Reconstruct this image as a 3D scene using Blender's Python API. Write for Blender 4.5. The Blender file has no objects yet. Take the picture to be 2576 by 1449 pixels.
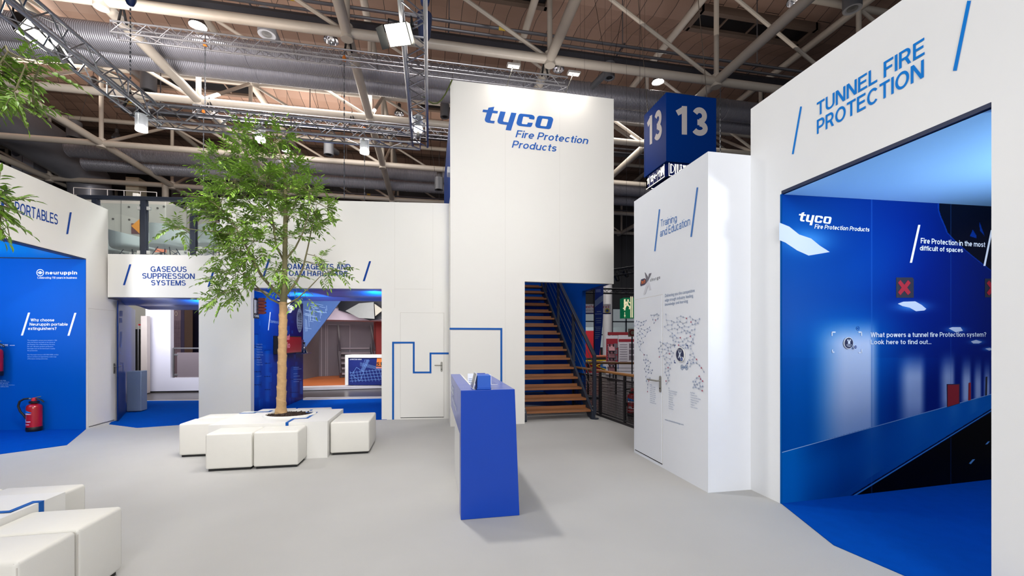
import bpy, bmesh, math, random
from mathutils import Vector, Matrix
from mathutils.geometry import tessellate_polygon
SC = bpy.context.scene
COL = SC.collection
rnd = random.Random(7)

# ------------------------------------------------------------------ camera
FPX, EYE, CX, CY = 1060.0, 1.57, 1288.0, 855.0
YAW = math.atan((1288 - 1082) / FPX)
cam_d = bpy.data.cameras.new('camera')
cam = bpy.data.objects.new('camera', cam_d)
COL.objects.link(cam)
cam.location = (0, 0, EYE)
cam.rotation_euler = (math.pi / 2, 0, -YAW)
cam_d.sensor_width = 36
cam_d.lens = 36 * FPX / 2576
cam_d.shift_y = (CY - 724.5) / 2576
cam_d.clip_start = 0.05
cam_d.clip_end = 200
SC.camera = cam

# ------------------------------------------------------------------ world, exposure, large lights
SC.view_settings.view_transform = 'Standard'
SC.view_settings.look = 'None'
SC.view_settings.gamma = 1
SC.view_settings.use_curve_mapping = False
SC.view_settings.exposure = 0.13
W = bpy.data.worlds.new('world')
SC.world = W
W.use_nodes = True
W.node_tree.nodes['Background'].inputs['Color'].default_value = (0.93, 0.94, 1.0, 1)
W.node_tree.nodes['Background'].inputs['Strength'].default_value = 0.2


def area(name, loc, target, power, size, size_y=None, color=(1, 1, 1), spread=180):
    d = bpy.data.lights.new(name, 'AREA')
    d.energy = power
    d.color = color
    d.size = size
    if size_y:
        d.shape = 'RECTANGLE'
        d.size_y = size_y
    d.spread = math.radians(spread)
    o = bpy.data.objects.new(name, d)
    COL.objects.link(o)
    o.location = loc
    o.rotation_euler = (Vector(target) - Vector(loc)).to_track_quat('-Z', 'Y').to_euler()
    return o


def spot(name, loc, target, power, angle, blend=0.5, radius=0.08, color=(1, 1, 1)):
    d = bpy.data.lights.new(name, 'SPOT')
    d.energy = power
    d.color = color
    d.spot_size = math.radians(angle)
    d.spot_blend = blend
    d.shadow_soft_size = radius
    o = bpy.data.objects.new(name, d)
    COL.objects.link(o)
    o.location = loc
    o.rotation_euler = (Vector(target) - Vector(loc)).to_track_quat('-Z', 'Y').to_euler()
    return o


# added area lights: stand-ins for hall lamps and stand floods, plus unseen fills
area('plaza_fill', (-1.0, 2.0, 6.6), (-.6, 5.0, 0), 72, 4.0, 2.0, (1, 0.985, 0.96))
area('plaza_fill', (-2.6, -1.5, 5.8), (-2.4, 8.5, 1.0), 25, 2.6, 1.2, (1, 0.975, 0.94))
area('plaza_fill', (0.2, -2.2, 5.6), (1.8, 7.7, 3.0), 60, 2.4, 1.2, (1, 0.97, 0.945))
area('plaza_fill', (0.3, -9.0, 4.4), (0.3, 8.0, 1.2), 740, 4.0, 2.0, (1, 0.985, 0.965))  # added low fill from behind the camera, not one of the floods
area('plaza_fill', (0.8, 2.6, 6.5), (1.9, 7.7, 3.4), 24, 1.2, .6, (1, 0.97, 0.95), 78)  # added to brighten the tower front
area('plaza_fill', (-1.2, 3.6, 5.9), (-5.9, 9.2, .0), 58, 1.0, .5, (1, 0.95, 0.9), 75)  # added to brighten the left wall and its pier
area('plaza_fill', (-3.2, 2.2, 5.6), (3.2, 3.2, 2.2), 70, 1.6, 1.0, (0.95, 0.98, 1.0))
area('hall_light', (-6, 18, 11.5), (-6, 18, 0), 1100, 9, 5, (1, 0.93, 0.85))
area('hall_light', (8, 18, 11.5), (8, 18, 0), 900, 9, 5, (1, 0.93, 0.85))
area('roof_fill', (-7, 10.5, 7.4), (-8, 14, 14), 240, 6, 3, (1, 0.86, 0.74), 160)  # upward fill added to brighten the ceiling, no fixture here
area('roof_fill', (4, 9.5, 7.4), (4, 13, 14), 35, 6, 3, (1, 0.86, 0.74), 160)
area('hall_light', (-8, 11.0, 7.6), (-17, 24, 8.6), 520, 3, 1.5, (1, .96, .92))  # added fill for the dark far roof and big duct, faces away
area('hall_light', (3, 12.0, 7.6), (4, 26, 9.6), 130, 3, 1.5, (1, .95, .9))
for ux, uy, up in ((-9, 14.5, 330), (1.5, 14.5, 30), (10, 12.5, 50), (-8, 24, 600), (4, 24, 150), (-19, 20, 950)):  # unseen upward fills added close under the planks
    area('roof_fill', (ux, uy, 11.95), (ux, uy + .01, 15), up * .8, 9, 3.2, (1, .9, .8))
area('balcony_fill', (-4.6, 10.2, 6.6), (-4.9, 10.9, 3), 120, 1.2, .6, (.96, 1, .98), 90)  # added fill to brighten the balcony chairs


# ------------------------------------------------------------------ pixel rays -> places in the room
_c = Vector((math.sin(YAW), math.cos(YAW)))
_r = Vector((math.cos(YAW), -math.sin(YAW)))


def ray(px, py):
    a, b = (px - CX) / FPX, (CY - py) / FPX
    return Vector((_c.x + a * _r.x, _c.y + a * _r.y, b))


def fl(px, py, z=0.0):
    d = ray(px, py)
    return Vector((0, 0, EYE)) + d * ((z - EYE) / d.z)


def dep(px, py, D):
    return Vector((0, 0, EYE)) + ray(px, py) * D


def proj(p):
    D = p[0] * _c.x + p[1] * _c.y
    X = p[0] * _r.x + p[1] * _r.y
    return CX + FPX * X / D, CY - FPX * (p[2] - EYE) / D


class Plane:
    """vertical plane: origin o (x,y), direction d along it, n the side that is looked at"""
    def __init__(s, o, d, n=None):
        s.o = Vector((o[0], o[1], 0))
        s.d = Vector((d[0], d[1], 0)).normalized()
        s.n = Vector((-s.d.y, s.d.x, 0))
        if n is not None and s.n.dot(Vector((n[0], n[1], 0))) < 0:
            s.n = -s.n

    def at(s, px, py, off=0.0):
        d = ray(px, py)
        E = Vector((0, 0, EYE))
        t = (s.o - E).dot(s.n) / d.dot(s.n)
        return E + d * t + s.n * off

    def sz(s, px, py):
        p = s.at(px, py)
        return (p - s.o).dot(s.d), p.z

    def p(s, a, z, off=0.0):
        return s.o + s.d * a + s.n * off + Vector((0, 0, z))


# ------------------------------------------------------------------ materials
def lin(c):
    c = c / 255.0
    return c / 12.92 if c <= 0.04045 else ((c + 0.055) / 1.055) ** 2.4


def rgb(c):
    return (lin(c[0]), lin(c[1]), lin(c[2]), 1)


MATS = {}


def mat(name, col=(200, 200, 200), rough=0.5, metal=0.0, var=0.06, scale=6.0, bump=0.0, bscale=80.0,
        emit=0.0, ecol=None, trans=0.0, coat=0.0, alpha=1.0, spec=0.5):
    if name in MATS:
        return MATS[name]
    m = bpy.data.materials.new(name)
    m.use_nodes = True
    nt = m.node_tree
    b = nt.nodes['Principled BSDF']
    b.inputs['Base Color'].default_value = rgb(col)
    b.inputs['Roughness'].default_value = rough
    b.inputs['Metallic'].default_value = metal
    b.inputs['Specular IOR Level'].default_value = spec
    tc = nt.nodes.new('ShaderNodeTexCoord')
    if var > 0:
        n = nt.nodes.new('ShaderNodeTexNoise')
        n.inputs['Scale'].default_value = scale
        n.inputs['Detail'].default_value = 4
        nt.links.new(tc.outputs['Object'], n.inputs['Vector'])
        mx = nt.nodes.new('ShaderNodeMix')
        mx.data_type = 'RGBA'
        k = rgb(col)
        mx.inputs[6].default_value = tuple(v * (1 - var) for v in k[:3]) + (1,)
        mx.inputs[7].default_value = tuple(min(1, v * (1 + var)) for v in k[:3]) + (1,)
        nt.links.new(n.outputs['Fac'], mx.inputs[0])
        nt.links.new(mx.outputs[2], b.inputs['Base Color'])
    if bump > 0:
        n2 = nt.nodes.new('ShaderNodeTexNoise')
        n2.inputs['Scale'].default_value = bscale
        n2.inputs['Detail'].default_value = 3
        nt.links.new(tc.outputs['Object'], n2.inputs['Vector'])
        bp = nt.nodes.new('ShaderNodeBump')
        bp.inputs['Strength'].default_value = bump
        bp.inputs['Distance'].default_value = 0.01
        nt.links.new(n2.outputs['Fac'], bp.inputs['Height'])
        nt.links.new(bp.outputs['Normal'], b.inputs['Normal'])
    if emit > 0:
        b.inputs['Emission Color'].default_value = rgb(ecol or col)
        b.inputs['Emission Strength'].default_value = emit
    if trans > 0:
        b.inputs['Transmission Weight'].default_value = trans
    if coat > 0:
        b.inputs['Coat Weight'].default_value = coat
        b.inputs['Coat Roughness'].default_value = 0.15
    if alpha < 1:
        b.inputs['Alpha'].default_value = alpha
    MATS[name] = m
    return m


def attr_mat(name, rough=0.5):
    m = bpy.data.materials.new(name)
    m.use_nodes = True
    nt = m.node_tree
    b = nt.nodes['Principled BSDF']
    b.inputs['Roughness'].default_value = rough
    b.inputs['Specular IOR Level'].default_value = .04
    a = nt.nodes.new('ShaderNodeAttribute')
    a.attribute_name = 'print'
    nt.links.new(a.outputs['Color'], b.inputs['Base Color'])
    return m


WHITE = mat('white_panel', (226, 224, 219), 0.55, var=0.015, scale=1.5)
WHITE2 = mat('white_satin', (228, 227, 223), 0.4, var=0.01)
LEATHER = mat('white_leatherette', (226, 224, 217), 0.42, var=0.02, scale=12, bump=0.12, bscale=300)
SEAM = mat('leather_seam', (205, 200, 192), 0.6)
BLACK = mat('black_plinth', (18, 18, 20), 0.6)
BLUE = mat('print_blue', (0, 78, 176), 0.5, var=0.03, spec=.08)
BLUE_LINE = mat('blue_vinyl', (14, 88, 170), 0.45, var=0.02, spec=.15)
BLUE_DARK = mat('dark_blue_vinyl', (12, 62, 142), 0.45, var=0.02, spec=.15)
BLUE_SKY = mat('bright_blue_vinyl', (0, 124, 216), 0.45, var=0.02, spec=.15)
BLUE_TEXT = mat('soft_blue_vinyl', (66, 118, 186), 0.5, var=0.02, spec=.15)
BLUE_PALE = mat('pale_blue_vinyl', (120, 140, 172), 0.5, var=0.02, spec=.15)
COUNTER = mat('counter_lacquer', (0, 62, 172), 0.28, var=0.02, spec=.35, coat=.25)
CARPET = mat('blue_carpet', (0, 76, 176), 0.95, var=0.12, scale=9, bump=0.5, bscale=500, spec=.03)
TEXTW = mat('white_vinyl', (220, 228, 240), 0.5, var=0.0)
TEXTG = mat('grey_vinyl', (126, 130, 140), 0.5, var=0.0)
JOINT = mat('panel_joint', (196, 192, 184), 0.7, var=0.0)
STEEL = mat('brushed_steel', (150, 148, 142), 0.32, 0.9)
ALU = mat('truss_aluminium', (160, 160, 166), 0.32, 0.85)
TUBE = mat('cream_steel_tube', (176, 168, 158), 0.42, var=0.05, coat=0.1)
DUCT = mat('galvanised_duct', (140, 140, 150), 0.42, 0.35, var=0.08)
_nt = DUCT.node_tree
_w = _nt.nodes.new('ShaderNodeTexWave')
_w.bands_direction = 'X'
_w.inputs['Scale'].default_value = 5.5
_t2 = _nt.nodes.new('ShaderNodeTexCoord')
_b2 = _nt.nodes.new('ShaderNodeBump')
_b2.inputs['Strength'].default_value = .5
_b2.inputs['Distance'].default_value = .03
_nt.links.new(_t2.outputs['Object'], _w.inputs['Vector'])
_nt.links.new(_w.outputs['Fac'], _b2.inputs['Height'])
_nt.links.new(_b2.outputs['Normal'], _nt.nodes['Principled BSDF'].inputs['Normal'])
NAVY_STEEL = mat('anthracite_steel', (46, 52, 66), 0.45, 0.2)
WOOD = mat('stair_wood', (136, 84, 44), 0.5, var=0.22, scale=3)
BLACKP = mat('black_plastic', (14, 15, 18), 0.45)
RUBBER = mat('black_rubber', (20, 20, 22), 0.6)
RED = mat('red_lacquer', (170, 14, 26), 0.3, coat=0.4)
GLASS = mat('clear_glass', (235, 245, 245), 0.02, trans=1.0, var=0.0)
LAMP = mat('lamp_glow', (255, 250, 240), emit=26, ecol=(255, 250, 240), var=0)


# ------------------------------------------------------------------ mesh building
class MB:
    def __init__(s):
        s.v, s.f = [], []

    def quad(s, *pts):
        i = len(s.v)
        s.v += [Vector(p) for p in pts]
        s.f.append(tuple(range(i, i + len(pts))))
        return s

    def hexa(s, b, t):
        """b, t: four bottom and four top corners"""
        i = len(s.v)
        s.v += [Vector(p) for p in list(b) + list(t)]
        for q in ((3, 2, 1, 0), (4, 5, 6, 7), (0, 1, 5, 4), (1, 2, 6, 5), (2, 3, 7, 6), (3, 0, 4, 7)):
            s.f.append(tuple(i + k for k in q))
        return s

    def box(s, x0, x1, y0, y1, z0, z1):
        return s.hexa([(x0, y0, z0), (x1, y0, z0), (x1, y1, z0), (x0, y1, z0)],
                      [(x0, y0, z1), (x1, y0, z1), (x1, y1, z1), (x0, y1, z1)])

    def fbox(s, pl, a0, a1, z0, z1, t0, t1):
        """box on a plane: along a0..a1, height z0..z1, offset t0..t1 along the normal"""
        return s.hexa([pl.p(a0, z0, t0), pl.p(a1, z0, t0), pl.p(a1, z0, t1), pl.p(a0, z0, t1)],
                      [pl.p(a0, z1, t0), pl.p(a1, z1, t0), pl.p(a1, z1, t1), pl.p(a0, z1, t1)])

    def bar(s, p, q, w, h, up=(0, 0, 1)):
        p, q = Vector(p), Vector(q)
        d = (q - p).normalized()
        u = Vector(up)
        a = d.cross(u)
        if a.length < 1e-4:
            a = d.cross(Vector((1, 0, 0)))
        a.normalize()
        b = a.cross(d).normalized()
        a, b = a * w / 2, b * h / 2
        return s.hexa([p - a - b, p + a - b, p + a + b, p - a + b], [q - a - b, q + a - b, q + a + b, q - a + b])

    def tube(s, pts, r, n=8, cap=True):
        pts = [Vector(p) for p in pts]
        rs = r if isinstance(r, (list, tuple)) else [r] * len(pts)
        base = len(s.v)
        prev = None
        for k, p in enumerate(pts):
            d = (pts[min(k + 1, len(pts) - 1)] - pts[max(k - 1, 0)])
            d.normalize()
            if prev is None:
                a = d.cross(Vector((0, 0, 1)))
                if a.length < 1e-3:
                    a = d.cross(Vector((1, 0, 0)))
            else:
                a = prev - d * prev.dot(d)
            a.normalize()
            prev = a
            b = d.cross(a)
            for j in range(n):
                t = 2 * math.pi * j / n
                s.v.append(p + (a * math.cos(t) + b * math.sin(t)) * rs[k])
        for k in range(len(pts) - 1):
            for j in range(n):
                i0 = base + k * n + j
                i1 = base + k * n + (j + 1) % n
                s.f.append((i0, i1, i1 + n, i0 + n))
        if cap:
            s.f.append(tuple(base + j for j in range(n))[::-1])
            e = base + (len(pts) - 1) * n
            s.f.append(tuple(e + j for j in range(n)))
        return s

    def lathe(s, prof, o=(0, 0, 0), n=24, axis=None, close=False):
        """prof: (radius, height) pairs along the axis (default z)"""
        o = Vector(o)
        M = Matrix.Identity(3) if axis is None else Vector(axis).normalized().to_track_quat('Z', 'Y').to_matrix()
        base = len(s.v)
        for (r, h) in prof:
            for j in range(n):
                t = 2 * math.pi * j / n
                s.v.append(o + M @ Vector((r * math.cos(t), r * math.sin(t), h)))
        m = len(prof)
        for k in range(m - 1):
            for j in range(n):
                i0, i1 = base + k * n + j, base + k * n + (j + 1) % n
                s.f.append((i0, i1, i1 + n, i0 + n))
        if close:
            s.f.append(tuple(base + j for j in range(n))[::-1])
            e = base + (m - 1) * n
            s.f.append(tuple(e + j for j in range(n)))
        return s

    def poly(s, pts, holes=()):
        """flat polygon with holes (3D points)"""
        loops = [[Vector(p) for p in pts]] + [[Vector(p) for p in h] for h in holes]
        flat = [p for l in loops for p in l]
        i = len(s.v)
        s.v += flat
        for t in tessellate_polygon(loops):
            s.f.append(tuple(i + k for k in t))
        return s

    def prism(s, pts, t):
        """extrude a convex-or-not outline (3D points) by vector t"""
        t = Vector(t)
        i, n = len(s.v), len(pts)
        a = [Vector(p) for p in pts]
        s.v += a + [p + t for p in a]
        s.f.append(tuple(range(i, i + n))[::-1])
        s.f.append(tuple(range(i + n, i + 2 * n)))
        for k in range(n):
            k2 = (k + 1) % n
            s.f.append((i + k, i + k2, i + n + k2, i + n + k))
        return s

    def add(s, o, M=None):
        i = len(s.v)
        s.v += [(M @ p if M else p.copy()) for p in o.v]
        s.f += [tuple(i + k for k in f) for f in o.f]
        return s


ORIG = {}


def obj(name, mb, m, parent=None, bevel=0.0, segs=2, smooth=False, label=None, fix=True, colors=None):
    off = ORIG.get(parent.name, Vector()) if parent else Vector()
    if parent is None:
        if mb.v:
            xs = [p.x for p in mb.v]
            ys = [p.y for p in mb.v]
            off = Vector(((min(xs) + max(xs)) / 2, (min(ys) + max(ys)) / 2, min(p.z for p in mb.v)))
    me = bpy.data.meshes.new(name)
    me.from_pydata([tuple(p - off) for p in mb.v], [], mb.f)
    if fix or bevel > 0:
        bm = bmesh.new()
        bm.from_mesh(me)
        if fix:
            bmesh.ops.recalc_face_normals(bm, faces=bm.faces)
        if bevel > 0:
            eds = [e for e in bm.edges if len(e.link_faces) == 2 and e.calc_face_angle(0) > 0.5]
            bmesh.ops.bevel(bm, geom=eds, offset=bevel, segments=segs, profile=0.5, affect='EDGES')
        bm.to_mesh(me)
        bm.free()
    if smooth:
        for p in me.polygons:
            p.use_smooth = True
        try:
            me.set_sharp_from_angle(angle=math.radians(40))
        except Exception:
            pass
    me.materials.append(m)
    if colors:
        at = me.color_attributes.new('print', 'FLOAT_COLOR', 'POINT')
        for i, c in enumerate(colors):
            at.data[i].color = c
    o = bpy.data.objects.new(name, me)
    COL.objects.link(o)
    if parent:
        o.parent = parent
        ORIG[o.name] = off.copy()
    else:
        o.location = off
        ORIG[o.name] = off.copy()
    if label:
        o['label'] = label
    return o


def thing(name, label, cat, loc=(0, 0, 0), group=None):
    o = bpy.data.objects.new(name, None)
    o.empty_display_size = 0.2
    COL.objects.link(o)
    o.location = loc
    ORIG[o.name] = Vector(loc)
    o['label'] = label
    o['category'] = cat
    if group:
        o['group'] = group
    return o


def tag(o, label, cat, group=None, kind=None):
    o['label'] = label
    o['category'] = cat
    if group:
        o['group'] = group
    if kind:
        o['kind'] = kind
    return o


def struct(name, mb, m, bevel=0.0, label=None, **k):
    o = obj(name, mb, m, None, bevel, **k)
    o['kind'] = 'structure'
    if label:
        o['label'] = label
    return o


def dup(root, loc, label, group=None):
    r = root.copy()
    COL.objects.link(r)
    r.location = loc
    ORIG[r.name] = Vector(loc)
    r['label'] = label
    if group:
        r['group'] = group
    for ch in list(root.children):
        c2 = ch.copy()
        COL.objects.link(c2)
        c2.parent = r
        for g in list(ch.children):
            d2 = g.copy()
            COL.objects.link(d2)
            d2.parent = c2
    return r


# ------------------------------------------------------------------ lettering
_tc = {}


def glyphs(body, bold=0.0, align='LEFT', space=1.0, lead=1.0, shear=0.0, track=1.0):
    key = (body, bold, align, space, lead, shear, track)
    if key in _tc:
        return _tc[key]
    cu = bpy.data.curves.new('lettering', 'FONT')
    cu.body = body
    cu.align_x = align
    cu.space_line = lead
    cu.space_character = track
    cu.offset = bold
    cu.shear = shear
    cu.resolution_u = 3
    cu.fill_mode = 'FRONT'
    o = bpy.data.objects.new('lettering', cu)
    COL.objects.link(o)
    dg = bpy.context.evaluated_depsgraph_get()
    me = bpy.data.meshes.new_from_object(o.evaluated_get(dg))
    vs = [v.co.copy() for v in me.vertices]
    fs = [tuple(p.vertices) for p in me.polygons]
    bpy.data.objects.remove(o)
    bpy.data.curves.remove(cu)
    bpy.data.meshes.remove(me)
    x0, x1 = min(v.x for v in vs), max(v.x for v in vs)
    y0, y1 = min(v.y for v in vs), max(v.y for v in vs)
    _tc[key] = (vs, fs, (x0, x1, y0, y1))
    return _tc[key]


def _E(cx, cy, rx, ry, a0, a1, n=0):
    n = n or max(4, int(abs(a1 - a0) / 15))
    return [(cx + rx * math.cos(math.radians(a0 + (a1 - a0) * k / n)), cy + ry * math.sin(math.radians(a0 + (a1 - a0) * k / n))) for k in range(n + 1)]


def _bowl(x0, yt, yb, xr, xc):
    return [(x0, yt)] + _E(xc, (yt + yb) / 2, xr - xc, (yt - yb) / 2, 90, -90) + [(x0, yb)]


def _sform(W_, top, h, m):
    r = W_ / 2 - h
    return _E(W_ / 2, (top - h + m) / 2, r, (top - h - m) / 2, 25, 270) + _E(W_ / 2, (h + m) / 2, r, (m - h) / 2, 90, -155)[1:]


def letterform(ch, w):
    """grotesque letter as strokes of width w (cap height 1): strokes, advance"""
    h, X = w / 2, .73
    s2 = w * .62
    st = {
        'A': ([[(s2, 0), (.36, 1)], [(.72 - s2, 0), (.36, 1)], [(.16, .30), (.56, .30)]], .72),
        'B': ([[(h, 0), (h, 1)], _bowl(h, 1 - h, .52, .60 - h * .6, .34), _bowl(h, .52, h, .64 - h * .4, .36)], .64),
        'C': ([_E(.37, .5, .37 - h, .5 - h, 40, 320)], .71),
        'D': ([[(h, 0), (h, 1)], _bowl(h, 1 - h, h, .70 - h, .32)], .70),
        'E': ([[(h, 0), (h, 1)], [(h, 1 - h), (.58, 1 - h)], [(h, .52), (.54, .52)], [(h, h), (.60, h)]], .60),
        'F': ([[(h, 0), (h, 1)], [(h, 1 - h), (.56, 1 - h)], [(h, .50), (.50, .50)]], .56),
        'G': ([_E(.38, .5, .38 - h, .5 - h, 40, 325), [(.42, .46), (.74 - h, .46), (.74 - h, .0)]], .74),
        'H': ([[(h, 0), (h, 1)], [(.68 - h, 0), (.68 - h, 1)], [(h, .52), (.68 - h, .52)]], .68),
        'I': ([[(h, 0), (h, 1)]], w),
        'K': ([[(h, 0), (h, 1)], [(h, .36), (.64 - s2, 1)], [(.26, .5), (.68 - s2, 0)]], .68),
        'L': ([[(h, 0), (h, 1)], [(h, h), (.54, h)]], .54),
        'M': ([[(h, 0), (h, 1)], [(.82 - h, 0), (.82 - h, 1)], [(s2 * 1.0, 1), (.41, 0)], [(.82 - s2, 1), (.41, 0)]], .82),
        'N': ([[(h, 0), (h, 1)], [(.70 - h, 0), (.70 - h, 1)], [(s2, 1), (.70 - s2, 0)]], .70),
        'O': ([_E(.39, .5, .39 - h, .5 - h, 0, 360, 28)], .78),
        'P': ([[(h, 0), (h, 1)], _bowl(h, 1 - h, .43, .63 - h, .36)], .63),
        'R': ([[(h, 0), (h, 1)], _bowl(h, 1 - h, .46, .63 - h, .36), [(.38, .46), (.67 - s2, 0)]], .67),
        'S': ([_sform(.64, 1, h, .51)], .64),
        'T': ([[(.31, 0), (.31, 1)], [(0, 1 - h), (.62, 1 - h)]], .62),
        'U': ([[(h, 1)] + _E(.34, .34, .34 - h, .34 - h, 180, 360) + [(.68 - h, 1)]], .68),
        'V': ([[(s2, 1), (.34, 0)], [(.68 - s2, 1), (.34, 0)]], .68),
        'W': ([[(s2, 1), (.28, 0)], [(.5, 1), (.28, 0)], [(.5, 1), (.72, 0)], [(1 - s2, 1), (.72, 0)]], 1.0),
        'Y': ([[(s2, 1), (.34, .42)], [(.68 - s2, 1), (.34, .42)], [(.34, 0), (.34, .46)]], .68),
        'a': ([[(.03 + h, X - .22)] + _E(.28, X - .24, .25 - h, .24 - h, 150, 0) + [(.53 - h, 0)], _E(.26, .22, .26 - h, .22 - h, 0, 360, 20)], .55),
        'b': ([[(h, 0), (h, 1)], _E(.30, X / 2, .30 - h, X / 2 - h, 0, 360, 22)], .60),
        'c': ([_E(.29, X / 2, .29 - h, X / 2 - h, 45, 315)], .54),
        'd': ([[(.60 - h, 0), (.60 - h, 1)], _E(.30, X / 2, .30 - h, X / 2 - h, 0, 360, 22)], .60),
        'e': ([_E(.29, X / 2, .29 - h, X / 2 - h, 0, 318), [(h, X / 2 - .01), (.58 - h * .5, X / 2 - .01)]], .58),
        'f': ([[(.17, 0), (.17, .78)] + _E(.33, .80, .16, .20 - h, 180, 90), [(0, X - h), (.36, X - h)]], .35),
        'g': ([_E(.30, X / 2, .30 - h, X / 2 - h, 0, 360, 22), [(.60 - h, X)] + _E(.30, -.0, .30 - h, .21 - h, 0, -150)], .60),
        'h': ([[(h, 0), (h, 1)], [(h, X - .3)] + _E(.29, X - .27, .29 - h, .27 - h, 180, 0) + [(.58 - h, 0)]], .58),
        'i': ([[(h, 0), (h, X)], [(h, 1 - w), (h, 1)]], w),
        'k': ([[(h, 0), (h, 1)], [(h, .26), (.50 - s2, X)], [(.2, .4), (.55 - s2, 0)]], .55),
        'l': ([[(h, 0), (h, 1)]], w),
        'm': ([[(h, 0), (h, X)], [(h, X - .3)] + _E(.255, X - .25, .255 - h, .25 - h, 180, 0) + [(.51 - h, 0)], [(.51 - h, X - .3)] + _E(.255 + .51 - w, X - .25, .255 - h, .25 - h, 180, 0) + [(1.02 - w - h, 0)]], 1.02 - w),
        'n': ([[(h, 0), (h, X)], [(h, X - .3)] + _E(.29, X - .27, .29 - h, .27 - h, 180, 0) + [(.58 - h, 0)]], .58),
        'o': ([_E(.30, X / 2, .30 - h, X / 2 - h, 0, 360, 24)], .60),
        'p': ([[(h, -.21), (h, X)], _E(.30, X / 2, .30 - h, X / 2 - h, 0, 360, 22)], .60),
        'r': ([[(h, 0), (h, X)], [(h, X - .32)] + _E(.32, X - .27, .32 - h, .27 - h, 180, 85)], .35),
        's': ([_sform(.52, X, h, X / 2 + .01)], .52),
        't': ([[(.17, .94), (.17, .2)] + _E(.32, .19, .15, .19 - h, 180, 275), [(0, X - h), (.35, X - h)]], .36),
        'u': ([[(.58 - h, 0), (.58 - h, X)], [(h, X)] + _E(.29, .27, .29 - h, .27 - h, 180, 360) + [(.58 - h, .3)]], .58),
        'v': ([[(s2, X), (.27, 0)], [(.54 - s2, X), (.27, 0)]], .54),
        'w': ([[(s2, X), (.22, 0)], [(.4, X), (.22, 0)], [(.4, X), (.58, 0)], [(.8 - s2, X), (.58, 0)]], .80),
        'x': ([[(s2, X), (.54 - s2, 0)], [(.54 - s2, X), (s2, 0)]], .54),
        'y': ([[(s2, X), (.27, 0)], [(.54 - s2, X), (.19, -.21)]], .54),
        '?': ([_E(.27, .74, .27 - h, .26 - h, 160, -60) + [(.27, .40), (.27, .26)], [(.27, 0), (.27, w * 1.1)]], .54),
        '.': ([[(h, 0), (h, w)]], w),
        '1': ([[(.40 - h, 0), (.40 - h, 1)], [(.02, .84 - h), (.40 - h, 1 - h)]], .40),
        '0': ([_E(.29, .5, .29 - h, .5 - h, 0, 360, 24)], .58),
        '2': ([_E(.29, .71, .28 - h, .29 - h, 170, -35) + [(s2, h)], [(0, h), (.58, h)]], .58),
        '3': ([_E(.31, .755 - h * .5, .30 - h, .245 - h * .5, 155, -90), _E(.31, .265, .33 - h, .265 - h, 90, -155), [(.22, .51 - h * .5 + .01), (.33, .51 - h * .5 + .01)]], .64),
    }
    return st.get(ch)


def letters(body, w=.15, shear=0.0, track=1.0):
    """lay out letterforms; returns vertices, faces and the box (x0, x1, baseline, cap height)"""
    vs, fs = [], []
    pen = 0.0
    lay = 0

    def q4(a, b, c, d):
        i = len(vs)
        vs.extend(Vector((p[0] + pen, p[1], lay * .0004)) for p in (a, b, c, d))
        fs.append((i, i + 1, i + 2, i + 3))
    for ch in body:
        if ch == ' ':
            pen += .30
            continue
        strokes, adv = letterform(ch, w)
        for lay, P in enumerate(strokes):
            if len(P) == 2 and abs(P[0][0] - P[1][0]) > .04 and abs(P[0][1] - P[1][1]) > .25:
                (x0, y0), (x1, y1) = P
                k = w / 2 * math.hypot(x1 - x0, y1 - y0) / abs(y1 - y0)
                q4((x0 - k, y0), (x0 + k, y0), (x1 + k, y1), (x1 - k, y1))
                continue
            L_, R_ = [], []
            n = len(P)
            for i, p in enumerate(P):
                closed = n > 3 and math.hypot(P[0][0] - P[-1][0], P[0][1] - P[-1][1]) < 1e-6
                a = P[i - 1] if i else (P[-2] if closed else None)
                b = P[i + 1] if i < n - 1 else (P[1] if closed else None)
                d0 = Vector((p[0] - a[0], p[1] - a[1])).normalized() if a and (p[0] - a[0], p[1] - a[1]) != (0, 0) else None
                d1 = Vector((b[0] - p[0], b[1] - p[1])).normalized() if b and (b[0] - p[0], b[1] - p[1]) != (0, 0) else None
                d0, d1 = d0 or d1, d1 or d0
                nn = Vector((-(d0.y + d1.y), d0.x + d1.x))
                if nn.length < 1e-4:
                    nn = Vector((-d0.y, d0.x))
                nn.normalize()
                k = w / 2 / max(.5, nn.dot(Vector((-d0.y, d0.x))))
                L_.append((p[0] + nn.x * k, p[1] + nn.y * k))
                R_.append((p[0] - nn.x * k, p[1] - nn.y * k))
            for i in range(n - 1):
                q4(R_[i], R_[i + 1], L_[i + 1], L_[i])
        pen += adv + (.085 + .09 * (track - 1) * 8) + (.15 - w) * .25
    for v in vs:
        v.x += v.y * shear
    x0, x1 = min(v.x for v in vs), max(v.x for v in vs)
    return vs, fs, (x0, x1, 0.0, 1.0)


WT = {.006: .10, .01: .11, .012: .135, .014: .14, .02: .15, .03: .165, .04: .18, .045: .19, .05: .20}


def any_glyphs(body, bold=0.0, **k):
    if bold and all(c == ' ' or letterform(c, .1) for c in body):
        return letters(body, WT.get(bold, .14), k.get('shear', 0.0), k.get('track', 1.0))
    return glyphs(body, min(bold, .012), **k)


def text_on(mb, pl, body, bl, br, tl, off=0.003, **k):
    """lay text on a plane: bl, br, tl = pixels of its box's bottom-left, bottom-right and top-left corner"""
    vs, fs, (x0, x1, y0, y1) = any_glyphs(body, **k)
    P, Q, R = pl.at(*bl, off), pl.at(*br, off), pl.at(*tl, off)
    u, w = Q - P, R - P
    w = Vector((0, 0, w.z))
    i = len(mb.v)
    for v in vs:
        mb.v.append(P + u * ((v.x - x0) / (x1 - x0)) + w * ((v.y - y0) / (y1 - y0)) + pl.n * v.z)
    mb.f += [tuple(i + j for j in f) for f in fs]
    return mb


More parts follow.
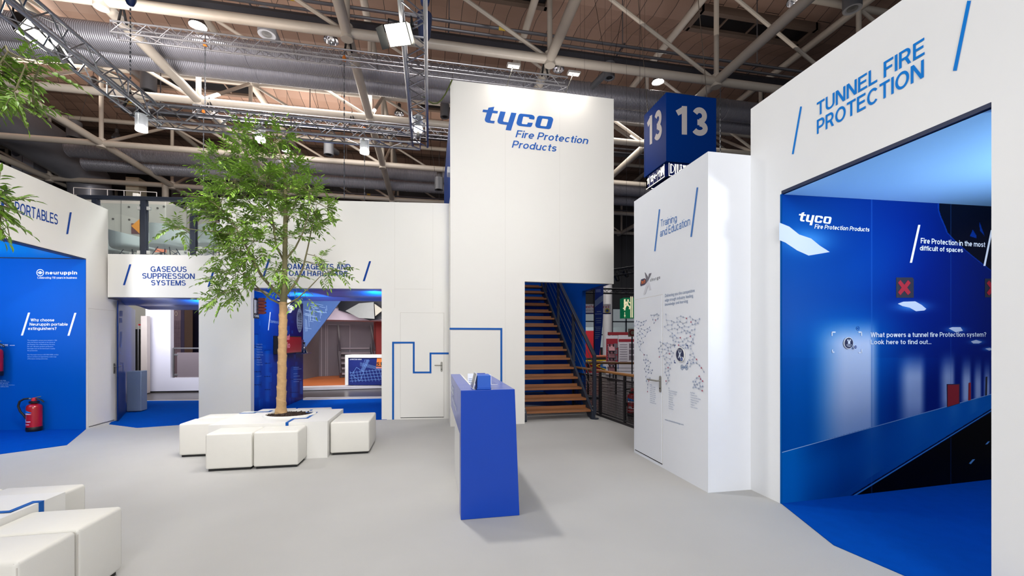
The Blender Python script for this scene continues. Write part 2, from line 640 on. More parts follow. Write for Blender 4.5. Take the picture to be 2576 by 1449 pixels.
def text_frame(mb, P, u, w, body, **k):
    vs, fs, (x0, x1, y0, y1) = any_glyphs(body, **k)
    i = len(mb.v)
    for v in vs:
        mb.v.append(Vector(P) + Vector(u) * ((v.x - x0) / (x1 - x0)) + Vector(w) * ((v.y - y0) / (y1 - y0)) + Vector(u).cross(Vector(w)).normalized() * v.z)
    mb.f += [tuple(i + j for j in f) for f in fs]
    return mb


def ink(name, mb, m, parent):
    return obj(name, mb, m, parent, fix=False)


def pix(pl, pts, off=0.003):
    return [pl.at(x, y, off) for x, y in pts]


def slash(parent, pl, top, bot, wpx, m, off=0.003):
    a = [(top[0], top[1]), (top[0] + wpx, top[1]), (bot[0] + wpx, bot[1]), (bot[0], bot[1])]
    return ink('slash_mark', MB().quad(*pix(pl, a, off)), m, parent)


def polyline_strip(mb, pl, pts, w, off):
    """flat strip of width w along axis-parallel (a,z) points of a plane"""
    for (a0, z0), (a1, z1) in zip(pts, pts[1:]):
        off += .0004
        if abs(a1 - a0) > abs(z1 - z0):
            lo, hi = min(a0, a1) - w / 2, max(a0, a1) + w / 2
            mb.fbox(pl, lo, hi, z0 - w / 2, z0 + w / 2, off * 0.2, off)
        else:
            lo, hi = min(z0, z1) - w / 2, max(z0, z1) + w / 2
            mb.fbox(pl, a0 - w / 2, a0 + w / 2, max(lo, 0.0), hi, off * 0.2, off)
    return mb


LOGO = {}
_t = [(370, 235), (482, 217), (460, 290), (552, 300), (540, 347), (445, 337), (405, 465), (410, 478), (425, 484), (490, 487), (477, 537), (360, 523), (325, 510), (303, 488), (298, 455), (338, 327), (253, 317), (267, 270), (355, 278)]
_y = [(595, 303), (697, 316), (648, 480), (650, 494), (662, 503), (745, 515), (803, 327), (903, 338), (797, 673), (695, 662), (722, 563), (600, 548), (562, 534), (543, 510), (540, 480)]
_cc = [(985, 348), (1195, 370), (1228, 384), (1247, 408), (1250, 430), (1240, 462), (1143, 450), (1147, 425), (1135, 415), (1045, 402), (1030, 412), (1003, 530), (1012, 545), (1095, 553), (1110, 545), (1120, 518), (1215, 525), (1202, 565), (1188, 592), (1165, 605), (960, 583), (928, 570), (907, 545), (902, 520), (940, 385), (955, 360)]
_o = [(1345, 388), (1550, 408), (1580, 420), (1600, 445), (1603, 470), (1570, 590), (1556, 625), (1535, 640), (1510, 645), (1310, 620), (1280, 607), (1262, 582), (1260, 555), (1295, 430), (1305, 408), (1325, 392)]
_oi = [(1400, 440), (1495, 452), (1507, 468), (1475, 580), (1460, 592), (1370, 583), (1357, 570), (1390, 455)]


def logo(pl_src):
    """logo outlines as (u, v) with u 0..1 across the word"""
    if LOGO:
        return LOGO
    def conv(l):
        return [pl_src.sz(1180 + x / 7.576, 240 + y / 7.576) for x, y in l]
    raw = [(conv(_t), []), (conv(_y), []), (conv(_cc), []), (conv(_o), [conv(_oi)])]
    a = [p[0] for o, h in raw for p in o]
    z = [p[1] for o, h in raw for p in o]
    a0, wd, z0 = min(a), max(a) - min(a), min(z)
    LOGO['h'] = (max(z) - z0) / wd
    LOGO['l'] = [([((p[0] - a0) / wd, (p[1] - z0) / wd) for p in o], [[((p[0] - a0) / wd, (p[1] - z0) / wd) for p in q] for q in h]) for o, h in raw]
    return LOGO


def put_logo(mb, P, u, w):
    """P bottom-left, u vector across, w unit-up scaled like u"""
    for o, h in LOGO['l']:
        mb.poly([P + u * a + w * b for a, b in o], [[P + u * a + w * b for a, b in q] for q in h])
    return mb


# ------------------------------------------------------------------ the planes of the stand
LW = Plane((-5.845, 7.08), (-0.054, 1), (1, 0))           # wall of the portables booth
BW = Plane((0.374, 8.47), (-1, 0.112), (0, -1))           # long rear wall, runs from the tower
TW = Plane((0.36, 7.70), (1, 0), (0, -1))                 # tower front
TR = Plane((2.80, 3.86), (0, 1), (-1, 0))                 # training box, face to the plaza
TRS = Plane((2.80, 3.86), (1, 0), (0, -1))                # training box, short side
TU = Plane((3.30, 3.86), (0, -1), (-1, 0))                # tunnel booth wall

# ================================================================== THE SETTING
def floor_mat():
    m = mat('grey_carpet', (183, 182, 180), 0.95, var=0.07, scale=1.3, bump=0.35, bscale=420)
    return m


HALLF = mat('hall_floor', (62, 58, 58), 0.28, var=0.15, scale=2.0)
e0, e1 = fl(1503, 1044), fl(1593, 1076)
ed = (e1 - e0)
b = MB()
b.prism([(-11, -4, -0.012), (5.2, -4, -0.012), (5.2, 1.0, -0.012), (e1 + ed * 1.2).xy.to_3d() + Vector((0, 0, -0.012)), e1.xy.to_3d() + Vector((0, 0, -0.012)),
         e0.xy.to_3d() + Vector((0, 0, -0.012)), (e0 - ed * 0.5).xy.to_3d() + Vector((0, 0, -0.012)), (3.4, 9.3, -0.012), (-1.4, 12.0, -0.012), (-11, 12.9, -0.012)], (0, 0, 0.012))
struct('floor', b, floor_mat(), label='pale grey carpet of the exhibition stand')
struct('floor_hall', MB().box(-34, 44, -8, 37, -0.05, -0.014), HALLF, label='dark shiny floor of the trade fair hall')

# --- ceiling: brown timber planks running away from the camera
cm = bpy.data.materials.new('ceiling_planks')
cm.use_nodes = True
nt = cm.node_tree
pb = nt.nodes['Principled BSDF']
pb.inputs['Roughness'].default_value = 0.6
tc = nt.nodes.new('ShaderNodeTexCoord')
br = nt.nodes.new('ShaderNodeTexBrick')
br.offset = 0.5
br.inputs['Scale'].default_value = 1.0
br.inputs['Brick Width'].default_value = 7.0
br.inputs['Row Height'].default_value = 0.62
br.inputs['Mortar Size'].default_value = 0.012
br.inputs['Color1'].default_value = rgb((164, 134, 118))
br.inputs['Color2'].default_value = rgb((148, 119, 104))
br.inputs['Mortar'].default_value = rgb((40, 30, 28))
mp = nt.nodes.new('ShaderNodeMapping')
mp.inputs['Rotation'].default_value = (0, 0, math.pi / 2)
nz = nt.nodes.new('ShaderNodeTexNoise')
nz.inputs['Scale'].default_value = 0.5
nz.inputs['Detail'].default_value = 6
mx = nt.nodes.new('ShaderNodeMix')
mx.data_type = 'RGBA'
mx.blend_type = 'MULTIPLY'
mx.inputs[0].default_value = 0.4
nt.links.new(tc.outputs['Object'], mp.inputs['Vector'])
nt.links.new(mp.outputs['Vector'], br.inputs['Vector'])
nt.links.new(tc.outputs['Object'], nz.inputs['Vector'])
nt.links.new(br.outputs['Color'], mx.inputs[6])
nt.links.new(nz.outputs['Fac'], mx.inputs[7])
nt.links.new(mx.outputs[2], pb.inputs['Base Color'])
b = MB()
ys = [-8 + 0.6 * i for i in range(76)]
zc = lambda y: 14.75 + 0.3 * math.cos((y - 12.8) / 4.85 * 2 * math.pi)
for a, c in zip(ys, ys[1:]):
    b.quad((-34, a, zc(a)), (44, a, zc(a)), (44, c, zc(c)), (-34, c, zc(c)))
b.box(-34, 44, -8, 37, 15.3, 15.4)
ceil_o = struct('ceiling', b, cm, label='brown timber plank ceiling of the hall', fix=False)
SKY = mat('blacked_out_skylight', (12, 12, 16), 0.3, var=0)
FRAME = mat('skylight_frame', (96, 80, 70), 0.6)
DARKCLAD = mat('dark_cladding', (52, 53, 58), 0.55, var=0.12, scale=0.6)


def skylight(n, x0, x1, y0, y1):
    z = 14.40
    w = struct('window_%d' % n, MB().box(x0, x1, y0, y1, z, z + 0.05), SKY, label='blacked out skylight strip in the timber ceiling')
    f = MB()
    for xx in (x0, x1):
        f.box(xx - .1, xx + .1, y0 - .1, y1 + .1, z - .12, z + .5)
    for yy in (y0, y1):
        f.box(x0, x1, yy - .1, yy + .1, z - .12, z + .5)
    obj('window_frame', f, FRAME, w)
    k = int((x1 - x0) / 1.1)
    for i in range(1, k):
        xx = x0 + (x1 - x0) * i / k
        obj('glazing_bar', MB().box(xx - .03, xx + .03, y0, y1, z - .06, z - 0.002), FRAME, w)


skylight(1, 10.3, 15.6, 14.65, 15.55)
skylight(2, -0.8, 4.4, 14.65, 15.65)
skylight(3, -14.0, -8.8, 23.2, 24.3)
skylight(4, -0.6, 3.4, 22.9, 23.8)

# --- far hall walls
WYF = 33.0
b = MB()
b.box(-34, 10.0, WYF, WYF + .3, 0, 15)
b.box(20.0, 44, WYF, WYF + .3, 0, 15)
b.box(10.0, 20.0, WYF, WYF + .3, 4.2, 15)
b.box(10.0, 20.0, WYF, WYF + .3, 0, 0.9)
fw = struct('wall_far', b, DARKCLAD, label='dark clad end wall of the hall')
g = MB()
for i in range(91):
    x = -33.5 + i * 0.85
    if not 9.9 < x < 20:
        g.box(x, x + .1, WYF - .06, WYF, 0, 15)
    else:
        g.box(x, x + .1, WYF - .06, WYF, 4.3, 15)
obj('cladding_rib', g, DARKCLAD, fw)
struct('wall_side', MB().box(-34.3, -34, -8, 37, 0, 15), DARKCLAD, label='dark clad side wall of the hall')
wn = struct('window_5', MB().box(10.0, 20.0, WYF + .12, WYF + .14, .9, 4.2), GLASS, label='bright hall window band beyond the aisle')
f = MB()
for i in range(9):
    x = 10.0 + i * 1.25
    f.box(x - .05, x + .05, WYF + .05, WYF + .2, .9, 4.2)
for z in (.9, 2.0, 3.1, 4.2):
    f.box(10, 20, WYF + .05, WYF + .2, z - .05, z + .05)
obj('window_frame', f, NAVY_STEEL, wn)
ow = struct('wall_outside', MB().box(4, 30, 42, 42.4, 0, 2.9), mat('pale_facade', (226, 226, 224), .7), label='pale building outside the hall window')
# area light standing in for daylight outside the hall window
area('daylight', (15, 40.0, 7), (15, 33, 2), 1500, 8, 3, (.9, .95, 1))

# --- gallery block of bare concrete with a service walkway behind the stand's balcony
CONC = mat('bare_concrete', (178, 178, 172), 0.85, var=0.22, scale=0.7, bump=0.2, bscale=20)
GY = 21.0
gp = Plane((0, GY), (1, 0), (0, -1))
cxa, cxb = gp.at(150, 600).x, gp.at(417, 600).x
ctop = gp.at(330, 497).z
cw = struct('wall_gallery', MB().box(cxa, cxb, GY, GY + 8, 0, ctop), CONC, bevel=0.03, label='bare concrete gallery block rising behind the balcony')
g = MB()
for z in (ctop - 2.1,):
    g.box(cxa, cxb, GY - .012, GY, z - .015, z + .015)
for xx in (gp.at(305, 560).x,):
    g.box(xx - .012, xx + .012, GY - .012, GY, 3, ctop)
obj('formwork_joint', g, mat('concrete_joint', (120, 120, 116), .9), cw)
g = MB()
for px, py in ((253, 518), (325, 521), (285, 551), (326, 553), (413, 520), (397, 524)):
    p = gp.at(px, py)
    g.lathe([(.045, 0), (.045, .01)], (p.x, GY - .01, p.z), 10, (0, -1, 0), True)
obj('tie_hole', g, mat('concrete_hole', (70, 68, 66), .9), cw)
# sloping concrete flight to its side
g = MB()
sx0, sx1 = cxb + .02, gp.at(560, 600).x
z0, z1 = gp.at(430, 512).z, gp.at(553, 590).z
g.prism([(sx0, GY + 1.6, 0), (sx1 + 3, GY + 1.6, 0), (sx1 + 3, GY + 1.6, z1 - 1.8), (sx1, GY + 1.6, z1), (sx0, GY + 1.6, z0 + .5)], (0, 4, 0))
struct('wall_stairwell', g, mat('grey_concrete', (132, 128, 126), .85, var=.2, scale=.8), label='sloping concrete parapet beside the gallery block')

# ================================================================== STAND WALLS
# --- wall of the portables booth (opening towards the plaza)
def lw_s(px, py):
    return LW.sz(px, py)[0]


sj = lw_s(216, 900)                                  # far jamb of the opening
se = lw_s(272, 560)                                  # end above the fascia
sl = lw_s(296.5, 900)                                # end below the fascia
ztopL = LW.sz(136, 468)[1]
zopL = LW.sz(120, 626)[1]
b = MB()
b.fbox(LW, -3.3, se, zopL, ztopL, -.12, 0)
b.hexa([LW.p(sj + .006, 0), LW.p(se, 0), LW.p(se, 0, -.12), LW.p(sj + .09, 0, -.12)], [LW.p(sj + .006, zopL), LW.p(se, zopL), LW.p(se, zopL, -.12), LW.p(sj + .09, zopL, -.12)])
b.fbox(LW, se, sl, 0, 2.345, -.12, 0)
b.fbox(LW, -3.3, -2.6, 0, zopL, -.12, 0)
wl = struct('wall_left', b, WHITE, label='white stand wall with the PORTABLES lettering')
t = MB()
text_on(t, LW, 'PORTABLES', (37, 535.5), (145, 566), (37, 506), bold=.014)
ink('lettering', t, BLUE_DARK, wl)
slash(wl, LW, (175, 534), (166, 589), 5, BLUE_DARK)
slash(wl, LW, (10, 474), (-6, 552), 8, BLUE_DARK)
g = MB()                                             # edge strip in dark blue under the lintel
g.fbox(LW, -2.6, sj, zopL - .02, zopL - .001, -.12, .002)
obj('lintel_edge', g, mat('dark_blue_edge', (8, 30, 70), .5), wl)

# door in it
def wall_door(pl, a0, a1, z0, z1, nm, lab, hinge=1):
    d = struct(nm, MB().fbox(pl, a0, a1, z0, z1, .0005, .006), WHITE, label=lab, bevel=.0015, segs=1)
    j = MB()
    for (p0, p1, q0, q1) in ((a0 - .006, a0, z0, z1), (a1, a1 + .006, z0, z1), (a0 - .006, a1 + .006, z1, z1 + .006)):
        j.fbox(pl, p0, p1, q0, q1, .0004, .0012)
    obj('door_gap', j, JOINT, d)
    obj('floor_gap', MB().fbox(pl, a0, a1, z0 - .012, z0, .0004, .003), BLACK, d)
    return d


def lever(door, pl, px_plate, py0, py1, px_end, py_l):
    """escutcheon plate with a lever handle and a cylinder keyhole"""
    a = pl.sz(px_plate, (py0 + py1) / 2)[0]
    zt, zb = pl.sz(px_plate, py0)[1], pl.sz(px_plate, py1)[1]
    zl = pl.sz(px_plate, py_l)[1]
    ae = pl.sz(px_end, py_l)[0]
    w = .02
    pts = []
    for k in range(9):
        th = math.pi * k / 8
        pts.append(pl.p(a + w * math.cos(th), zt - w + w * math.sin(th), .007))
    for k in range(9):
        th = math.pi + math.pi * k / 8
        pts.append(pl.p(a + w * math.cos(th), zb + w + w * math.sin(th), .007))
    obj('handle_plate', MB().prism(pts, pl.n * .009), STEEL, door)
    sg = 1 if ae > a else -1
    ln = max(.11, abs(ae - a))
    P = [pl.p(a, zl, .012), pl.p(a, zl, .05), pl.p(a + sg * .012, zl, .062), pl.p(a + sg * .04, zl, .064), pl.p(a + sg * ln, zl, .06)]
    obj('handle', MB().tube(P, .0105, 10), STEEL, door, smooth=True)
    obj('keyhole', MB().lathe([(.009, 0), (.009, .004)], pl.p(a, zb + .05, .016), 10, pl.n, True), BLACK, door)


a0, zt = LW.sz(223, 776)
a1 = LW.sz(287, 778)[0]
d1 = wall_door(LW, a0, a1, .035, zt, 'door_1', 'flush white door in the wall beside the portables booth')
lever(d1, LW, 285.5, 914, 940, 294, 922)

# --- rear wall: fascia over the gaseous booth, foam booth opening, service door
def bw_s(px, py=800):
    return BW.sz(px, py)[0]


s_f0, s_f1 = bw_s(960), bw_s(631)
s_g0 = bw_s(500)
s_b = bw_s(553, 570)
s_end = bw_s(271, 690)
zF = BW.sz(800, 725)[1]
zG = BW.sz(400, 748)[1]
zT = BW.sz(900, 506)[1]
zB = BW.sz(420, 641)[1]
b = MB()
b.fbox(BW, -.0, s_f0, 0, zT, -.12, 0)
b.fbox(BW, s_f0, s_f1, zF, zT, -.12, 0)
b.fbox(BW, s_f1, s_b, 0, zT, -.12, 0)
b.fbox(BW, s_b, s_g0, 0, zB, -.12, 0)
b.fbox(BW, s_g0, s_end, zG, zB, -.12, 0)
wb = struct('wall_back', b, WHITE, label='long white rear wall of the stand with booth openings')
t = MB()
text_on(t, BW, 'GASEOUS', (379, 684), (470, 684.5), (379, 670), bold=.02)
text_on(t, BW, 'SUPPRESSION', (358, 701), (490, 702), (358, 687), bold=.02)
text_on(t, BW, 'SYSTEMS', (380.5, 718), (467.5, 718.5), (380.5, 704.5), bold=.02)
text_on(t, BW, 'FOAM AGENTS AND', (712, 677.5), (882, 678.5), (712, 663), bold=.02)
text_on(t, BW, 'FOAM HARDWARE', (716, 694), (875, 695.5), (716, 680.5), bold=.02)
ink('lettering', t, BLUE_DARK, wb)
slash(wb, BW, (325.5, 665), (309.5, 717.5), 5.2, BLUE_DARK)
slash(wb, BW, (538, 671), (522, 722), 5.2, BLUE_DARK)
slash(wb, BW, (675.5, 649), (659, 700.5), 5.2, BLUE_DARK)
slash(wb, BW, (928.5, 657), (912.5, 707.5), 5.2, BLUE_DARK)
ln = MB()
polyline_strip(ln, BW, [BW.sz(*p) for p in ((989, 1060), (989, 862), (1041, 862), (1041, 937), (1083, 937), (1083, 889), (1131, 889))], .036, .009)
obj('line_graphic', ln, BLUE_LINE, wb, fix=True)
j = MB()
for (x0, y0, x1, y1) in ((993, 727, 1088, 728),):
    p, q = BW.sz(x0, y0), BW.sz(x1, y1)
    j.fbox(BW, min(p[0], q[0]), max(p[0], q[0]), p[1] - .002, p[1] + .002, 0, .001)
for px in (1089, 993):
    a = bw_s(px)
    j.fbox(BW, a - .0015, a + .0015, 2.2, zT - .02, 0, .001)
obj('panel_seam', j, JOINT, wb)
a0, a1 = bw_s(1116.5), bw_s(1007.5)
d2 = wall_door(BW, a0, a1, .04, BW.sz(1010, 787)[1], 'door_2', 'flush white service door with blue line graphic in the rear wall')
lever(d2, BW, 1111, 910, 935, 1094, 918.5)

# --- tower
zS = TW.sz(1430, 711)[1]
zTop = TW.sz(1340, 225)[1]
sx = TW.sz(1320, 800)[0]
sw = TW.sz(1544, 500)[0]
b = MB()
b.fbox(TW, 0, sx, 0, zS, -.1, 0)
b.fbox(TW, .03, sw, zS, zTop, -.1, 0)
b.fbox(TW, 0, .03, zS, zTop, -.1, 0)
wt = struct('wall_tower', b, WHITE, label='tall white front of the stair tower')
b = MB()
b.box(.40, .47, 7.802, 12.4, 2.6, zTop)
b.box(3.36, 3.48, 7.802, 12.4, zS, zTop)
b.box(3.36, 3.44, 9.0, 12.4, 0, zS)
b.box(.47, 3.36, 12.3, 12.4, 0, zTop)
struct('wall_tower_side', b, BLUE, label='blue side walls of the stair tower')
b = MB()
b.box(.36, .47, 7.802, 8.36, 0, 4.2)
struct('wall_tower_return', b, WHITE, label='narrow white return between tower and rear wall')
LOGOd = logo(TW)
t = MB()
hh = LOGOd['h']
P0 = TW.at(1180 + 253 / 7.576, 240 + 673 / 7.576, .003)
lo = [TW.sz(1180 + x / 7.576, 240 + y / 7.576) for l in (_t, _y, _cc, _o) for x, y in l]
a0, a1, z0 = min(p[0] for p in lo), max(p[0] for p in lo), min(p[1] for p in lo)
put_logo(t, TW.p(a0, z0, .003), TW.d * (a1 - a0), Vector((0, 0, a1 - a0)))
text_on(t, TW, 'Fire Protection', (1296.3, 345.5), (1480, 363), (1296.3, 327), bold=.02, shear=.22)
text_on(t, TW, 'Products', (1287, 371.5), (1400.5, 382), (1287, 353), bold=.02, shear=.22)
ink('lettering', t, mat('tower_blue_vinyl', (24, 92, 178), .35, var=0), wt)
ln = MB()
polyline_strip(ln, TW, [TW.sz(*p) for p in ((1133.5, 827), (1261, 828), (1261, 1066))], .036, .009)
obj('line_graphic', ln, BLUE_LINE, wt)
j = MB()
for px in (1408,):
    a = TW.sz(px, 500)[0]
    j.fbox(TW, a - .0012, a + .0012, zS, zTop, 0, .0008)
a = TW.sz(1271, 500)[0]
j.fbox(TW, a - .0012, a + .0012, 0, zTop, 0, .0008)
obj('panel_seam', j, JOINT, wt)

# --- training box
zTr = TR.sz(1700, 436)[1]
sTr = TR.sz(1595, 800)[0]
b = MB()
b.box(2.80, 3.42, 3.86, 3.86 + sTr, 0, zTr)
wr = struct('wall_training', b, mat('training_white', (228, 231, 237), .5, var=.012), label='white box wall with the Training and Education lettering')
t = MB()
text_on(t, TR, 'Training', (1662.5, 570.5), (1703, 557), (1662.5, 553), bold=.006)
text_on(t, TR, 'and Education', (1661, 596.5), (1736.5, 566), (1661, 577.5), bold=.006)
ink('lettering', t, BLUE_TEXT, wr)
slash(wr, TR, (1658, 526.5), (1646, 632), 3.4, BLUE_TEXT)
slash(wr, TR, (1753, 471.5), (1737, 596), 4, BLUE_TEXT)
t = MB()
text_on(t, TR, 'Delivering you the competitive', (1673.5, 750), (1748, 737), (1673.5, 740))
text_on(t, TR, 'edge trough industry leading', (1673.5, 761.5), (1744, 750), (1673.5, 751.5))
text_on(t, TR, 'knowledge and learning', (1673.5, 772), (1731, 763), (1673.5, 762.5))
text_on(t, TR, 'www.onlinetechxchange.com', (1673, 1058), (1720.5, 1072), (1673, 1052.5))
ink('body_lettering', t, BLUE_PALE, wr)
lists = [(1636, 969, 36, ['Americas', '/ Cranston, RI, USA', '/ Lansdale, PA, USA', '/ Dallas, TX, USA', '/ Lexington, OH, USA', '/ Marinette, WI, USA', '/ Mexico City, Mexico', '/ Houston, TX, USA', '/ Toronto, Canada', '/ Westminster, MA, USA'], 16, 4.9),
         (1683, 978, 36, ['EMEA', '/ Dubai, United Arab Emirates', '/ Enschede, The Netherlands', '/ Madrid, Spain', '/ Manchester, UK', '/ Milan, Italy', '/ Malmo, Sweden', '/ Neuruppin, Germany', '/ Paris, France', '/ Prague, Germany'], 22, 5.6),
         (1738, 989, 36, ['Asia Pacific', '/ Bangalore, India', '/ Christchurch, New Zealand', '/ Melbourne, Australia', '/ Shanghai, China', '/ Singapore', '/ Sydney, Australia'], 26, 6.0)]
t = MB()
for x, y, _, rows, wmax, dy in lists:
    mlen = max(len(r) for r in rows)
    for k, rw in enumerate(rows):
        yy = y + k * dy
        w = wmax * len(rw) / mlen
        sl_ = (yy - CY) / (x - 1082)
        text_on(t, TR, rw, (x, yy), (x + w, yy + w * sl_), (x, yy - dy * .62), off=.008)
ink('list_lettering', t, BLUE_PALE, wr)
# logo: badge, crossing strokes, word
t = MB()
t.poly(pix(TR, [(1613, 703), (1622, 700), (1626, 703), (1627, 711), (1622, 716.5), (1612, 720), (1611, 716)]))
ink('logo_badge', t, mat('badge_navy', (44, 38, 74), .5), wr)
t = MB()
text_on(t, TR, 'tech', (1614, 715.5), (1624, 712), (1614, 705), off=.0045, bold=.03)
ink('logo_word', t, mat('badge_orange', (232, 118, 30), .5), wr)
t = MB()
t.poly(pix(TR, [(1622.5, 685), (1625, 686.5), (1631.5, 698), (1633, 688.5), (1639.5, 686.5), (1631, 706.5), (1627, 710)], .004))
ink('logo_cross', t, mat('cross_grey', (104, 100, 112), .5), wr)
t = MB()
t.poly(pix(TR, [(1630.5, 707), (1634, 712), (1638.5, 729), (1634, 729.5), (1631, 719), (1624, 739), (1619, 741), (1627.5, 711)], .004))
ink('logo_cross', t, mat('cross_pale', (206, 206, 214), .5), wr)
t = MB()
text_on(t, TR, 'change', (1636, 711), (1661, 703.5), (1636, 700.5), track=1.25)
ink('logo_word', t, mat('word_grey', (70, 70, 78), .5), wr)
# world map drawn as a net of rings and lines
def inpoly(x, y, P):
    c = False
    for i in range(len(P)):
        (x1, y1), (x2, y2) = P[i], P[i - 1]
        if (y1 > y) != (y2 > y) and x < (x2 - x1) * (y - y1) / (y2 - y1) + x1:
            c = not c
    return c


LANDS = [[(50, 270), (80, 215), (190, 210), (160, 260), (170, 320), (230, 285), (240, 325), (180, 390), (160, 460), (110, 510), (170, 600), (120, 545), (90, 460), (85, 390), (100, 300)],
         [(165, 600), (200, 605), (240, 690), (262, 775), (235, 865), (208, 940), (205, 1020), (185, 850), (170, 760), (160, 660)],
         [(245, 150), (280, 155), (315, 135), (335, 150), (325, 190), (280, 240)],
         [(415, 140), (420, 205), (480, 215), (540, 180), (585, 160), (650, 185), (690, 165), (800, 190), (780, 240), (745, 310), (740, 370), (730, 470), (670, 525), (610, 530), (560, 490), (500, 490), (460, 390), (440, 320), (400, 280)],
         [(350, 455), (430, 465), (500, 490), (500, 580), (480, 690), (455, 830), (450, 895), (420, 935), (405, 800), (400, 650), (340, 625), (330, 530)],
         [(700, 530), (690, 600), (680, 660), (690, 735), (730, 690), (820, 750), (850, 795)],
         [(725, 905), (765, 865), (795, 845), (835, 900), (835, 960), (830, 1010), (790, 985), (725, 975)]]
dots, net, reds = MB(), MB(), MB()
mr = random.Random(3)
for P in LANDS:
    nodes = [(x, y) for x, y in P]
    xs, ys_ = [p[0] for p in P], [p[1] for p in P]
    for _ in range(900):
        x, y = mr.uniform(min(xs), max(xs)), mr.uniform(min(ys_), max(ys_))
        if inpoly(x, y, P) and all(math.hypot((x - a) * 1.25, y - b_) > 34 for a, b_ in nodes):
            nodes.append((x, y))
    N3 = [TR.sz(1585 + x / 4.53, 760 + y / 4.53) for x, y in nodes]
    for i, (x, y) in enumerate(nodes):
        near = sorted(range(len(nodes)), key=lambda k: (nodes[k][0] - x) ** 2 + (nodes[k][1] - y) ** 2)[1:4]
        for k in near:
            if k > i or mr.random() < .25:
                p, q = N3[i], N3[k]
                if math.hypot(nodes[k][0] - x, nodes[k][1] - y) > 75:
                    continue
                dv = Vector((q[0] - p[0], q[1] - p[1])).normalized() * .0011
                net.quad(TR.p(p[0] - dv.y, p[1] + dv.x, .0078), TR.p(p[0] + dv.y, p[1] - dv.x, .0078), TR.p(q[0] + dv.y, q[1] - dv.x, .0078), TR.p(q[0] - dv.y, q[1] + dv.x, .0078))
        rr = .0095
        tgt = reds if mr.random() < .09 else dots
        ring = lambda r: [TR.p(N3[i][0] + r * math.cos(2 * math.pi * k / 10), N3[i][1] + r * math.sin(2 * math.pi * k / 10), .0086) for k in range(10)]
        tgt.poly(ring(rr), [] if tgt is reds else [ring(rr * .62)])
mblue = mat('map_blue', (86, 112, 158), .5, var=0)
ink('map_line', net, mat('map_line_blue', (128, 148, 184), .5, var=0), wr)
ink('map_ring', dots, mblue, wr)
ink('map_marker', reds, mat('map_red', (168, 50, 84), .5, var=0), wr)
# focus brackets on the map
t = MB()
def bracket(mb, pl, x, y, dx, dy, w, off=.004):
    a, z = pl.sz(x, y)
    a2 = pl.sz(x + dx, y)[0]
    z2 = pl.sz(x, y + dy)[1]
    for (p0, p1, q0, q1) in ((a, a2, z, z + w * (1 if z2 > z else -1)), (a, a + w * (1 if a2 > a else -1), z, z2)):
        mb.quad(pl.p(p0, q0, off), pl.p(p1, q0, off), pl.p(p1, q1, off), pl.p(p0, q1, off))
for x, y, dx, dy in ((1696.5, 913.5, 4, -8), (1731.5, 916, -4, -8), (1697, 867, 3, 7), (1731.5, 867.5, -5, 7)):
    bracket(t, TR, x, y, dx, dy, .011)
ink('focus_bracket', t, mat('bracket_blue', (70, 96, 160), .5, var=0), wr)
t = MB()
for px in (1716.5, 1727.5):
    a, z = TR.sz(px, 924)
    ring = lambda r: [TR.p(a + r * math.cos(2 * math.pi * k / 14), z + r * math.sin(2 * math.pi * k / 14), .004) for k in range(14)]
    t.poly(ring(.03), [ring(.024)])
    t.quad(*[TR.p(a + dx * .012, z + dz * .012, .004) for dx, dz in ((-1, -1), (1, -1), (1, 1), (-1, 1))])
a, z = TR.sz(1721.8, 924)
t.quad(*[TR.p(a + dx * .016, z + dz * .016, .004) for dx, dz in ((-1, 0), (0, -1), (1, 0), (0, 1))])
ink('map_icon', t, BLUE_PALE, wr)
a0, zt = TR.sz(1598, 755)
a1 = TR.sz(1666.5, 800)[0]
d3 = wall_door(TR, min(a0, a1), max(a0, a1), .05, zt, 'door_3', 'flush white door printed with the world map, steel lever handle')
d3.data.materials[0] = MATS['training_white']
lever(d3, TR, 1663, 945.5, 987, 1639, 958)

# --- tunnel booth wall with its opening
zOp = TU.sz(2200, 381)[1]
zTu = TU.sz(2000, 194)[1]
aj = TU.sz(1967, 900)[0]
an = TU.sz(2494, 700)[0]
b = MB()
b.hexa([TU.p(0, 0), TU.p(aj - .006, 0), TU.p(aj - .05, 0, -.12), TU.p(0, 0, -.12)], [TU.p(0, zOp), TU.p(aj - .006, zOp), TU.p(aj - .05, zOp, -.12), TU.p(0, zOp, -.12)])
b.fbox(TU, 0, 6.5, zOp, zTu, -.12, 0)
b.fbox(TU, an, 6.5, 0, zOp, -.12, 0)
wu = struct('wall_right', b, mat('tunnel_white', (238, 239, 240), .5, var=.012), label='white booth wall with the TUNNEL FIRE PROTECTION lettering')
t = MB()
text_on(t, TU, 'TUNNEL FIRE', (2055.5, 293), (2327, 137), (2055.5, 259), bold=.02)
text_on(t, TU, 'PROTECTION', (2055.5, 338), (2325, 194), (2055.5, 302.5), bold=.02)
ink('lettering', t, BLUE_SKY, wu)
slash(wu, TU, (2013.5, 268), (1992.5, 388), 4.5, BLUE_SKY)
slash(wu, TU, (2434, 2), (2398, 178), 9.5, BLUE_SKY)
obj('lintel_edge', MB().fbox(TU, aj + .002, an - .002, zOp - .03, zOp - .001, -.12, .002), MATS['dark_blue_edge'], wu)

# ================================================================== BOOTH INTERIORS
FABRIC = mat('stretch_fabric_light', (134, 190, 242), .42, var=.01, spec=.3)
FABRIC_B = mat('stretch_fabric_blue', (14, 140, 226), .38, var=.01, spec=.15)
FABRIC_G = mat('stretch_ceiling_gloss', (0, 84, 186), .3, var=.01, spec=.4)


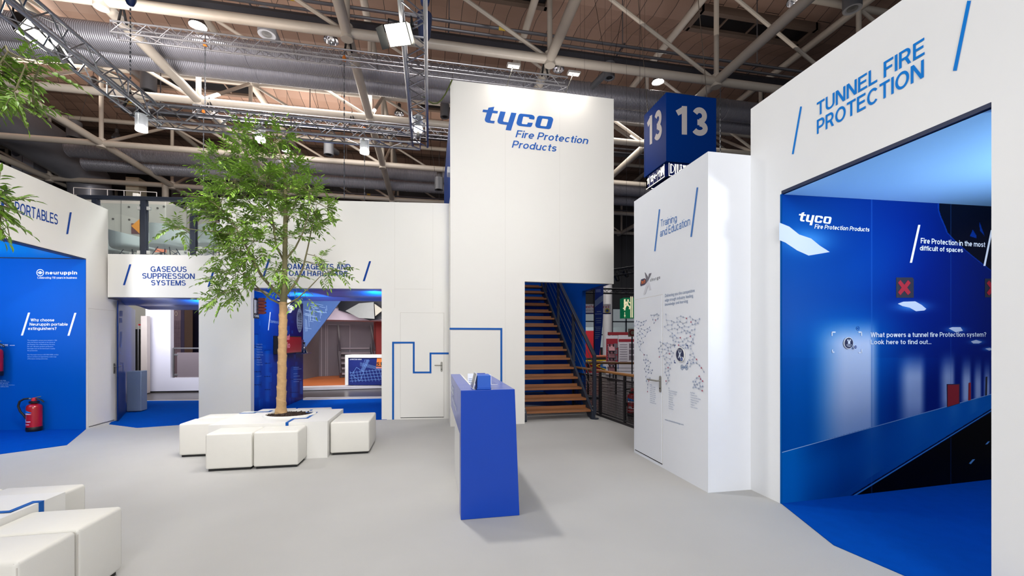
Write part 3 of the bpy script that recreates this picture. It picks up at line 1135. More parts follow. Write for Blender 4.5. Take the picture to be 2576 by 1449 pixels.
def printed(name, pl, a0, a1, z0, z1, na, nz_, fn, m, off=0.0, parent=None, thick=.02, gain=1.0):
    """a printed panel: fine grid whose colours are the print, with a solid back"""
    mb, cols = MB(), []
    for k in range(nz_ + 1):
        z = z0 + (z1(0) - z0 if callable(z1) else z1 - z0) * k / nz_
        for i in range(na + 1):
            a = a0 + (a1 - a0) * i / na
            zz = z if not callable(z1) else z0 + (z1(i / na) - z0) * k / nz_
            p = pl.p(a, zz, off)
            mb.v.append(p)
            x, y = proj(p)
            c = fn(x, y)
            cols.append(tuple(lin(max(0, min(255, v))) * gain for v in c) + (1,))
    for k in range(nz_):
        for i in range(na):
            q = k * (na + 1) + i
            mb.f.append((q, q + 1, q + na + 2, q + na + 1))
    i0 = len(mb.v)
    zt = z1 if not callable(z1) else min(z1(0), z1(1)) - .03
    mb.fbox(pl, a0, a1, z0, zt, off - thick, off - .003)
    cols += [cols[0]] * (len(mb.v) - i0)
    return obj(name, mb, m, parent, fix=False, colors=cols)


def ss(a, b, x):
    t = max(0.0, min(1.0, (x - a) / ((b - a) or 1e-6)))
    return t * t * (3 - 2 * t)


def mixc(a, b, t):
    return tuple(p + (q - p) * t for p, q in zip(a, b))


# ---- tunnel booth: printed tunnel wall
TM = Plane(TU.p(aj, 0).xy, (fl(2499, 1207) - TU.p(aj, 0)).xy, (0, -1))
zM0 = zOp - .03
zM1 = TM.at(2499, 524).z
seed = [rnd.uniform(-1, 1) for _ in range(200)]


def lamp_shape(x, y, P):
    return inpoly(x, y, P)


LAMPS = [[(1960, 560), (1985, 570), (2010, 590), (2040, 600), (2062, 618), (2087, 634), (2070, 637), (2034, 643), (2005, 630), (1975, 610), (1960, 604)],
         [(2258, 764), (2272, 759), (2302, 758), (2318, 767), (2330, 777), (2325, 781), (2304, 783), (2288, 774), (2270, 770)],
         [(2386, 826), (2395, 823), (2416, 823), (2422, 832), (2404, 836)],
         [(2442, 859), (2455, 855), (2470, 860), (2462, 864), (2448, 864)], [(2478, 877), (2490, 875), (2498, 879), (2488, 882)]]
LC = [((2030, 605), 70, 34), ((2295, 771), 46, 14), ((2405, 829), 26, 8), ((2457, 860), 20, 6), ((2488, 878), 16, 5)]
GL = [(2138, 62, 1150, 800, 88, 34, .98), (2292, 26, 1060, 885, 34, 22, .85), (2384, 13, 1028, 885, 24, 12, .8), (2430, 9, 1016, 895, 14, 9, .85), (2459, 7, 1006, 900, 11, 7, .75), (2482, 6, 1000, 905, 9, 6, .75), (2499, 5, 995, 910, 8, 5, .7)]


def tunnel_print(x, y):
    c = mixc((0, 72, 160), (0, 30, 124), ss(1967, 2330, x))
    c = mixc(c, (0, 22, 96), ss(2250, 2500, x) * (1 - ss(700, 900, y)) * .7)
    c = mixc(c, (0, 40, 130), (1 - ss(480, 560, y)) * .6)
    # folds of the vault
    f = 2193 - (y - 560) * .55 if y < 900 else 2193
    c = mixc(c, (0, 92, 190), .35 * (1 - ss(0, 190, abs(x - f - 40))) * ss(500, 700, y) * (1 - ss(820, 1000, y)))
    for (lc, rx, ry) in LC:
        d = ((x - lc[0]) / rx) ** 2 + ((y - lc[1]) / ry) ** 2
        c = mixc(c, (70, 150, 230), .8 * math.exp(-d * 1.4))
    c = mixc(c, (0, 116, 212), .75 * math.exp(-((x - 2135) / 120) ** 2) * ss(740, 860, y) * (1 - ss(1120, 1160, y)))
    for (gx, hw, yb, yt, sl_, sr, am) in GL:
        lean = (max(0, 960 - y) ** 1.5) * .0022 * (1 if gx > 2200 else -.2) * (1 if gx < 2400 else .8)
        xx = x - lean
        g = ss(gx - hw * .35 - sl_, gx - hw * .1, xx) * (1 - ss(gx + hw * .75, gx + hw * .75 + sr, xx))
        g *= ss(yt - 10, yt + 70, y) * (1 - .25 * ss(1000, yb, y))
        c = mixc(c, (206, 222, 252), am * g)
    yl = 1138 - (x - 1967) * (148 / 533.0)          # top of the wall panel
    yr = 1252 - (x - 2137) * (224 / 363.0)          # kerb line of the road
    if y > yl - 1:
        p = mixc((0, 96, 186), (0, 76, 164), ss(1990, 2060, x) * (1 - ss(2180, 2320, x)))
        p = mixc(p, (60, 128, 205), .55 * math.exp(-((x - 2195) / 26.0) ** 2) + .4 * math.exp(-((x - 2310) / 30.0) ** 2) + .5 * math.exp(-((x - 2400) / 16.0) ** 2) + .5 * math.exp(-((x - 2450) / 12.0) ** 2) if y < yr - 20 else .1)
        p = mixc(p, (0, 96, 190), .6 * ss(yl, yl + 60, y) * (1 - ss(yl + 60, yl + 160, y)))
        c = p
    if y > yr - 4 and x > 2100:
        c = (4, 14, 60) if y < yr - 1 else ((8, 40, 100) if y < yr + 4.5 else (3, 4, 10))
        for (q, w_) in (((2445, 1161), 7), ((2485, 1114), 5)):
            if abs((x - q[0]) + (y - q[1]) * .9) < w_ * .45 and abs(y - q[1]) < w_ * .8:
                c = (96, 156, 220)
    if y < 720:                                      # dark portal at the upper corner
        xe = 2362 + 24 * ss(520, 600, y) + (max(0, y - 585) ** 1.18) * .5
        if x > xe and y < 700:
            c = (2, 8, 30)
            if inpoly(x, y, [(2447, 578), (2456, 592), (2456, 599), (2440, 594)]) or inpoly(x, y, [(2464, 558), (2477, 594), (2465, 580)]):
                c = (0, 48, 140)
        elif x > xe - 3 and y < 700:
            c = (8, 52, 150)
    for sx_ in (2193, 2392):
        if abs(x - sx_) < .9:
            c = mixc(c, (40, 100, 190), .4)
    return c


mlen = (TM.at(2499, 900) - TM.p(0, 0)).xy.length
PRINT = attr_mat('tunnel_print', .42)
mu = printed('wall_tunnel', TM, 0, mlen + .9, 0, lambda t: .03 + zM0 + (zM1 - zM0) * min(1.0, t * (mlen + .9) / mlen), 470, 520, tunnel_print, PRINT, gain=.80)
mu['kind'] = 'structure'
mu['label'] = 'blue printed photo wall of a road tunnel inside the booth'
PL_ = mat('print_pale', (182, 194, 216), .45, var=0, spec=.1)
for P_ in LAMPS:
    ink('printed_lamp', MB().poly(pix(TM, P_, .0015)), PL_, mu)
ink('printed_line', MB().quad(*pix(TM, [(1967, 1137), (2499, 989.3), (2499, 990.8), (1967, 1139)], .0015)), mat('print_line', (128, 162, 206), .45, var=0, spec=.1), mu)
ink('printed_line', MB().quad(*pix(TM, [(2137, 1251.5), (2499, 1028.5), (2499, 1030.5), (2144, 1251.5)], .0015)), mat('print_kerb', (60, 136, 205), .45, var=0, spec=.1), mu)
t = MB()
P = TM.at(2009, 567, .003)
Q = TM.at(2091, 567, .003)
u = TM.d * (Q - P).length
put_logo(t, P + Vector((0, 0, .01)), u, Vector((0, 0, u.length * 1.0)))
text_on(t, TM, 'Fire Protection Products', (2048, 575), (2186.5, 583), (2048, 564), bold=.02, shear=.2)
text_on(t, TM, 'Fire Protection in the most', (2315.5, 612), (2477.5, 622), (2315.5, 598.5), bold=.02)
text_on(t, TM, 'difficult of spaces', (2313, 630), (2421.5, 635), (2313, 618), bold=.02)
text_on(t, TM, 'What powers a tunnel fire Protection system?', (2189.5, 848.3), (2480, 847), (2189.5, 836), bold=.02)
text_on(t, TM, 'Look here to find out...', (2189.5, 866), (2342, 865.5), (2189.5, 854.5), bold=.02)
ink('lettering', t, TEXTW, mu)
slash(mu, TM, (2309, 566), (2288, 661), 5.5, TEXTW)
slash(mu, TM, (2491.5, 579), (2473, 669), 5, TEXTW)
t = MB()
for x, y, dx, dy in ((2091, 834, 10, 11), (2167.5, 834, -9, 11), (2092, 887.5, 6, -8), (2168, 888.5, -9, -10)):
    bracket(t, TM, x, y, dx, dy, .012)
ink('focus_bracket', t, TEXTW, mu)
t = MB()
a, z = TM.sz(2157.5, 826)
ring = lambda r: [TM.p(a + r * math.cos(2 * math.pi * q / 18), z + r * math.sin(2 * math.pi * q / 18), .003) for q in range(18)]
t.poly(ring(.022), [ring(.018)])
t.quad(*[TM.p(a + dx * .009, z + dz * .008, .003) for dx, dz in ((-1, -1), (1, -1), (1, 1), (-1, 1))])
ink('map_icon', t, BLUE_LINE, mu)
# crosses of the lane signals printed on the wall
for x0, x1, y0, y1 in ((2254, 2298, 698, 749), (2477, 2521, 701, 748)):
    o = ink('lane_signal', MB().poly(pix(TM, [(x0, y0), (x1 - 3, y0), (x1, y0 + 4), (x1, y1), (x0, y1)], .002)), mat('signal_dark', (20, 25, 46), .5), mu)
    cx_, cy_, h_ = (x0 + x1) / 2 - 2, (y0 + y1) / 2, 13
    t = MB()
    t.poly(pix(TM, [(cx_ + dx, cy_ + dy) for dx, dy in ((-10, -19), (0, -7), (9, -19), (16, -12), (7, 0), (16, 12), (9, 19), (0, 8), (-10, 19), (-16, 12), (-7, 0), (-16, -12))], .004))
    ink('red_cross', t, mat('signal_red', (150, 8, 40), .5), mu)
t = MB()
t.poly(pix(TM, [(2381, 966), (2414, 965.5), (2414, 1015), (2382, 1025)], .002))
ink('printed_door_frame', t, mat('print_navy', (20, 26, 66), .5), mu)
t = MB()
t.poly(pix(TM, [(2383, 968), (2411.5, 967.5), (2411.5, 1014.5), (2383, 1023)], .003))
t.poly(pix(TM, [(2436, 963), (2441.5, 962), (2441.5, 1006), (2435, 1008)], .003))
ink('printed_door', t, mat('print_red', (150, 14, 36), .5), mu)
t = MB()
t.poly(pix(TM, [(2479, 948), (2483, 947), (2482, 994), (2478, 995.5)], .003))
ink('printed_door', t, mat('print_black', (10, 12, 30), .5), mu)
# round 'enter the tunnel' plate and its small badge
disc = lambda pl, x, y, r, off, n=32: [pl.p(pl.sz(x, y)[0] + r * math.cos(2 * math.pi * q / n), pl.sz(x, y)[1] + r * math.sin(2 * math.pi * q / n), off) for q in range(n)]


def badge(pl, x, y, r, nm, lab, x2, y2, r2, lines, icon):
    pc = pl.at(x, y)
    t_ = thing(nm, lab, 'plaque', pc)
    obj('plate_rim', MB().prism(disc(pl, x, y, r, .0045), pl.n * .008), WHITE2, t_)
    obj('plate_face', MB().prism(disc(pl, x, y, r * .9, .0125), pl.n * .002), mat('badge_blue', (4, 26, 74), .4, var=.5, scale=14), t_)
    m_ = MB()
    a, z = pl.sz(x, y)
    F = lambda u_, v_, off=.0158: pl.p(a + u_ * r, z + v_ * r, off)
    icon(m_, F)
    for txt, u0, u1, v0, v1 in lines:
        text_frame(m_, F(u0, v0), F(u1, v0) - F(u0, v0), F(u0, v1) - F(u0, v0), txt, bold=.02)
    ink('plate_lettering', m_, TEXTW, t_)
    sb = obj('small_badge', MB().prism(disc(pl, x2, y2, r2, .0155), pl.n * .006), WHITE2, t_)
    obj('badge_face', MB().prism(disc(pl, x2, y2, r2 * .82, .022), pl.n * .001), BLUE_DARK, sb)
    m_ = MB()
    a, z = pl.sz(x2, y2)
    for k_, txt in enumerate(('LOOK', 'HERE')):
        p_ = pl.p(a - r2 * .5, z + r2 * (.08 - .45 * k_), .0245)
        text_frame(m_, p_, pl.d * r2, Vector((0, 0, r2 * .3)), txt, bold=.02)
    ink('badge_lettering', m_, TEXTW, sb)
    return t_


def tunnel_icon(m_, F):
    arch = [F(.30 * math.cos(math.pi * q / 10), .32 + .28 * math.sin(math.pi * q / 10)) for q in range(11)]
    m_.poly([F(-.4, .3), F(-.4, .62), F(.4, .62), F(.4, .3), F(.3, .3)] + arch[1:-1] + [F(-.3, .3)])
    dome = [F(.20 * math.cos(math.pi * q / 8), .34 + .16 * math.sin(math.pi * q / 8)) for q in range(9)]
    m_.poly([F(-.28, -.14), F(.28, -.14)] + dome)


badge(TM, 2132, 863, .0585, 'wall_plaque', 'round dark blue plaque with a tunnel icon on the printed tunnel wall', 2146.5, 873, .0195,
      [('ENTER THE', -.56, .56, -.42, -.24), ('TUNNEL', -.4, .42, -.66, -.48)], tunnel_icon)


def x_icon(m_, F):
    m_.poly([F(-.35, .45), F(-.12, .45), F(.02, .12), F(.3, .5), F(.42, .42), F(.1, -.02), F(.3, -.5), F(.06, -.5), F(-.06, -.18), F(-.28, -.52), F(-.42, -.46), F(-.12, 0)])


badge(Plane((2.80, 3.86), (0, -1), (-1, 0)), 1713, 892, .083, 'wall_plaque', 'round blue plaque with a white X on the world map wall', 1719, 903.5, .026,
      [('DISCOVER', -.5, .5, .55, .68)], x_icon)

# tunnel booth: light stretch fabric ceiling, dark edge, carpet
g = MB()
zf0 = zOp - .035
NA, NB = 30, 24
for i in range(NA + 1):
    for k in range(NB + 1):
        s_, q = i / NA, k / NB
        A = TU.p(aj + (an + 1.6 - aj) * q, 0)
        Bp = TM.p((mlen + .9) * s_, 0)
        x = 3.32 + (mlen + .9) * s_
        y0 = TM.p((x - 3.3) / TM.d.x, 0).y
        y = y0 - q * 3.1 - .004
        zz = zf0 + (zM1 - zf0 + .02) * min(1, s_ * (mlen + .9) / mlen) * (1 - q * .5) - .05 * math.sin(math.pi * q) * s_
        g.v.append(Vector((x, y, zz)))
for i in range(NA):
    for k in range(NB):
        q = i * (NB + 1) + k
        g.f.append((q, q + 1, q + NB + 2, q + NB + 1))
struct('ceiling_tunnel', g, FABRIC, label='pale blue stretch fabric ceiling of the tunnel booth', smooth=True)
b = MB()
b.fbox(TM, 0, mlen + .9, zM1 - .02, zM0 + .2, .003, .02)
b = MB()
c0 = TU.p(aj, 0)
pts = [c0, fl(2097, 1372), fl(2275, 1449), fl(2275, 1449) + Vector((.1, -.8, 0)), Vector((3.3, .2, 0)), Vector((7, .2, 0)), TM.p(mlen + .9, 0)]
b.prism([p.xy.to_3d() + Vector((0, 0, .0005)) for p in pts], (0, 0, .006))
tag(obj('carpet', b, CARPET), 'bright blue carpet spilling out of the tunnel booth', 'carpet')
area('booth_light', (5.2, 1.0, 1.9), (4.6, 2.6, 3.0), 42, .8, .3, (.9, .95, 1), 110)
area('booth_light', (4.9, .7, 2.7), (4.6, 3.5, 1.0), 8, 1.2, .3, (.92, .96, 1))

# ---- portables booth: blue wall, bright fabric ceiling, carpet, extinguishers
j0 = LW.p(sj, 0)
PB = Plane(j0.xy, (fl(0, 1083) - j0).xy, (0, -1))
zP = PB.at(100, 649).z
b = MB().fbox(PB, .004, 4.2, 0, zopL - .012, -.014, 0)
wp = struct('wall_portables', b, mat('portables_blue', (0, 80, 172), .5, var=.02, spec=.06), label='blue graphic wall inside the portables booth')
t = MB()
text_on(t, PB, 'neuruppin', (115, 690.5), (194.5, 690.5), (115, 681.5), bold=.045, track=1.08)
text_on(t, PB, 'Celebrating 110 years in business', (94.5, 701.2), (194, 701.2), (94.5, 696), bold=.012)
a, z = PB.sz(101.5, 686)
ring = lambda r, n=24: [PB.p(a + r * math.cos(2 * math.pi * q / n), z + r * math.sin(2 * math.pi * q / n), .003) for q in range(n)]
t.poly(ring(.062), [ring(.05)])
t.poly([PB.p(a + dx, z + dz, .003) for dx, dz in ((-.045, 0), (0, .03), (.045, 0), (0, -.03))], [[PB.p(a + dx, z + dz, .003) for dx, dz in ((-.025, 0), (0, .017), (.025, 0), (0, -.017))]])
t.poly([PB.p(a + dx, z + dz, .003) for dx, dz in ((-.012, -.012), (.012, -.012), (.01, .006), (0, .02), (-.01, .006))])
text_on(t, PB, 'Why choose', (77.5, 808.5), (137, 808.5), (77.5, 801.2), bold=.02)
text_on(t, PB, 'Neuruppin portable', (75, 819.2), (171, 819.2), (75, 812), bold=.02)
text_on(t, PB, 'extinguishers?', (71, 830), (142.5, 830), (71, 822.5), bold=.02)
text_on(t, PB, 'CULTURE', (-5, 871), (21, 871), (-5, 866), bold=.02)
t.quad(*pix(PB, [(25, 868.3), (37.5, 868.3), (37.5, 869.3), (25, 869.3)]))
ink('lettering', t, TEXTW, wp)
slash(wp, PB, (71, 786.5), (53, 844), 5.2, TEXTW)
slash(wp, PB, (187.5, 787), (170, 844.5), 5.2, TEXTW)
t = MB()
para = ['The extinguisher success story started in 1905', 'when the factory was built on the shores of', 'lake Ruppiner See, in Brandenburg, Germany.', 'For over 100 years, products produced in', 'Neuruppin have set the benchmark in quality', 'fire protection.', '', 'Our Neuruppin factory is ISO 9001:2008 certified', 'and our products are approved by a wide range', 'of European testing authorities.']
for k, rw in enumerate(para):
    if rw:
        y = 858 + 5.15 * k
        text_on(t, PB, rw, (69.3, y), (69.3 + 1.62 * len(rw), y), (69.3, y - 3.1))
for k, rw in enumerate(['MOSTEX BREF 9E S 900A', 'Chrome, theatre, airtours,', 'museum, hotel, libraries', 'Extinguisher tube steel stainless.', 'Can be used without dirt.']):
    y = 958.5 + 3.8 * k
    text_on(t, PB, rw, (-20, y), (-20 + 1.7 * len(rw), y), (-20, y - 2.5))
ink('body_lettering', t, mat('pale_vinyl', (150, 190, 232), .5, var=0), wp)
g = MB()
for i in range(25):
    for k in range(13):
        q, s_ = i / 24, k / 12
        A = LW.p(sj - .003 - 3.9 * (q), 0, -.123)
        p = A + PB.d * (4.0 * s_)
        p.z = zopL - .02 + (zP - zopL + .02) * min(1, (1 - q) * 1.0) * .9 - .06 * math.sin(math.pi * q) * math.sin(math.pi * s_)
        g.v.append(p)
for i in range(24):
    for k in range(12):
        q = i * 13 + k
        g.f.append((q, q + 1, q + 14, q + 13))
struct('ceiling_portables', g, FABRIC_B, label='bright blue stretch fabric ceiling of the portables booth', smooth=True)
b = MB()
pts = [j0, fl(168, 1120), fl(0, 1143), fl(0, 1143) + Vector((-.9, -.9, 0)), Vector((-9.8, 5.6, 0)), PB.p(4.1, 0)]
b.prism([p.xy.to_3d() + Vector((0, 0, .0005)) for p in pts], (0, 0, .006))
tag(obj('carpet', b, CARPET), 'blue carpet in front of the extinguisher display wall', 'carpet')
area('booth_light', (-8.2, 6.4, 2.55), (-7.0, 8.7, 1.9), 24, .6, .25, (.95, .97, 1))
area('booth_light', (-8.4, 6.0, 1.7), (-7.2, 7.0, 3.0), 60, .8, .4, (.9, .95, 1), 110)


def extinguisher(base, label, hung=False):
    h, r = .46, .098
    t_ = thing('fire_extinguisher', label, 'fire extinguisher', base)
    x, y, z = base
    prof = [(.0, .05), (r, .05), (r, h - .07), (r * .985, h - .04), (r * .86, h - .014), (r * .55, h + .002), (.036, h + .014), (.036, h + .03)]
    obj('cylinder', MB().lathe(prof, base, 36), RED, t_, smooth=True)
    obj('base_ring', MB().lathe([(0, .001), (r * .97, .001), (r * 1.03, .012), (r * 1.03, .07), (r, .078)], base, 36), BLACKP, t_, smooth=True)
    obj('neck_ring', MB().lathe([(.03, h + .016), (.062, h + .018), (.066, h + .03), (.066, h + .048), (.05, h + .056), (0, h + .056)], base, 24), BLACKP, t_, smooth=True)
    zt = z + h + .054
    v = MB()
    v.hexa([(x - .034, y - .026, zt), (x + .03, y - .026, zt), (x + .03, y + .026, zt), (x - .034, y + .026, zt)],
           [(x - .016, y - .02, zt + .06), (x + .026, y - .02, zt + .056), (x + .026, y + .02, zt + .056), (x - .016, y + .02, zt + .06)])
    vo = obj('valve', v, mat('valve_red', (200, 40, 52), .4), t_, bevel=.008)
    obj('lever', MB().tube([(x + .016, y, zt + .04), (x + .07, y - .004, zt + .034), (x + .12, y - .01, zt + .008), (x + .15, y - .012, zt - .022)], [.013, .014, .013, .011], 8), BLACKP, t_, smooth=True)
    obj('safety_pin', MB().tube([(x + .02, y, zt + .06), (x + .1, y - .005, zt + .078)], .0045, 6), mat('brass', (200, 170, 80), .35, .6), t_)
    hs = [(x - .03, y - .005, zt + .035), (x - .07, y - .01, zt + .045), (x - .13, y - .02, zt + .04), (x - .185, y - .03, zt - .0), (x - .2, y - .035, zt - .08), (x - .175, y - .03, zt - .17), (x - .13, y - .02, zt - .24), (x - .108, y - .01, zt - .3)]
    obj('hose', MB().tube(hs, .0155, 10), RUBBER, t_, smooth=True)
    obj('hose_ferrule', MB().tube([(x - .03, y - .005, zt + .035), (x - .062, y - .01, zt + .044)], .017, 10), STEEL, t_)
    # printed label wrapped on the front left of the cylinder
    def wrap(z0, z1, t0, t1, cut=0.0):
        m_ = MB()
        n = 14
        rr = r + .0012
        for q in range(n):
            ta, tb = t0 + (t1 - t0) * q / n, t0 + (t1 - t0) * (q + 1) / n
            za, zb = z1 - cut * (q / n) ** 2, z1 - cut * ((q + 1) / n) ** 2
            m_.quad((x + rr * math.cos(ta), y + rr * math.sin(ta), z + z0), (x + rr * math.cos(tb), y + rr * math.sin(tb), z + z0),
                    (x + rr * math.cos(tb), y + rr * math.sin(tb), z + max(z0, zb)), (x + rr * math.cos(ta), y + rr * math.sin(ta), z + max(z0, za)))
        return m_
    L = math.radians
    lb = obj('label_blue', wrap(.32, .375, L(185), L(290), .05), BLUE_SKY, t_, fix=False)
    for q_ in ((.295, .318, L(185), L(287), .018), (.166, .178, L(188), L(282)), (.118, .127, L(192), L(272)), (.185, .21, L(200), L(238))):
        obj('label_band', wrap(*q_), TEXTW, t_, fix=False)
    for q in range(4):
        obj('label_line', wrap(.228 + q * .016, .233 + q * .016, L(205), L(250)), mat('label_pink', (190, 110, 120), .5, var=0), t_, fix=False)
    if hung:
        bx = MB().box(x - .03, x + .03, y + .06, y + .125, z + .3, z + .36)
        obj('wall_bracket', bx, BLACKP, t_)
    return t_


pe = fl(86, 1085)
extinguisher((pe.x, pe.y, .0068), 'red fire extinguisher standing on the blue carpet against the blue wall')
ph = PB.at(8, 940, .13)
extinguisher((ph.x, ph.y, PB.at(8, 944, .13).z), 'red fire extinguisher hung on the blue wall below the white CULTURE caption', True)

# ---- gaseous booth
ga, gb = fl(297.7, 1060.4), fl(317, 1038)
GW = Plane(ga.xy, (gb - ga).xy, (1, 0))
glen = GW.sz(340.5, 900)[0]
bb = [random.Random(11).random() for _ in range(400)]


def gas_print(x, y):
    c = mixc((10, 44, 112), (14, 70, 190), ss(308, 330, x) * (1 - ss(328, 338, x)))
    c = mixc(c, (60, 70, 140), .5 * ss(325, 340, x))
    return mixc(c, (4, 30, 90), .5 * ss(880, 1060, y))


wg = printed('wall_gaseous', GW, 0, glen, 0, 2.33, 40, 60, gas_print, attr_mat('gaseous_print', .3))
wg['kind'] = 'structure'
wg['label'] = 'dark blue printed side wall of the gaseous booth'
t = MB()
for x0, y0, w_, h_ in ((301, 782, 7, 14), (301, 800, 6, 12), (302, 834, 4, 40), (304, 836, 2, 26), (301, 886, 3, 3), (305, 890, 4, 2), (302, 912, 5, 2), (302, 917, 5, 1.5), (302, 922, 4, 1.5), (309, 912, 2, 24)):
    t.quad(*pix(GW, [(x0, y0), (x0 + w_, y0), (x0 + w_, y0 + h_), (x0, y0 + h_)]))
ink('printed_panel', t, mat('faint_print', (52, 82, 150), .5, var=.3, scale=60), wg)


def cove(name, pl, s0, s1, z0, z1, deep, lab, sag):
    """glossy stretch ceiling running back from a fascia, hanging in a soft wave"""
    g_ = MB()
    n, m_ = 28, 20
    for i in range(n + 1):
        for k_ in range(m_ + 1):
            t_, q = i / n, k_ / m_
            zz = z0 + (z1 - z0) * t_ + sag * math.sin(2.6 * math.pi * t_ + .6) * (t_ * (1.15 - t_)) * 2
            zz -= .05 * ss(.75, 1, t_)
            g_.v.append(pl.p(s0 + (s1 - s0) * q, zz, -.121 - deep * t_))
    for i in range(n):
        for k_ in range(m_):
            q = i * (m_ + 1) + k_
            g_.f.append((q, q + 1, q + m_ + 2, q + m_ + 1))
    return struct(name, g_, FABRIC_G, label=lab, smooth=True)


cove('ceiling_gaseous', BW, s_g0 - .1, s_end + .75, zG, zG - .06, 1.9, 'glossy blue stretch ceiling of the gaseous booth', .05)
c = MB()
pts = [fl(274, 1067.5), fl(345, 1076.5), fl(500, 1066), BW.p(s_g0 - .1, 0), fl(500, 1008), fl(345, 1009), fl(330, 1020)]
c.prism([p.xy.to_3d() + Vector((0, 0, .0005)) for p in pts], (0, 0, .006))
tag(obj('carpet', c, CARPET), 'blue carpet under the gaseous booth doorway', 'carpet')
p0 = GW.at(317, 1037, .01)
zl_, zh_ = .10, None
pq = Plane(p0.xy, (1, 0.1), (0, -1))
zl_ = pq.at(317, 1036).z
zh_ = pq.at(317, 934).z
wd = (pq.at(355, 1000) - p0).xy.length
tag(obj('wall_cabinet', MB().fbox(pq, 0, wd, max(.02, zl_), zh_, -.25, 0), mat('grey_blue_lacquer', (112, 128, 152), .45), bevel=.012),
    'grey box cabinet fixed to the printed blue wall of the gaseous booth', 'cabinet')
area('booth_light', BW.p(s_g0 + .35, 2.2, -.55), BW.p(s_g0 + .5, 2.36, -.9), 7.0, .1, .1)
area('booth_light', BW.p((s_g0 + s_end) / 2, 2.0, -1.3), BW.p((s_g0 + s_end) / 2 + .3, 0, -1.5), 14, .4, .3)

# ---- foam booth
fj = BW.p(s_f1, 0, -.12)
FW = Plane(fj.xy, (fl(762.5, 1004) - fj).xy, (1, 0))
flen = FW.sz(762.5, 1000)[0]
fr = random.Random(5)
RECT = []
for _ in range(120):
    x = fr.uniform(631, 762)
    y = fr.uniform(760, 1050)
    RECT.append((x, y, fr.uniform(2, 9), fr.uniform(6, 60) * (1 if y > 880 else .5), fr.uniform(-.5, .9)))
TANKS = [(636, 868, 656, 1000), (665, 880, 680, 1010), (700, 920, 716, 990), (640, 840, 650, 880), (730, 920, 752, 1000)]


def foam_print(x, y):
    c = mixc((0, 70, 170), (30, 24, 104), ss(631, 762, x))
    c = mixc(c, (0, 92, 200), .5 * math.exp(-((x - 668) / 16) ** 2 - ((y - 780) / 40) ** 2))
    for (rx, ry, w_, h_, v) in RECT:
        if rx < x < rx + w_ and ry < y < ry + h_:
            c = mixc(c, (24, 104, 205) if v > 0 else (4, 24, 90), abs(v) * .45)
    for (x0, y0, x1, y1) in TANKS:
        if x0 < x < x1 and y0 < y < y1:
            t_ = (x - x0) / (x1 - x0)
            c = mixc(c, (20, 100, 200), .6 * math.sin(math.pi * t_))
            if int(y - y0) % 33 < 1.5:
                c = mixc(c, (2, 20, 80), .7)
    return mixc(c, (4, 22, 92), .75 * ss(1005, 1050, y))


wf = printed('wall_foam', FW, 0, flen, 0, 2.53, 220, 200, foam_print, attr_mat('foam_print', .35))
wf['kind'] = 'structure'
wf['label'] = 'blue industrial photo wall inside the foam booth'
t = MB()
text_on(t, FW, 'Experience is the difference', (679, 811), (722, 818), (679, 803), bold=.01)
for k, rw in enumerate(['Design in fire', 'Rimm works for', 'Pipeline fire', 'Temperate comes', 'Double fire mons', 'Cams fire', 'Colored fire', 'Loading rooms', 'Pergrinet rooms']):
    y = 868.5 + k * 6.4
    text_on(t, FW, rw, (645, y), (645 + len(rw) * 1.05, y + .1), (645, y - 4.2))
text_on(t, FW, 'www.skumfoam.com', (645, 948.5), (657, 947), (645, 945.5))
for k in range(2):
    t.quad(*pix(FW, [(738, 853 + 3 * k), (752, 853 + 3 * k), (752, 854.4 + 3 * k), (738, 854.4 + 3 * k)]))
for x, y, w_ in ((738, 924, 14), (738, 928, 20), (738, 940, 10), (738, 946, 16), (738, 954, 20), (738, 960, 14)):
    t.quad(*pix(FW, [(x, y), (x + w_, y - .6), (x + w_, y + .4), (x, y + 1)]))
ink('lettering', t, mat('dim_vinyl', (130, 165, 220), .5, var=0), wf)
slash(wf, FW, (678.5, 785), (673.5, 831), 2.2, TEXTW)
a, z = FW.sz(753.5, 806)
el = lambda r1, r2, off: [FW.p(a + r1 * math.cos(2 * math.pi * q / 28), z + r2 * math.sin(2 * math.pi * q / 28), off) for q in range(28)]
rr_ = (FW.at(761, 806) - FW.at(746, 806)).xy.length / 2
ink('oval_panel', MB().poly(el(rr_, .31, .003)), mat('oval_grey', (150, 165, 196), .5), wf)
t = MB()
for k, (rw, h_) in enumerate((('COME', .07), ('AND SEE', .07), ('THE FOAM', .035), ('SYSTEMS', .035), ('IN ACTION', .03), ('ON THE', .03), ('DEPT', .05))):
    zz = z + .17 - k * .068
    text_frame(t, FW.p(a - rr_ * .62, zz - h_ / 2, .005), FW.d * rr_ * 1.24, Vector((0, 0, h_)), rw, bold=.03)
ink('oval_lettering', t, mat('oval_ink', (40, 52, 100), .5, var=0), wf)
pc = FW.sz(638, 750)
pd = FW.sz(651.5, 802)
t = MB().fbox(FW, pc[0], pd[0], pd[1], pc[1], .002, .006)
tag(obj('poster', t, mat('poster_dark', (26, 28, 40), .5)), 'narrow dark poster with a white product picture on the foam wall', 'poster')
pof = bpy.data.objects['poster']
w2 = pd[0] - pc[0]
obj('poster_picture', MB().fbox(FW, pc[0] + w2 * .04, pd[0] - w2 * .45, pd[1] + .1, pc[1] - .03, .006, .0075), mat('poster_white', (206, 212, 220), .5), pof)
t = MB()
for k in range(5):
    t.add(MB().lathe([(0, 0), (.03, .02), (.035, .1), (.02, .15)], FW.p(pc[0] + w2 * .66, pd[1] + .12 + k * .065, .01), 8, FW.n))
obj('poster_figure', t, mat('poster_red', (150, 70, 60), .5), pof)
t = MB()
text_frame(t, FW.p(pc[0] + w2 * .1, pd[1] + .03, .0075), FW.d * w2 * .8, Vector((0, 0, .04)), 'FLANGE', bold=.02)
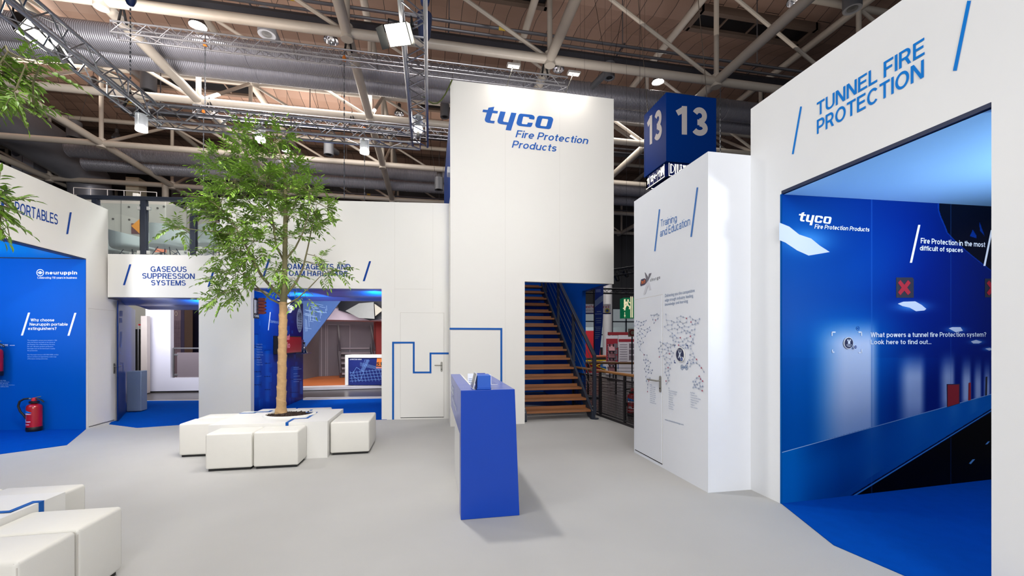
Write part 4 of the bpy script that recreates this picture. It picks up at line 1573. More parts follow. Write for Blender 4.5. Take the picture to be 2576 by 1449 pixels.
ink('lettering', t, TEXTW, pof)
# screen on the wall
sa, sz1 = FW.sz(681, 846)
sb, sz0 = FW.sz(737, 886)
sc_ = thing('wall_screen', 'dark red screen mounted on the industrial photo wall behind the tree trunk', 'screen', FW.p((sa + sb) / 2, sz0, .05))
sa = FW.sz(688, 860)[0]
obj('housing', MB().fbox(FW, sa - .02, sb + .02, sz0 - .01, sz1 + .01, .002, .19), BLACKP, sc_, bevel=.006)
obj('display', MB().fbox(FW, sa, sb, sz0 + .01, sz1 - .01, .191, .195), mat('screen_red', (128, 18, 32), .3, emit=.12, ecol=(150, 20, 36), var=0), sc_)
t = MB()
text_frame(t, FW.p(sa + .03, sz0 + .3, .197), FW.d * .38, Vector((0, 0, .14)), 'what', bold=.03)
text_frame(t, FW.p(sa + .03, sz0 + .12, .197), FW.d * .4, Vector((0, 0, .14)), 'S io', bold=.03)
ink('lettering', t, mat('screen_pink', (206, 120, 130), .4, emit=.1, var=0), sc_)
# shelf with a flask
sh = FW.sz(748, 889)
t_ = thing('acrylic_shelf', 'small clear acrylic shelf box on the end of the foam wall', 'shelf', FW.p(sh[0], sh[1], .1))
obj('shelf_box', MB().fbox(FW, sh[0] - .12, sh[0] + .5, sh[1] - .012, sh[1], .002, .2), mat('acrylic', (120, 140, 200), .1, trans=.7, var=0), t_)
obj('shelf_back', MB().fbox(FW, sh[0] - .12, sh[0] + .5, sh[1], sh[1] + .35, .002, .01), MATS['acrylic'], t_)
pf = FW.p(sh[0] + .2, sh[1] + .001, .1)
t_ = thing('flask', 'conical glass flask of dark liquid on the acrylic shelf', 'flask', pf)
obj('flask_glass', MB().lathe([(0, 0), (.085, .002), (.09, .02), (.03, .17), (.024, .24), (.03, .245)], pf, 20), GLASS, t_, smooth=True)
obj('liquid', MB().lathe([(0, .004), (.078, .006), (.082, .02), (.05, .1), (0, .1)], pf, 20), mat('blue_liquid', (6, 14, 60), .2), t_, smooth=True)
obj('stopper', MB().lathe([(0, .24), (.026, .24), (.03, .28), (0, .28)], pf, 14), BLACKP, t_)
# spotlights clipped beside the trunk, on the booth ceiling
cove('ceiling_foam', BW, s_f0 - .12, s_f1 + .02, zF, zF - .04, 1.75, 'glossy blue stretch ceiling of the foam booth', .06)
c = MB()
pts = [BW.p(s_f0 - .1, 0, .004), BW.p(s_f1, 0, .004), FW.p(flen, 0), fl(762, 1007), fl(960, 1003), BW.p(s_f0 - .9, 0, -3.2)]
c.prism([p.xy.to_3d() + Vector((0, 0, .0005)) for p in pts], (0, 0, .006))
tag(obj('carpet', c, CARPET), 'blue carpet under the foam booth doorway behind the tree planter', 'carpet')
c = MB()
q0, q1 = fl(762, 1003.5), fl(1010, 1000.5)
c.prism([q0, q1, q1 + Vector((0.02, .22, 0)), q0 + Vector((.02, .22, 0))], (0, 0, .012))
struct('trim_1', c, mat('grey_edge', (170, 168, 176), .5), label='pale edging strip of the stand floor at the aisle')
area('booth_light', BW.p(s_f0 + .25, 2.42, -.5), BW.p(s_f0 + .3, 2.56, -.9), 9.0, .1, .1)
area('booth_light', BW.p(s_f1 - .6, 2.36, -.75), BW.p(s_f1 - .55, 2.56, -1.1), 7.0, .1, .1)
area('booth_light', BW.p((s_f0 + s_f1) / 2, 2.3, -.9), FW.p(1.4, 1.5), 16, .4, .2)
b = MB().fbox(BW, s_f0 - .12, s_f0, 0, zF, -3.2, -.121)
struct('wall_foam_end', b, BLUE, label='blue end wall of the foam booth')

# ================================================================== FURNITURE
def pouf(x0, x1, y0, y1, label, group, h=.45):
    t_ = thing('pouf', label, 'pouf', ((x0 + x1) / 2, (y0 + y1) / 2, 0), group)
    m_ = MB().box(x0 + .003, x1 - .003, y0 + .003, y1 - .003, .028, h)
    u = obj('upholstery', m_, LEATHER, t_, bevel=.022, segs=4, smooth=True)
    obj('plinth', MB().box(x0 + .028, x1 - .028, y0 + .028, y1 - .028, .0005, .032), BLACK, t_)
    zt = h - .02
    i_ = .0035
    for (a, b_) in (((x0 + i_, y0 + .02), (x1 - i_, y0 + .02)), ((x1 - .004, y0 + .02), (x1 - .004, y1 - .02))):
        pass
    for (px, py) in ((x0 + .0105, y0 + .0105), (x1 - .0105, y0 + .0105), (x1 - .0105, y1 - .0105), (x0 + .0105, y1 - .0105)):
        obj('seam', MB().tube([(px, py, .06), (px, py, h - .03)], .0032, 6), SEAM, u)
    e = .0105
    ringp = [(x0 + .02, y0 + e), (x1 - .02, y0 + e), (x1 - e, y0 + .02), (x1 - e, y1 - .02), (x1 - .02, y1 - e), (x0 + .02, y1 - e), (x0 + e, y1 - .02), (x0 + e, y0 + .02)]
    ringp.append(ringp[0])
    obj('seam', MB().tube([(p[0], p[1], h - e) for p in ringp], .003, 6, cap=False), SEAM, u)
    return t_


GP = 'white poufs pushed against the tree planter'
pouf(-2.625, -2.112, 5.60, 5.975, 'white pouf at the front of the tree planter, beside the one below the trunk', GP)
pouf(-2.106, -1.592, 5.60, 5.975, 'white pouf at the front of the tree planter nearest the blue counter', GP)
pouf(-3.29, -2.77, 6.35, 6.755, 'white pouf at the corner of the tree planter, facing the blue extinguisher wall', GP)
pouf(-3.27, -2.77, 6.762, 7.12, 'white pouf behind the corner pouf of the tree planter, towards the gaseous booth', GP)
pouf(-2.68, -2.15, 7.045, 7.50, 'white pouf behind the tree planter, hidden beyond the trunk', GP)
pouf(-2.143, -1.60, 7.045, 7.47, 'white pouf behind the tree planter at the foam booth doorway', GP)
pouf(-1.335, -.82, 6.08, 6.82, 'large white pouf at the short side of the planter, towards the counter', GP)
GP2 = 'white poufs around the nearest planter'
pouf(-2.55, -2.035, 2.925, 3.30, 'white pouf at the nearest planter, close to its blue edge stripe', GP2)
pouf(-2.55, -2.035, 2.55, 2.92, 'white pouf in the bottom corner, nearest of all the poufs', GP2)
pouf(-3.15, -2.635, 3.57, 3.87, 'white pouf on the far side of the nearest planter', GP2)
pouf(-3.69, -3.16, 3.57, 3.87, 'white pouf cut by the picture edge on the far side of the nearest planter', GP2)


def planter(x0, x1, y0, y1, hc, hr, label):
    h = .485
    t_ = thing('planter_box', label, 'planter', ((x0 + x1) / 2, (y0 + y1) / 2, 0))
    rim = [(hc[0] + hr[0] * math.cos(2 * math.pi * k / 48), hc[1] + hr[1] * math.sin(2 * math.pi * k / 48), h) for k in range(48)]
    m_ = MB().poly([(x0, y0, h), (x1, y0, h), (x1, y1, h), (x0, y1, h)], [rim])
    for (a, b_) in (((x0, y0), (x1, y0)), ((x1, y0), (x1, y1)), ((x1, y1), (x0, y1)), ((x0, y1), (x0, y0))):
        m_.quad((a[0], a[1], .0005), (b_[0], b_[1], .0005), (b_[0], b_[1], h), (a[0], a[1], h))
    for k in range(48):
        p, q = rim[k], rim[(k + 1) % 48]
        m_.quad(p, q, (q[0], q[1], h - .2), (p[0], p[1], h - .2))
    obj('body', m_, WHITE2, t_)
    # raised white ring
    m_ = MB()
    for (r0, z0_), (r1, z1_) in (((1.0, h - .02), (1.0, h + .022)), ((1.0, h + .022), (.93, h + .022)), ((.93, h + .022), (.93, h - .06)), ((1.04, h + .0), (1.04, h + .016)), ((1.04, h + .016), (1.0, h + .022))):
        for k in range(48):
            A = lambda r, z, k_: (hc[0] + hr[0] * r * math.cos(2 * math.pi * k_ / 48), hc[1] + hr[1] * r * math.sin(2 * math.pi * k_ / 48), z)
            m_.quad(A(r0, z0_, k), A(r0, z0_, k + 1), A(r1, z1_, k + 1), A(r1, z1_, k))
    obj('rim', m_, WHITE2, t_, smooth=True)
    sr = random.Random(2)
    m_ = MB()
    N, K = 30, 8
    for i in range(K + 1):
        for k in range(N):
            r = .925 * i / K
            z = h - .005 + .022 * (1 - (i / K) ** 2) + (sr.uniform(-.01, .014) if 0 < i < K else 0)
            m_.v.append(Vector((hc[0] + hr[0] * r * math.cos(2 * math.pi * k / N), hc[1] + hr[1] * r * math.sin(2 * math.pi * k / N), z)))
    for i in range(K):
        for k in range(N):
            m_.f.append((i * N + k, i * N + (k + 1) % N, (i + 1) * N + (k + 1) % N, (i + 1) * N + k))
    for k in range(120):                                    # loose crumbs
        a, r = sr.uniform(0, 6.28), .9 * math.sqrt(sr.random())
        s_ = sr.uniform(.006, .016)
        p = Vector((hc[0] + hr[0] * r * math.cos(a), hc[1] + hr[1] * r * math.sin(a), h + .012))
        m_.hexa([p + Vector((-s_, -s_, -s_)), p + Vector((s_, -s_ * .6, -s_)), p + Vector((s_ * .8, s_, -s_)), p + Vector((-s_ * .7, s_, -s_))],
                [p + Vector((-s_ * .5, -s_ * .5, s_ * .7)), p + Vector((s_ * .6, -s_ * .4, s_)), p + Vector((s_ * .4, s_ * .6, s_ * .8)), p + Vector((-s_ * .4, s_ * .5, s_ * .6))])
    obj('soil', m_, mat('potting_soil', (44, 30, 22), .95, var=.4, scale=40, bump=.4), t_)
    return t_


def top_strip(parent, pts, z, w=.036, m=BLUE_LINE):
    m_ = MB()
    for (x0, y0), (x1, y1) in zip(pts, pts[1:]):
        z += .0004
        d = Vector((x1 - x0, y1 - y0, 0)).normalized()
        n = Vector((-d.y, d.x, 0)) * w / 2
        p, q = Vector((x0, y0, z)) - d * w / 2, Vector((x1, y1, z)) + d * w / 2
        m_.prism([p - n, q - n, q + n, p + n], (0, 0, .0025))
    return m_


TX, TY = -2.12, 6.62
pl1 = planter(-2.762, -1.343, 5.982, 7.03, (TX + .13, TY - .03), (.335, .275), 'white planter box with blue line graphics holding the tall tree')
m_ = top_strip(pl1, [(-1.84, 5.99), (-1.84, 6.26), (-1.67, 6.26), (-1.67, 6.74), (-1.80, 6.74), (-1.80, 6.98)], .486)
m_.add(top_strip(pl1, [(-2.74, 6.86), (-2.56, 6.86), (-2.56, 6.93), (-2.38, 6.93), (-2.38, 7.02)], .486))
m_.box(-1.858, -1.822, 5.979, 5.982, .40, .4885)
obj('line_graphic', m_, BLUE_LINE, pl1)
pl2 = planter(-3.95, -2.557, 2.55, 3.562, (-3.25, 3.05), (.33, .28), 'white planter box at the picture edge with a blue stripe over its corner')
m_ = top_strip(pl2, [(-2.57, 3.372), (-2.60, 3.372), (-2.60, 3.21), (-2.9, 3.21), (-2.9, 3.05)], .486)
m_.box(-2.557, -2.554, 3.354, 3.39, .36, .4885)
obj('line_graphic', m_, BLUE_LINE, pl2)

# ---- trees
BARK = mat('green_bark', (112, 106, 74), .8, var=.25, scale=20)
LEAF = mat('leaf_green', (112, 148, 46), .5, var=.34, scale=3.5)
lt = LEAF.node_tree
LEAF.node_tree.nodes['Principled BSDF'].inputs['Subsurface Weight'].default_value = 0.0
BURLAP = mat('burlap_wrap', (190, 156, 112), .9, var=.22, scale=24, bump=.6, bscale=220)


def leaflet(m_, base, d, n, L, wd, rr):
    d = d.normalized()
    side = d.cross(n)
    if side.length < 1e-4:
        side = d.cross(Vector((1, 0, 0)))
    side.normalize()
    nn = side.cross(d)
    p = lambda u, v, h=0: base + d * (L * u) + side * (wd * v) + nn * (h * L)
    i = len(m_.v)
    m_.v += [p(0, 0), p(.3, .42, .05), p(.34, 0, -.02), p(.3, -.42, .05), p(.68, .34, .03), p(.7, 0, -.05), p(.68, -.34, .03), p(1, 0, -.12)]
    m_.f += [(i, i + 2, i + 1), (i, i + 3, i + 2), (i + 1, i + 2, i + 5, i + 4), (i + 2, i + 3, i + 6, i + 5), (i + 4, i + 5, i + 7), (i + 5, i + 6, i + 7)]


def compound(m_, tw, base, d, L, rr, pairs=4, ls=.075):
    d = d.normalized()
    up = Vector((rr.uniform(-.5, .5), rr.uniform(-.5, .5), 1)).normalized()
    pts = [base + d * (L * k / 4) + Vector((0, 0, -.10 * L * (k / 4) ** 2 * 2)) for k in range(5)]
    tw.tube(pts, .0022, 3, cap=False)
    side = d.cross(up)
    if side.length < 1e-3:
        side = Vector((1, 0, 0))
    side.normalize()
    for k in range(pairs):
        f = .22 + .7 * k / pairs
        q = pts[0].lerp(pts[4], f)
        q.z = pts[0].z + d.z * L * f - .2 * L * f * f
        for sg in (-1, 1):
            dd = (side * sg + d * .75 + Vector((0, 0, rr.uniform(-.55, .05)))).normalized()
            leaflet(m_, q, dd, up, ls * rr.uniform(.85, 1.2), ls * .50 * rr.uniform(.85, 1.2), rr)
    leaflet(m_, pts[4], (pts[4] - pts[3]), up, ls * 1.1, ls * .36, rr)


def tree(name, label, trunk, wrap_n, branches, clusters, yref, lsize, ls, dens, r_):
    """trunk: (px, py, depth offset, radius) list; branches: pixel polylines; clusters: (px, py, radius px)"""
    plane = Plane((0, yref), (_r.x, _r.y), (0, -1))

    def W(px, py, dd=0.0):
        D = (Vector((0, yref, 0)) - Vector((0, 0, 0)))
        return dep(px, py, yref + dd)
    base = W(trunk[0][0], trunk[0][1])
    t_ = thing(name, label, 'tree', base)
    # depth here is camera depth
    tp = [W(x, y, dd) for x, y, dd, r in trunk]
    tr_ = [r for *_, r in trunk]
    obj('trunk', MB().tube(tp, tr_, 12), BARK, t_, smooth=True)
    if wrap_n:
        # burlap bandage spiralling up the stem, edges standing a little proud
        m_ = MB()
        P0, P1 = tp[0], tp[wrap_n]
        N, K = 20, 200
        for k in range(K + 1):
            f = k / K
            idx = f * wrap_n
            i0 = min(int(idx), wrap_n - 1)
            c_ = tp[i0].lerp(tp[i0 + 1], idx - i0)
            rad = tr_[i0] + (tr_[i0 + 1] - tr_[i0]) * (idx - i0)
            for j in range(N):
                th = 2 * math.pi * j / N
                ph_ = (f * 9.5 + th / (2 * math.pi)) % 1.0
                rr2 = rad + .004 + .010 * ph_ ** 3 + r_.uniform(-.0012, .0012) + (.02 * max(0, 1 - f * 14))
                m_.v.append(c_ + Vector((math.cos(th), math.sin(th), 0)) * rr2)
        for k in range(K):
            for j in range(N):
                a = k * N + j
                b_ = k * N + (j + 1) % N
                m_.f.append((a, b_, b_ + N, a + N))
        obj('burlap_wrap', m_, BURLAP, t_, smooth=True)
    anchors = []
    for bl in branches:
        dep0, dep1, r0, pts = bl
        P = []
        n = len(pts)
        for k, (x, y) in enumerate(pts):
            P.append(W(x, y, dep0 + (dep1 - dep0) * k / (n - 1)))
        Q = []
        for k in range(n - 1):
            for q in range(3):
                Q.append(P[k].lerp(P[k + 1], q / 3))
        Q.append(P[-1])
        rs = [max(.003, r0 * (1 - .8 * k / (len(Q) - 1))) for k in range(len(Q))]
        obj('branch', MB().tube(Q, rs, 7), BARK, t_, smooth=True)
        anchors += Q[2:]
    anchors += tp[wrap_n + 1:] if wrap_n else []
    lf, tw = MB(), MB()
    cen = tp[min(len(tp) - 1, (wrap_n or 0) + 3)]
    for (x, y, r) in clusters:
        n = max(3, int(dens * (r / 30.0) ** 2))
        dd0 = r_.uniform(-.38, .38)
        C0 = W(x, y, dd0)
        near = min(anchors, key=lambda q: (q - C0).length)
        mid = near.lerp(C0, .5) + Vector((r_.uniform(-.03, .03), r_.uniform(-.03, .03), r_.uniform(-.02, .05)))
        if (C0 - near).length < 1.6:
            tw.tube([near, mid, C0], [.006, .0045, .003], 5)
        rad = r / FPX * yref
        for k in range(n):
            v = Vector((r_.gauss(0, 1), r_.gauss(0, 1), r_.gauss(0, 1))).normalized() * rad * r_.random() ** .45
            v.z *= .85
            bpt = C0 + v * .7
            d = v.normalized() * .8 + (C0 - cen).normalized() * .55 + Vector((0, 0, r_.uniform(-.45, .25)))
            compound(lf, tw, bpt, d, lsize * r_.uniform(.75, 1.2), r_, pairs=r_.choice((3, 4, 4, 5)), ls=ls)
            if k % 3 == 0:
                tw.tube([C0, C0 + v * .35, bpt], .0025, 4)
    obj('twig', tw, BARK, t_)
    obj('foliage', lf, LEAF, t_, fix=False)
    return t_


X1 = lambda x, y: (400 + x / 3.018, 300 + y / 3.018)
CL = [(625, 340, 24), (665, 333, 16), (700, 342, 26), (612, 365, 22), (560, 400, 36), (620, 400, 42), (690, 392, 46), (735, 430, 36), (650, 448, 50), (590, 455, 40), (545, 438, 26), (530, 402, 18), (520, 498, 30), (560, 500, 38), (612, 500, 34), (680, 478, 46), (738, 485, 40), (778, 480, 30), (800, 512, 30), (826, 521, 18), (540, 540, 34), (575, 548, 32), (610, 560, 32), (655, 558, 36), (700, 535, 28), (745, 540, 34), (780, 556, 30), (600, 600, 36), (640, 608, 34), (684, 598, 24), (580, 590, 26), (720, 600, 18), (750, 588, 22), (610, 640, 30), (640, 650, 24), (668, 640, 18), (588, 622, 22), (575, 690, 26), (548, 702, 22), (610, 688, 20), (560, 738, 24), (545, 757, 16), (600, 742, 14), (585, 720, 18), (640, 690, 18), (700, 680, 20), (715, 652, 20), (728, 700, 20), (745, 722, 16), (700, 716, 14), (768, 748, 10), (448, 578, 22), (428, 574, 16), (472, 584, 14), (808, 652, 18), (828, 682, 18), (848, 681, 14), (790, 640, 12), (806, 690, 10), (505, 515, 18), (756, 510, 26), (640, 520, 24), (815, 560, 14), (795, 585, 12), (530, 630, 16), (560, 640, 18), (655, 700, 12)]
TR1 = [(707, 1044, 0, .058), (709, 950, 0, .054), (711, 850, 0, .05), (713, 760, 0, .047), (713.5, 744, 0, .05), (716, 690, 0, .036), (717, 640, .02, .034), (718, 560, .03, .03), (719, 500, .02, .026), (717, 440, 0, .02), (706, 390, -.02, .014), (690, 350, 0, .008)]
TR1[0] = (707, 1041, 0, .06)
BR1 = [(0, -.25, .026, [(712, 748), (690, 730), (660, 697), (635, 655), (615, 610), (595, 575), (560, 530), (530, 505)]),
       (0, .3, .016, [(709, 766), (680, 752), (650, 725), (622, 698), (600, 685), (575, 680)]),
       (0, .2, .02, [(716, 745), (745, 710), (762, 675), (775, 620), (785, 570), (795, 530)]),
       (0, -.3, .013, [(718, 768), (750, 750), (780, 722), (806, 695), (835, 680)]),
       (.02, .3, .018, [(716, 660), (695, 620), (688, 570), (684, 540), (672, 510), (650, 490)]),
       (.02, -.2, .016, [(717, 655), (742, 625), (760, 590), (775, 545), (790, 505)]),
       (.02, .2, .014, [(717, 600), (690, 570), (660, 545), (625, 505), (600, 465)]),
       (.02, -.3, .012, [(718, 560), (740, 520), (752, 480), (765, 470)]),
       (.02, .3, .012, [(718, 520), (700, 490), (680, 450), (640, 420), (600, 400)]),
       (-.05, -.4, .010, [(600, 585), (570, 588), (540, 582), (505, 580), (470, 575), (440, 578)]),
       (.02, .2, .010, [(718, 480), (735, 455), (745, 430)]),
       (0, .2, .009, [(700, 370), (670, 360), (635, 345)])]
tree('tree', 'tall young leafy tree with a burlap wrapped trunk growing from the white planter', TR1, 3, BR1, CL, 6.17, .22, .074, 19, random.Random(21))
# the nearer tree stands beside the picture edge; its branches reach into view
CL2 = [(5, 125, 18), (45, 150, 22), (85, 155, 16), (20, 185, 26), (65, 195, 24), (100, 165, 12), (8, 225, 26), (40, 238, 22), (62, 265, 16), (-30, 170, 40), (-40, 240, 40), (-2, 478, 12), (8, 520, 18), (0, 545, 16), (-40, 510, 40), (-120, 200, 80), (-140, 330, 80), (-130, 480, 70)]
TR2 = [(-372, 1352, 0, .055), (-366, 1100, 0, .05), (-362, 850, 0, .047), (-360, 800, 0, .045), (-350, 500, 0, .036), (-340, 250, 0, .028), (-330, 20, 0, .02)]
BR2 = [(0, .1, .014, [(-352, 600), (-260, 460), (-160, 380), (-60, 300), (10, 245), (40, 225), (66, 160)]),
       (0, .1, .012, [(-355, 700), (-250, 620), (-140, 560), (-50, 530), (5, 520), (25, 522)]),
       (0, .05, .008, [(-60, 300), (-20, 260), (20, 270), (60, 275), (85, 290)]),
       (0, .05, .008, [(-160, 380), (-90, 260), (-20, 190), (20, 130)])]
tree('tree', 'nearer leafy tree whose branches hang into the picture edge above the PORTABLES sign', TR2, 3, BR2, CL2, 2.39, .12, .045, 13, random.Random(9))

# ---- counter
ct = thing('reception_counter', 'bright blue cantilevered reception counter in the middle of the plaza', 'counter', (.52, 4.5, 0))
yN, yF, xl, xr0, xr1, H = 3.685, 5.46, .262, .742, .785, 1.13
b = MB()
b.hexa([(xl, yN, .001), (xr1, yN, .001), (xr1, yN + .16, .001), (xl, yN + .16, .001)], [(xl, yN, H), (xr0, yN, H), (xr0, yN + .16, H), (xl, yN + .16, H)])
obj('end_panel', b, COUNTER, ct, bevel=.004)
b = MB()
zu = .72
y1 = 4.12
b.box(xl, xr0, yN + .16, y1, zu, H)                      # solid near part of the top
b.box(xl, xl + .115, y1, yF, zu, H)                      # rim towards the booth walls
b.box(xr0 - .085, xr0, y1, yF, zu, H)
b.box(xl + .115, xr0 - .085, yF - .03, yF, zu, H - .14)
obj('counter_body', b, COUNTER, ct, bevel=.003)
obj('worktop', MB().box(xl + .1152, xr0 - .0852, y1 + .001, yF - .031, H - .16, H - .13), WHITE2, ct)
b = MB()
b.box(xl + .1152, xl + .13, y1 + .001, yF - .031, H - .13, H + .001)
b.box(xl + .13, xr0 - .0852, y1 + .001, y1 + .016, H - .13, H + .001)
obj('inner_lining', b, WHITE2, ct)
obj('pedestal', MB().box(xl + .02, xr0 - .06, 4.02, 4.95, .001, zu), WHITE2, ct)
CPL = Plane((xl, 5.4), (0, -1), (-1, 0))
t = MB()
P = CPL.p(.1, .9, .003)
put_logo(t, P, CPL.d * .5, Vector((0, 0, .5)))
text_frame(t, CPL.p(.3, .84, .003), CPL.d * .85, Vector((0, 0, .07)), 'Fire Protection Products', bold=.012, shear=.2)
ink('lettering', t, TEXTW, ct)

bx = thing('blue_box', 'small blue cardboard box at the near edge of the counter', 'box', (.49, 3.78, H))
p0, p1 = fl(1200, 980.3, H), fl(1237, 980.3, H)
obj('box_base', MB().box(p0.x, p1.x, yN + .035, yN + .22, H + .0005, H + .012), mat('box_blue', (0, 84, 190), .5), bx, bevel=.003)
obj('box_body', MB().box(p0.x + .004, p1.x - .003, yN + .04, yN + .21, H + .012, H + .122), MATS['box_blue'], bx, bevel=.002)
tb = thing('tablet', 'tablet leaning against the blue box on the counter', 'tablet', (p0.x - .02, yN + .12, H))
lean = MB()
q0, q1 = Vector((p0.x - .03, 0, H + .004)), Vector((p0.x + .003, 0, H + .142))
d = (q1 - q0).normalized()
nrm = Vector((-d.z, 0, d.x))
def slab(t0, t1, s0, s1, y0, y1):
    f_ = lambda s_, t_, y: q0 + d * s_ + nrm * t_ + Vector((0, y, 0))
    L_ = (q1 - q0).length
    return MB().hexa([f_(s0 * L_, t0, y0), f_(s0 * L_, t1, y0), f_(s0 * L_, t1, y1), f_(s0 * L_, t0, y1)], [f_(s1 * L_, t0, y0), f_(s1 * L_, t1, y0), f_(s1 * L_, t1, y1), f_(s1 * L_, t0, y1)])
obj('tablet_case', slab(0, .008, 0, 1, yN + .03, yN + .23), mat('tablet_shell', (206, 208, 214), .35), tb, bevel=.002)
obj('tablet_screen', slab(.0082, .0092, .05, .95, yN + .04, yN + .22), mat('tablet_glass', (12, 14, 20), .12), tb)
kc = Vector((p0.x - .055, yN + .44, H - .125))
cmx = thing('camera_strap', 'coiled black strap lying on the counter worktop behind the tablet', 'strap', (xl + .22, 4.3, H - .13))
pts = []
for k in range(60):
    th = k * .5
    pts.append(Vector((xl + .215 + (.026 + .004 * math.sin(k * 1.7)) * math.cos(th), 4.25 + (.03 + .006 * math.cos(k * 1.3)) * math.sin(th), H - .12 + .0028 * k)))
obj('strap', MB().tube(pts, .009, 6), BLACKP, cmx, smooth=True)
# leaflet stand and leaflets
PAPER = mat('paper_white', (228, 232, 244), .6, var=.01)
def leaflet_stand(x0, x1, y, h, label, blue=None):
    t_ = thing('leaflet', label, 'leaflet', ((x0 + x1) / 2, y, H - .13))
    z0_ = H - .1285
    obj('sheet', MB().hexa([(x0, y, z0_), (x1, y, z0_), (x1, y + .006, z0_), (x0, y + .006, z0_)], [(x0, y + .05, z0_ + h), (x1, y + .05, z0_ + h), (x1, y + .056, z0_ + h), (x0, y + .056, z0_ + h)]), PAPER, t_)
    m_ = MB()
    for k in range(5):
        f_ = .35 + .09 * k
        m_.quad((x0 + .01, y + .05 * f_ - .002, z0_ + h * f_), (x0 + (x1 - x0) * .55, y + .05 * f_ - .002, z0_ + h * f_), (x0 + (x1 - x0) * .55, y + .05 * (f_ + .03) - .002, z0_ + h * (f_ + .03)), (x0 + .01, y + .05 * (f_ + .03) - .002, z0_ + h * (f_ + .03)))
    ink('printed_lines', m_, BLUE_PALE, t_)
    if blue:
        m_ = MB().quad((x0 + (x1 - x0) * .1, y + .05 * .72 - .003, z0_ + h * .72), (x1, y + .05 * .72 - .003, z0_ + h * .72), (x1, y + .047, z0_ + h), (x0 + (x1 - x0) * .1, y + .047, z0_ + h))
        ink('printed_photo', m_, mat('leaflet_blue', (52, 78, 170), .5, var=.2, scale=40), t_)
    return t_


leaflet_stand(xl + .14, xl + .225, 4.55, .20, 'white leaflet standing on the counter beside the coiled black strap')
leaflet_stand(xl + .232, xl + .34, 4.62, .20, 'leaflet with a blue picture band standing behind the tablet', True)
leaflet_stand(xl + .345, xr0 - .09, 4.5, .19, 'white leaflet standing behind the blue box at the open side of the counter')

# ---- staircase inside the tower
stc = thing('staircase', 'open staircase with brown wooden treads and dark steel railings in the tower', 'staircase', (2.45, 8.0, 0))
SX0, SX1 = 1.83, 3.14
ri, ru, y0s, z0s = .195, .25, 7.93, .185
for k in range(16):
    y, z = y0s + ru * k, z0s + ri * k
    obj('tread', MB().box(SX0, SX1, y, y + .29, z - .045, z), WOOD, stc, bevel=.005)
    obj('tread_upstand', MB().box(SX0 + .01, SX1 - .02, y + .24, y + .27, z, z + .055), WOOD, stc)
    m_ = MB()
    for xx in (SX1 + .002,):
        m_.box(xx, xx + .03, y + .06, y + .24, z - .06, z - .045)
    m_.box(SX0, SX1, y + .015, y + .022, z, z + .002)
    obj('tread_nosing', m_, NAVY_STEEL, stc)
for (xx, w_) in ((SX0 - .055, .05), (SX1 + .005, .05)):
    m_ = MB()
    a0, b0 = Vector((xx, y0s + .02, .16)), Vector((xx, y0s + ru * 15 + .25, z0s + ri * 15 + .05))
    m_.prism([(xx, y0s - .03, .02), (xx, y0s + .18, .02), (xx, y0s + ru * 15.6, z0s + ri * 15.1 - .16), (xx, y0s + ru * 15.6, z0s + ri * 15.1 + .1), (xx, y0s + .1, z0s + .06), (xx, y0s - .03, z0s - .02)], (w_, 0, 0))
    obj('stringer', m_, NAVY_STEEL, stc)
for (xx, side) in ((SX0 - .085, -1), (SX1 + .065, 1)):
    posts = [0, 5.0, 9.6, 14.4]
    tops = []
    for k, q in enumerate(posts):
        y, zb = y0s - .02 + ru * q, z0s + ri * q
        zb0 = .09 if k == 0 else zb - .22
        ztop = zb + 1.02 if k else 1.27
        obj('post', MB().box(xx - .03, xx + .03, y - .035, y + .035, zb0, ztop), NAVY_STEEL, stc, bevel=.004)
        tops.append(Vector((xx, y, ztop)))
        m_ = MB()
        for dz in (.02, .1):
            m_.lathe([(.011, -.05), (.011, .05)], (xx, y, zb0 + .06 + dz), 8, (1, 0, 0), True)
        obj('bolt', m_, STEEL, stc)
    lead = [tops[0] + Vector((0, 0, -.02)), tops[-1] + Vector((0, .5, .39))]
    obj('handrail', MB().bar(lead[0], lead[1], .07, .05), NAVY_STEEL, stc, bevel=.004)
    for q in range(1, 5):
        h_ = -.20 * q
        obj('rail_bar', MB().tube([lead[0] + Vector((0, 0, h_)), lead[1] + Vector((0, 0, h_))], .008, 6), STEEL, stc)
    f_ = MB().lathe([(.02, 0), (.02, .1)], (xx, y0s - .02, .012), 10, None, True)
    f_.lathe([(.085, 0), (.085, .014), (.04, .02)], (xx, y0s - .02, .001), 16, None, True)
    obj('levelling_foot', f_, NAVY_STEEL, stc)
area('stair_light', (2.4, 9.5, 5.6), (2.6, 9.0, 0), 40, .8, .8, (1, .97, .93))

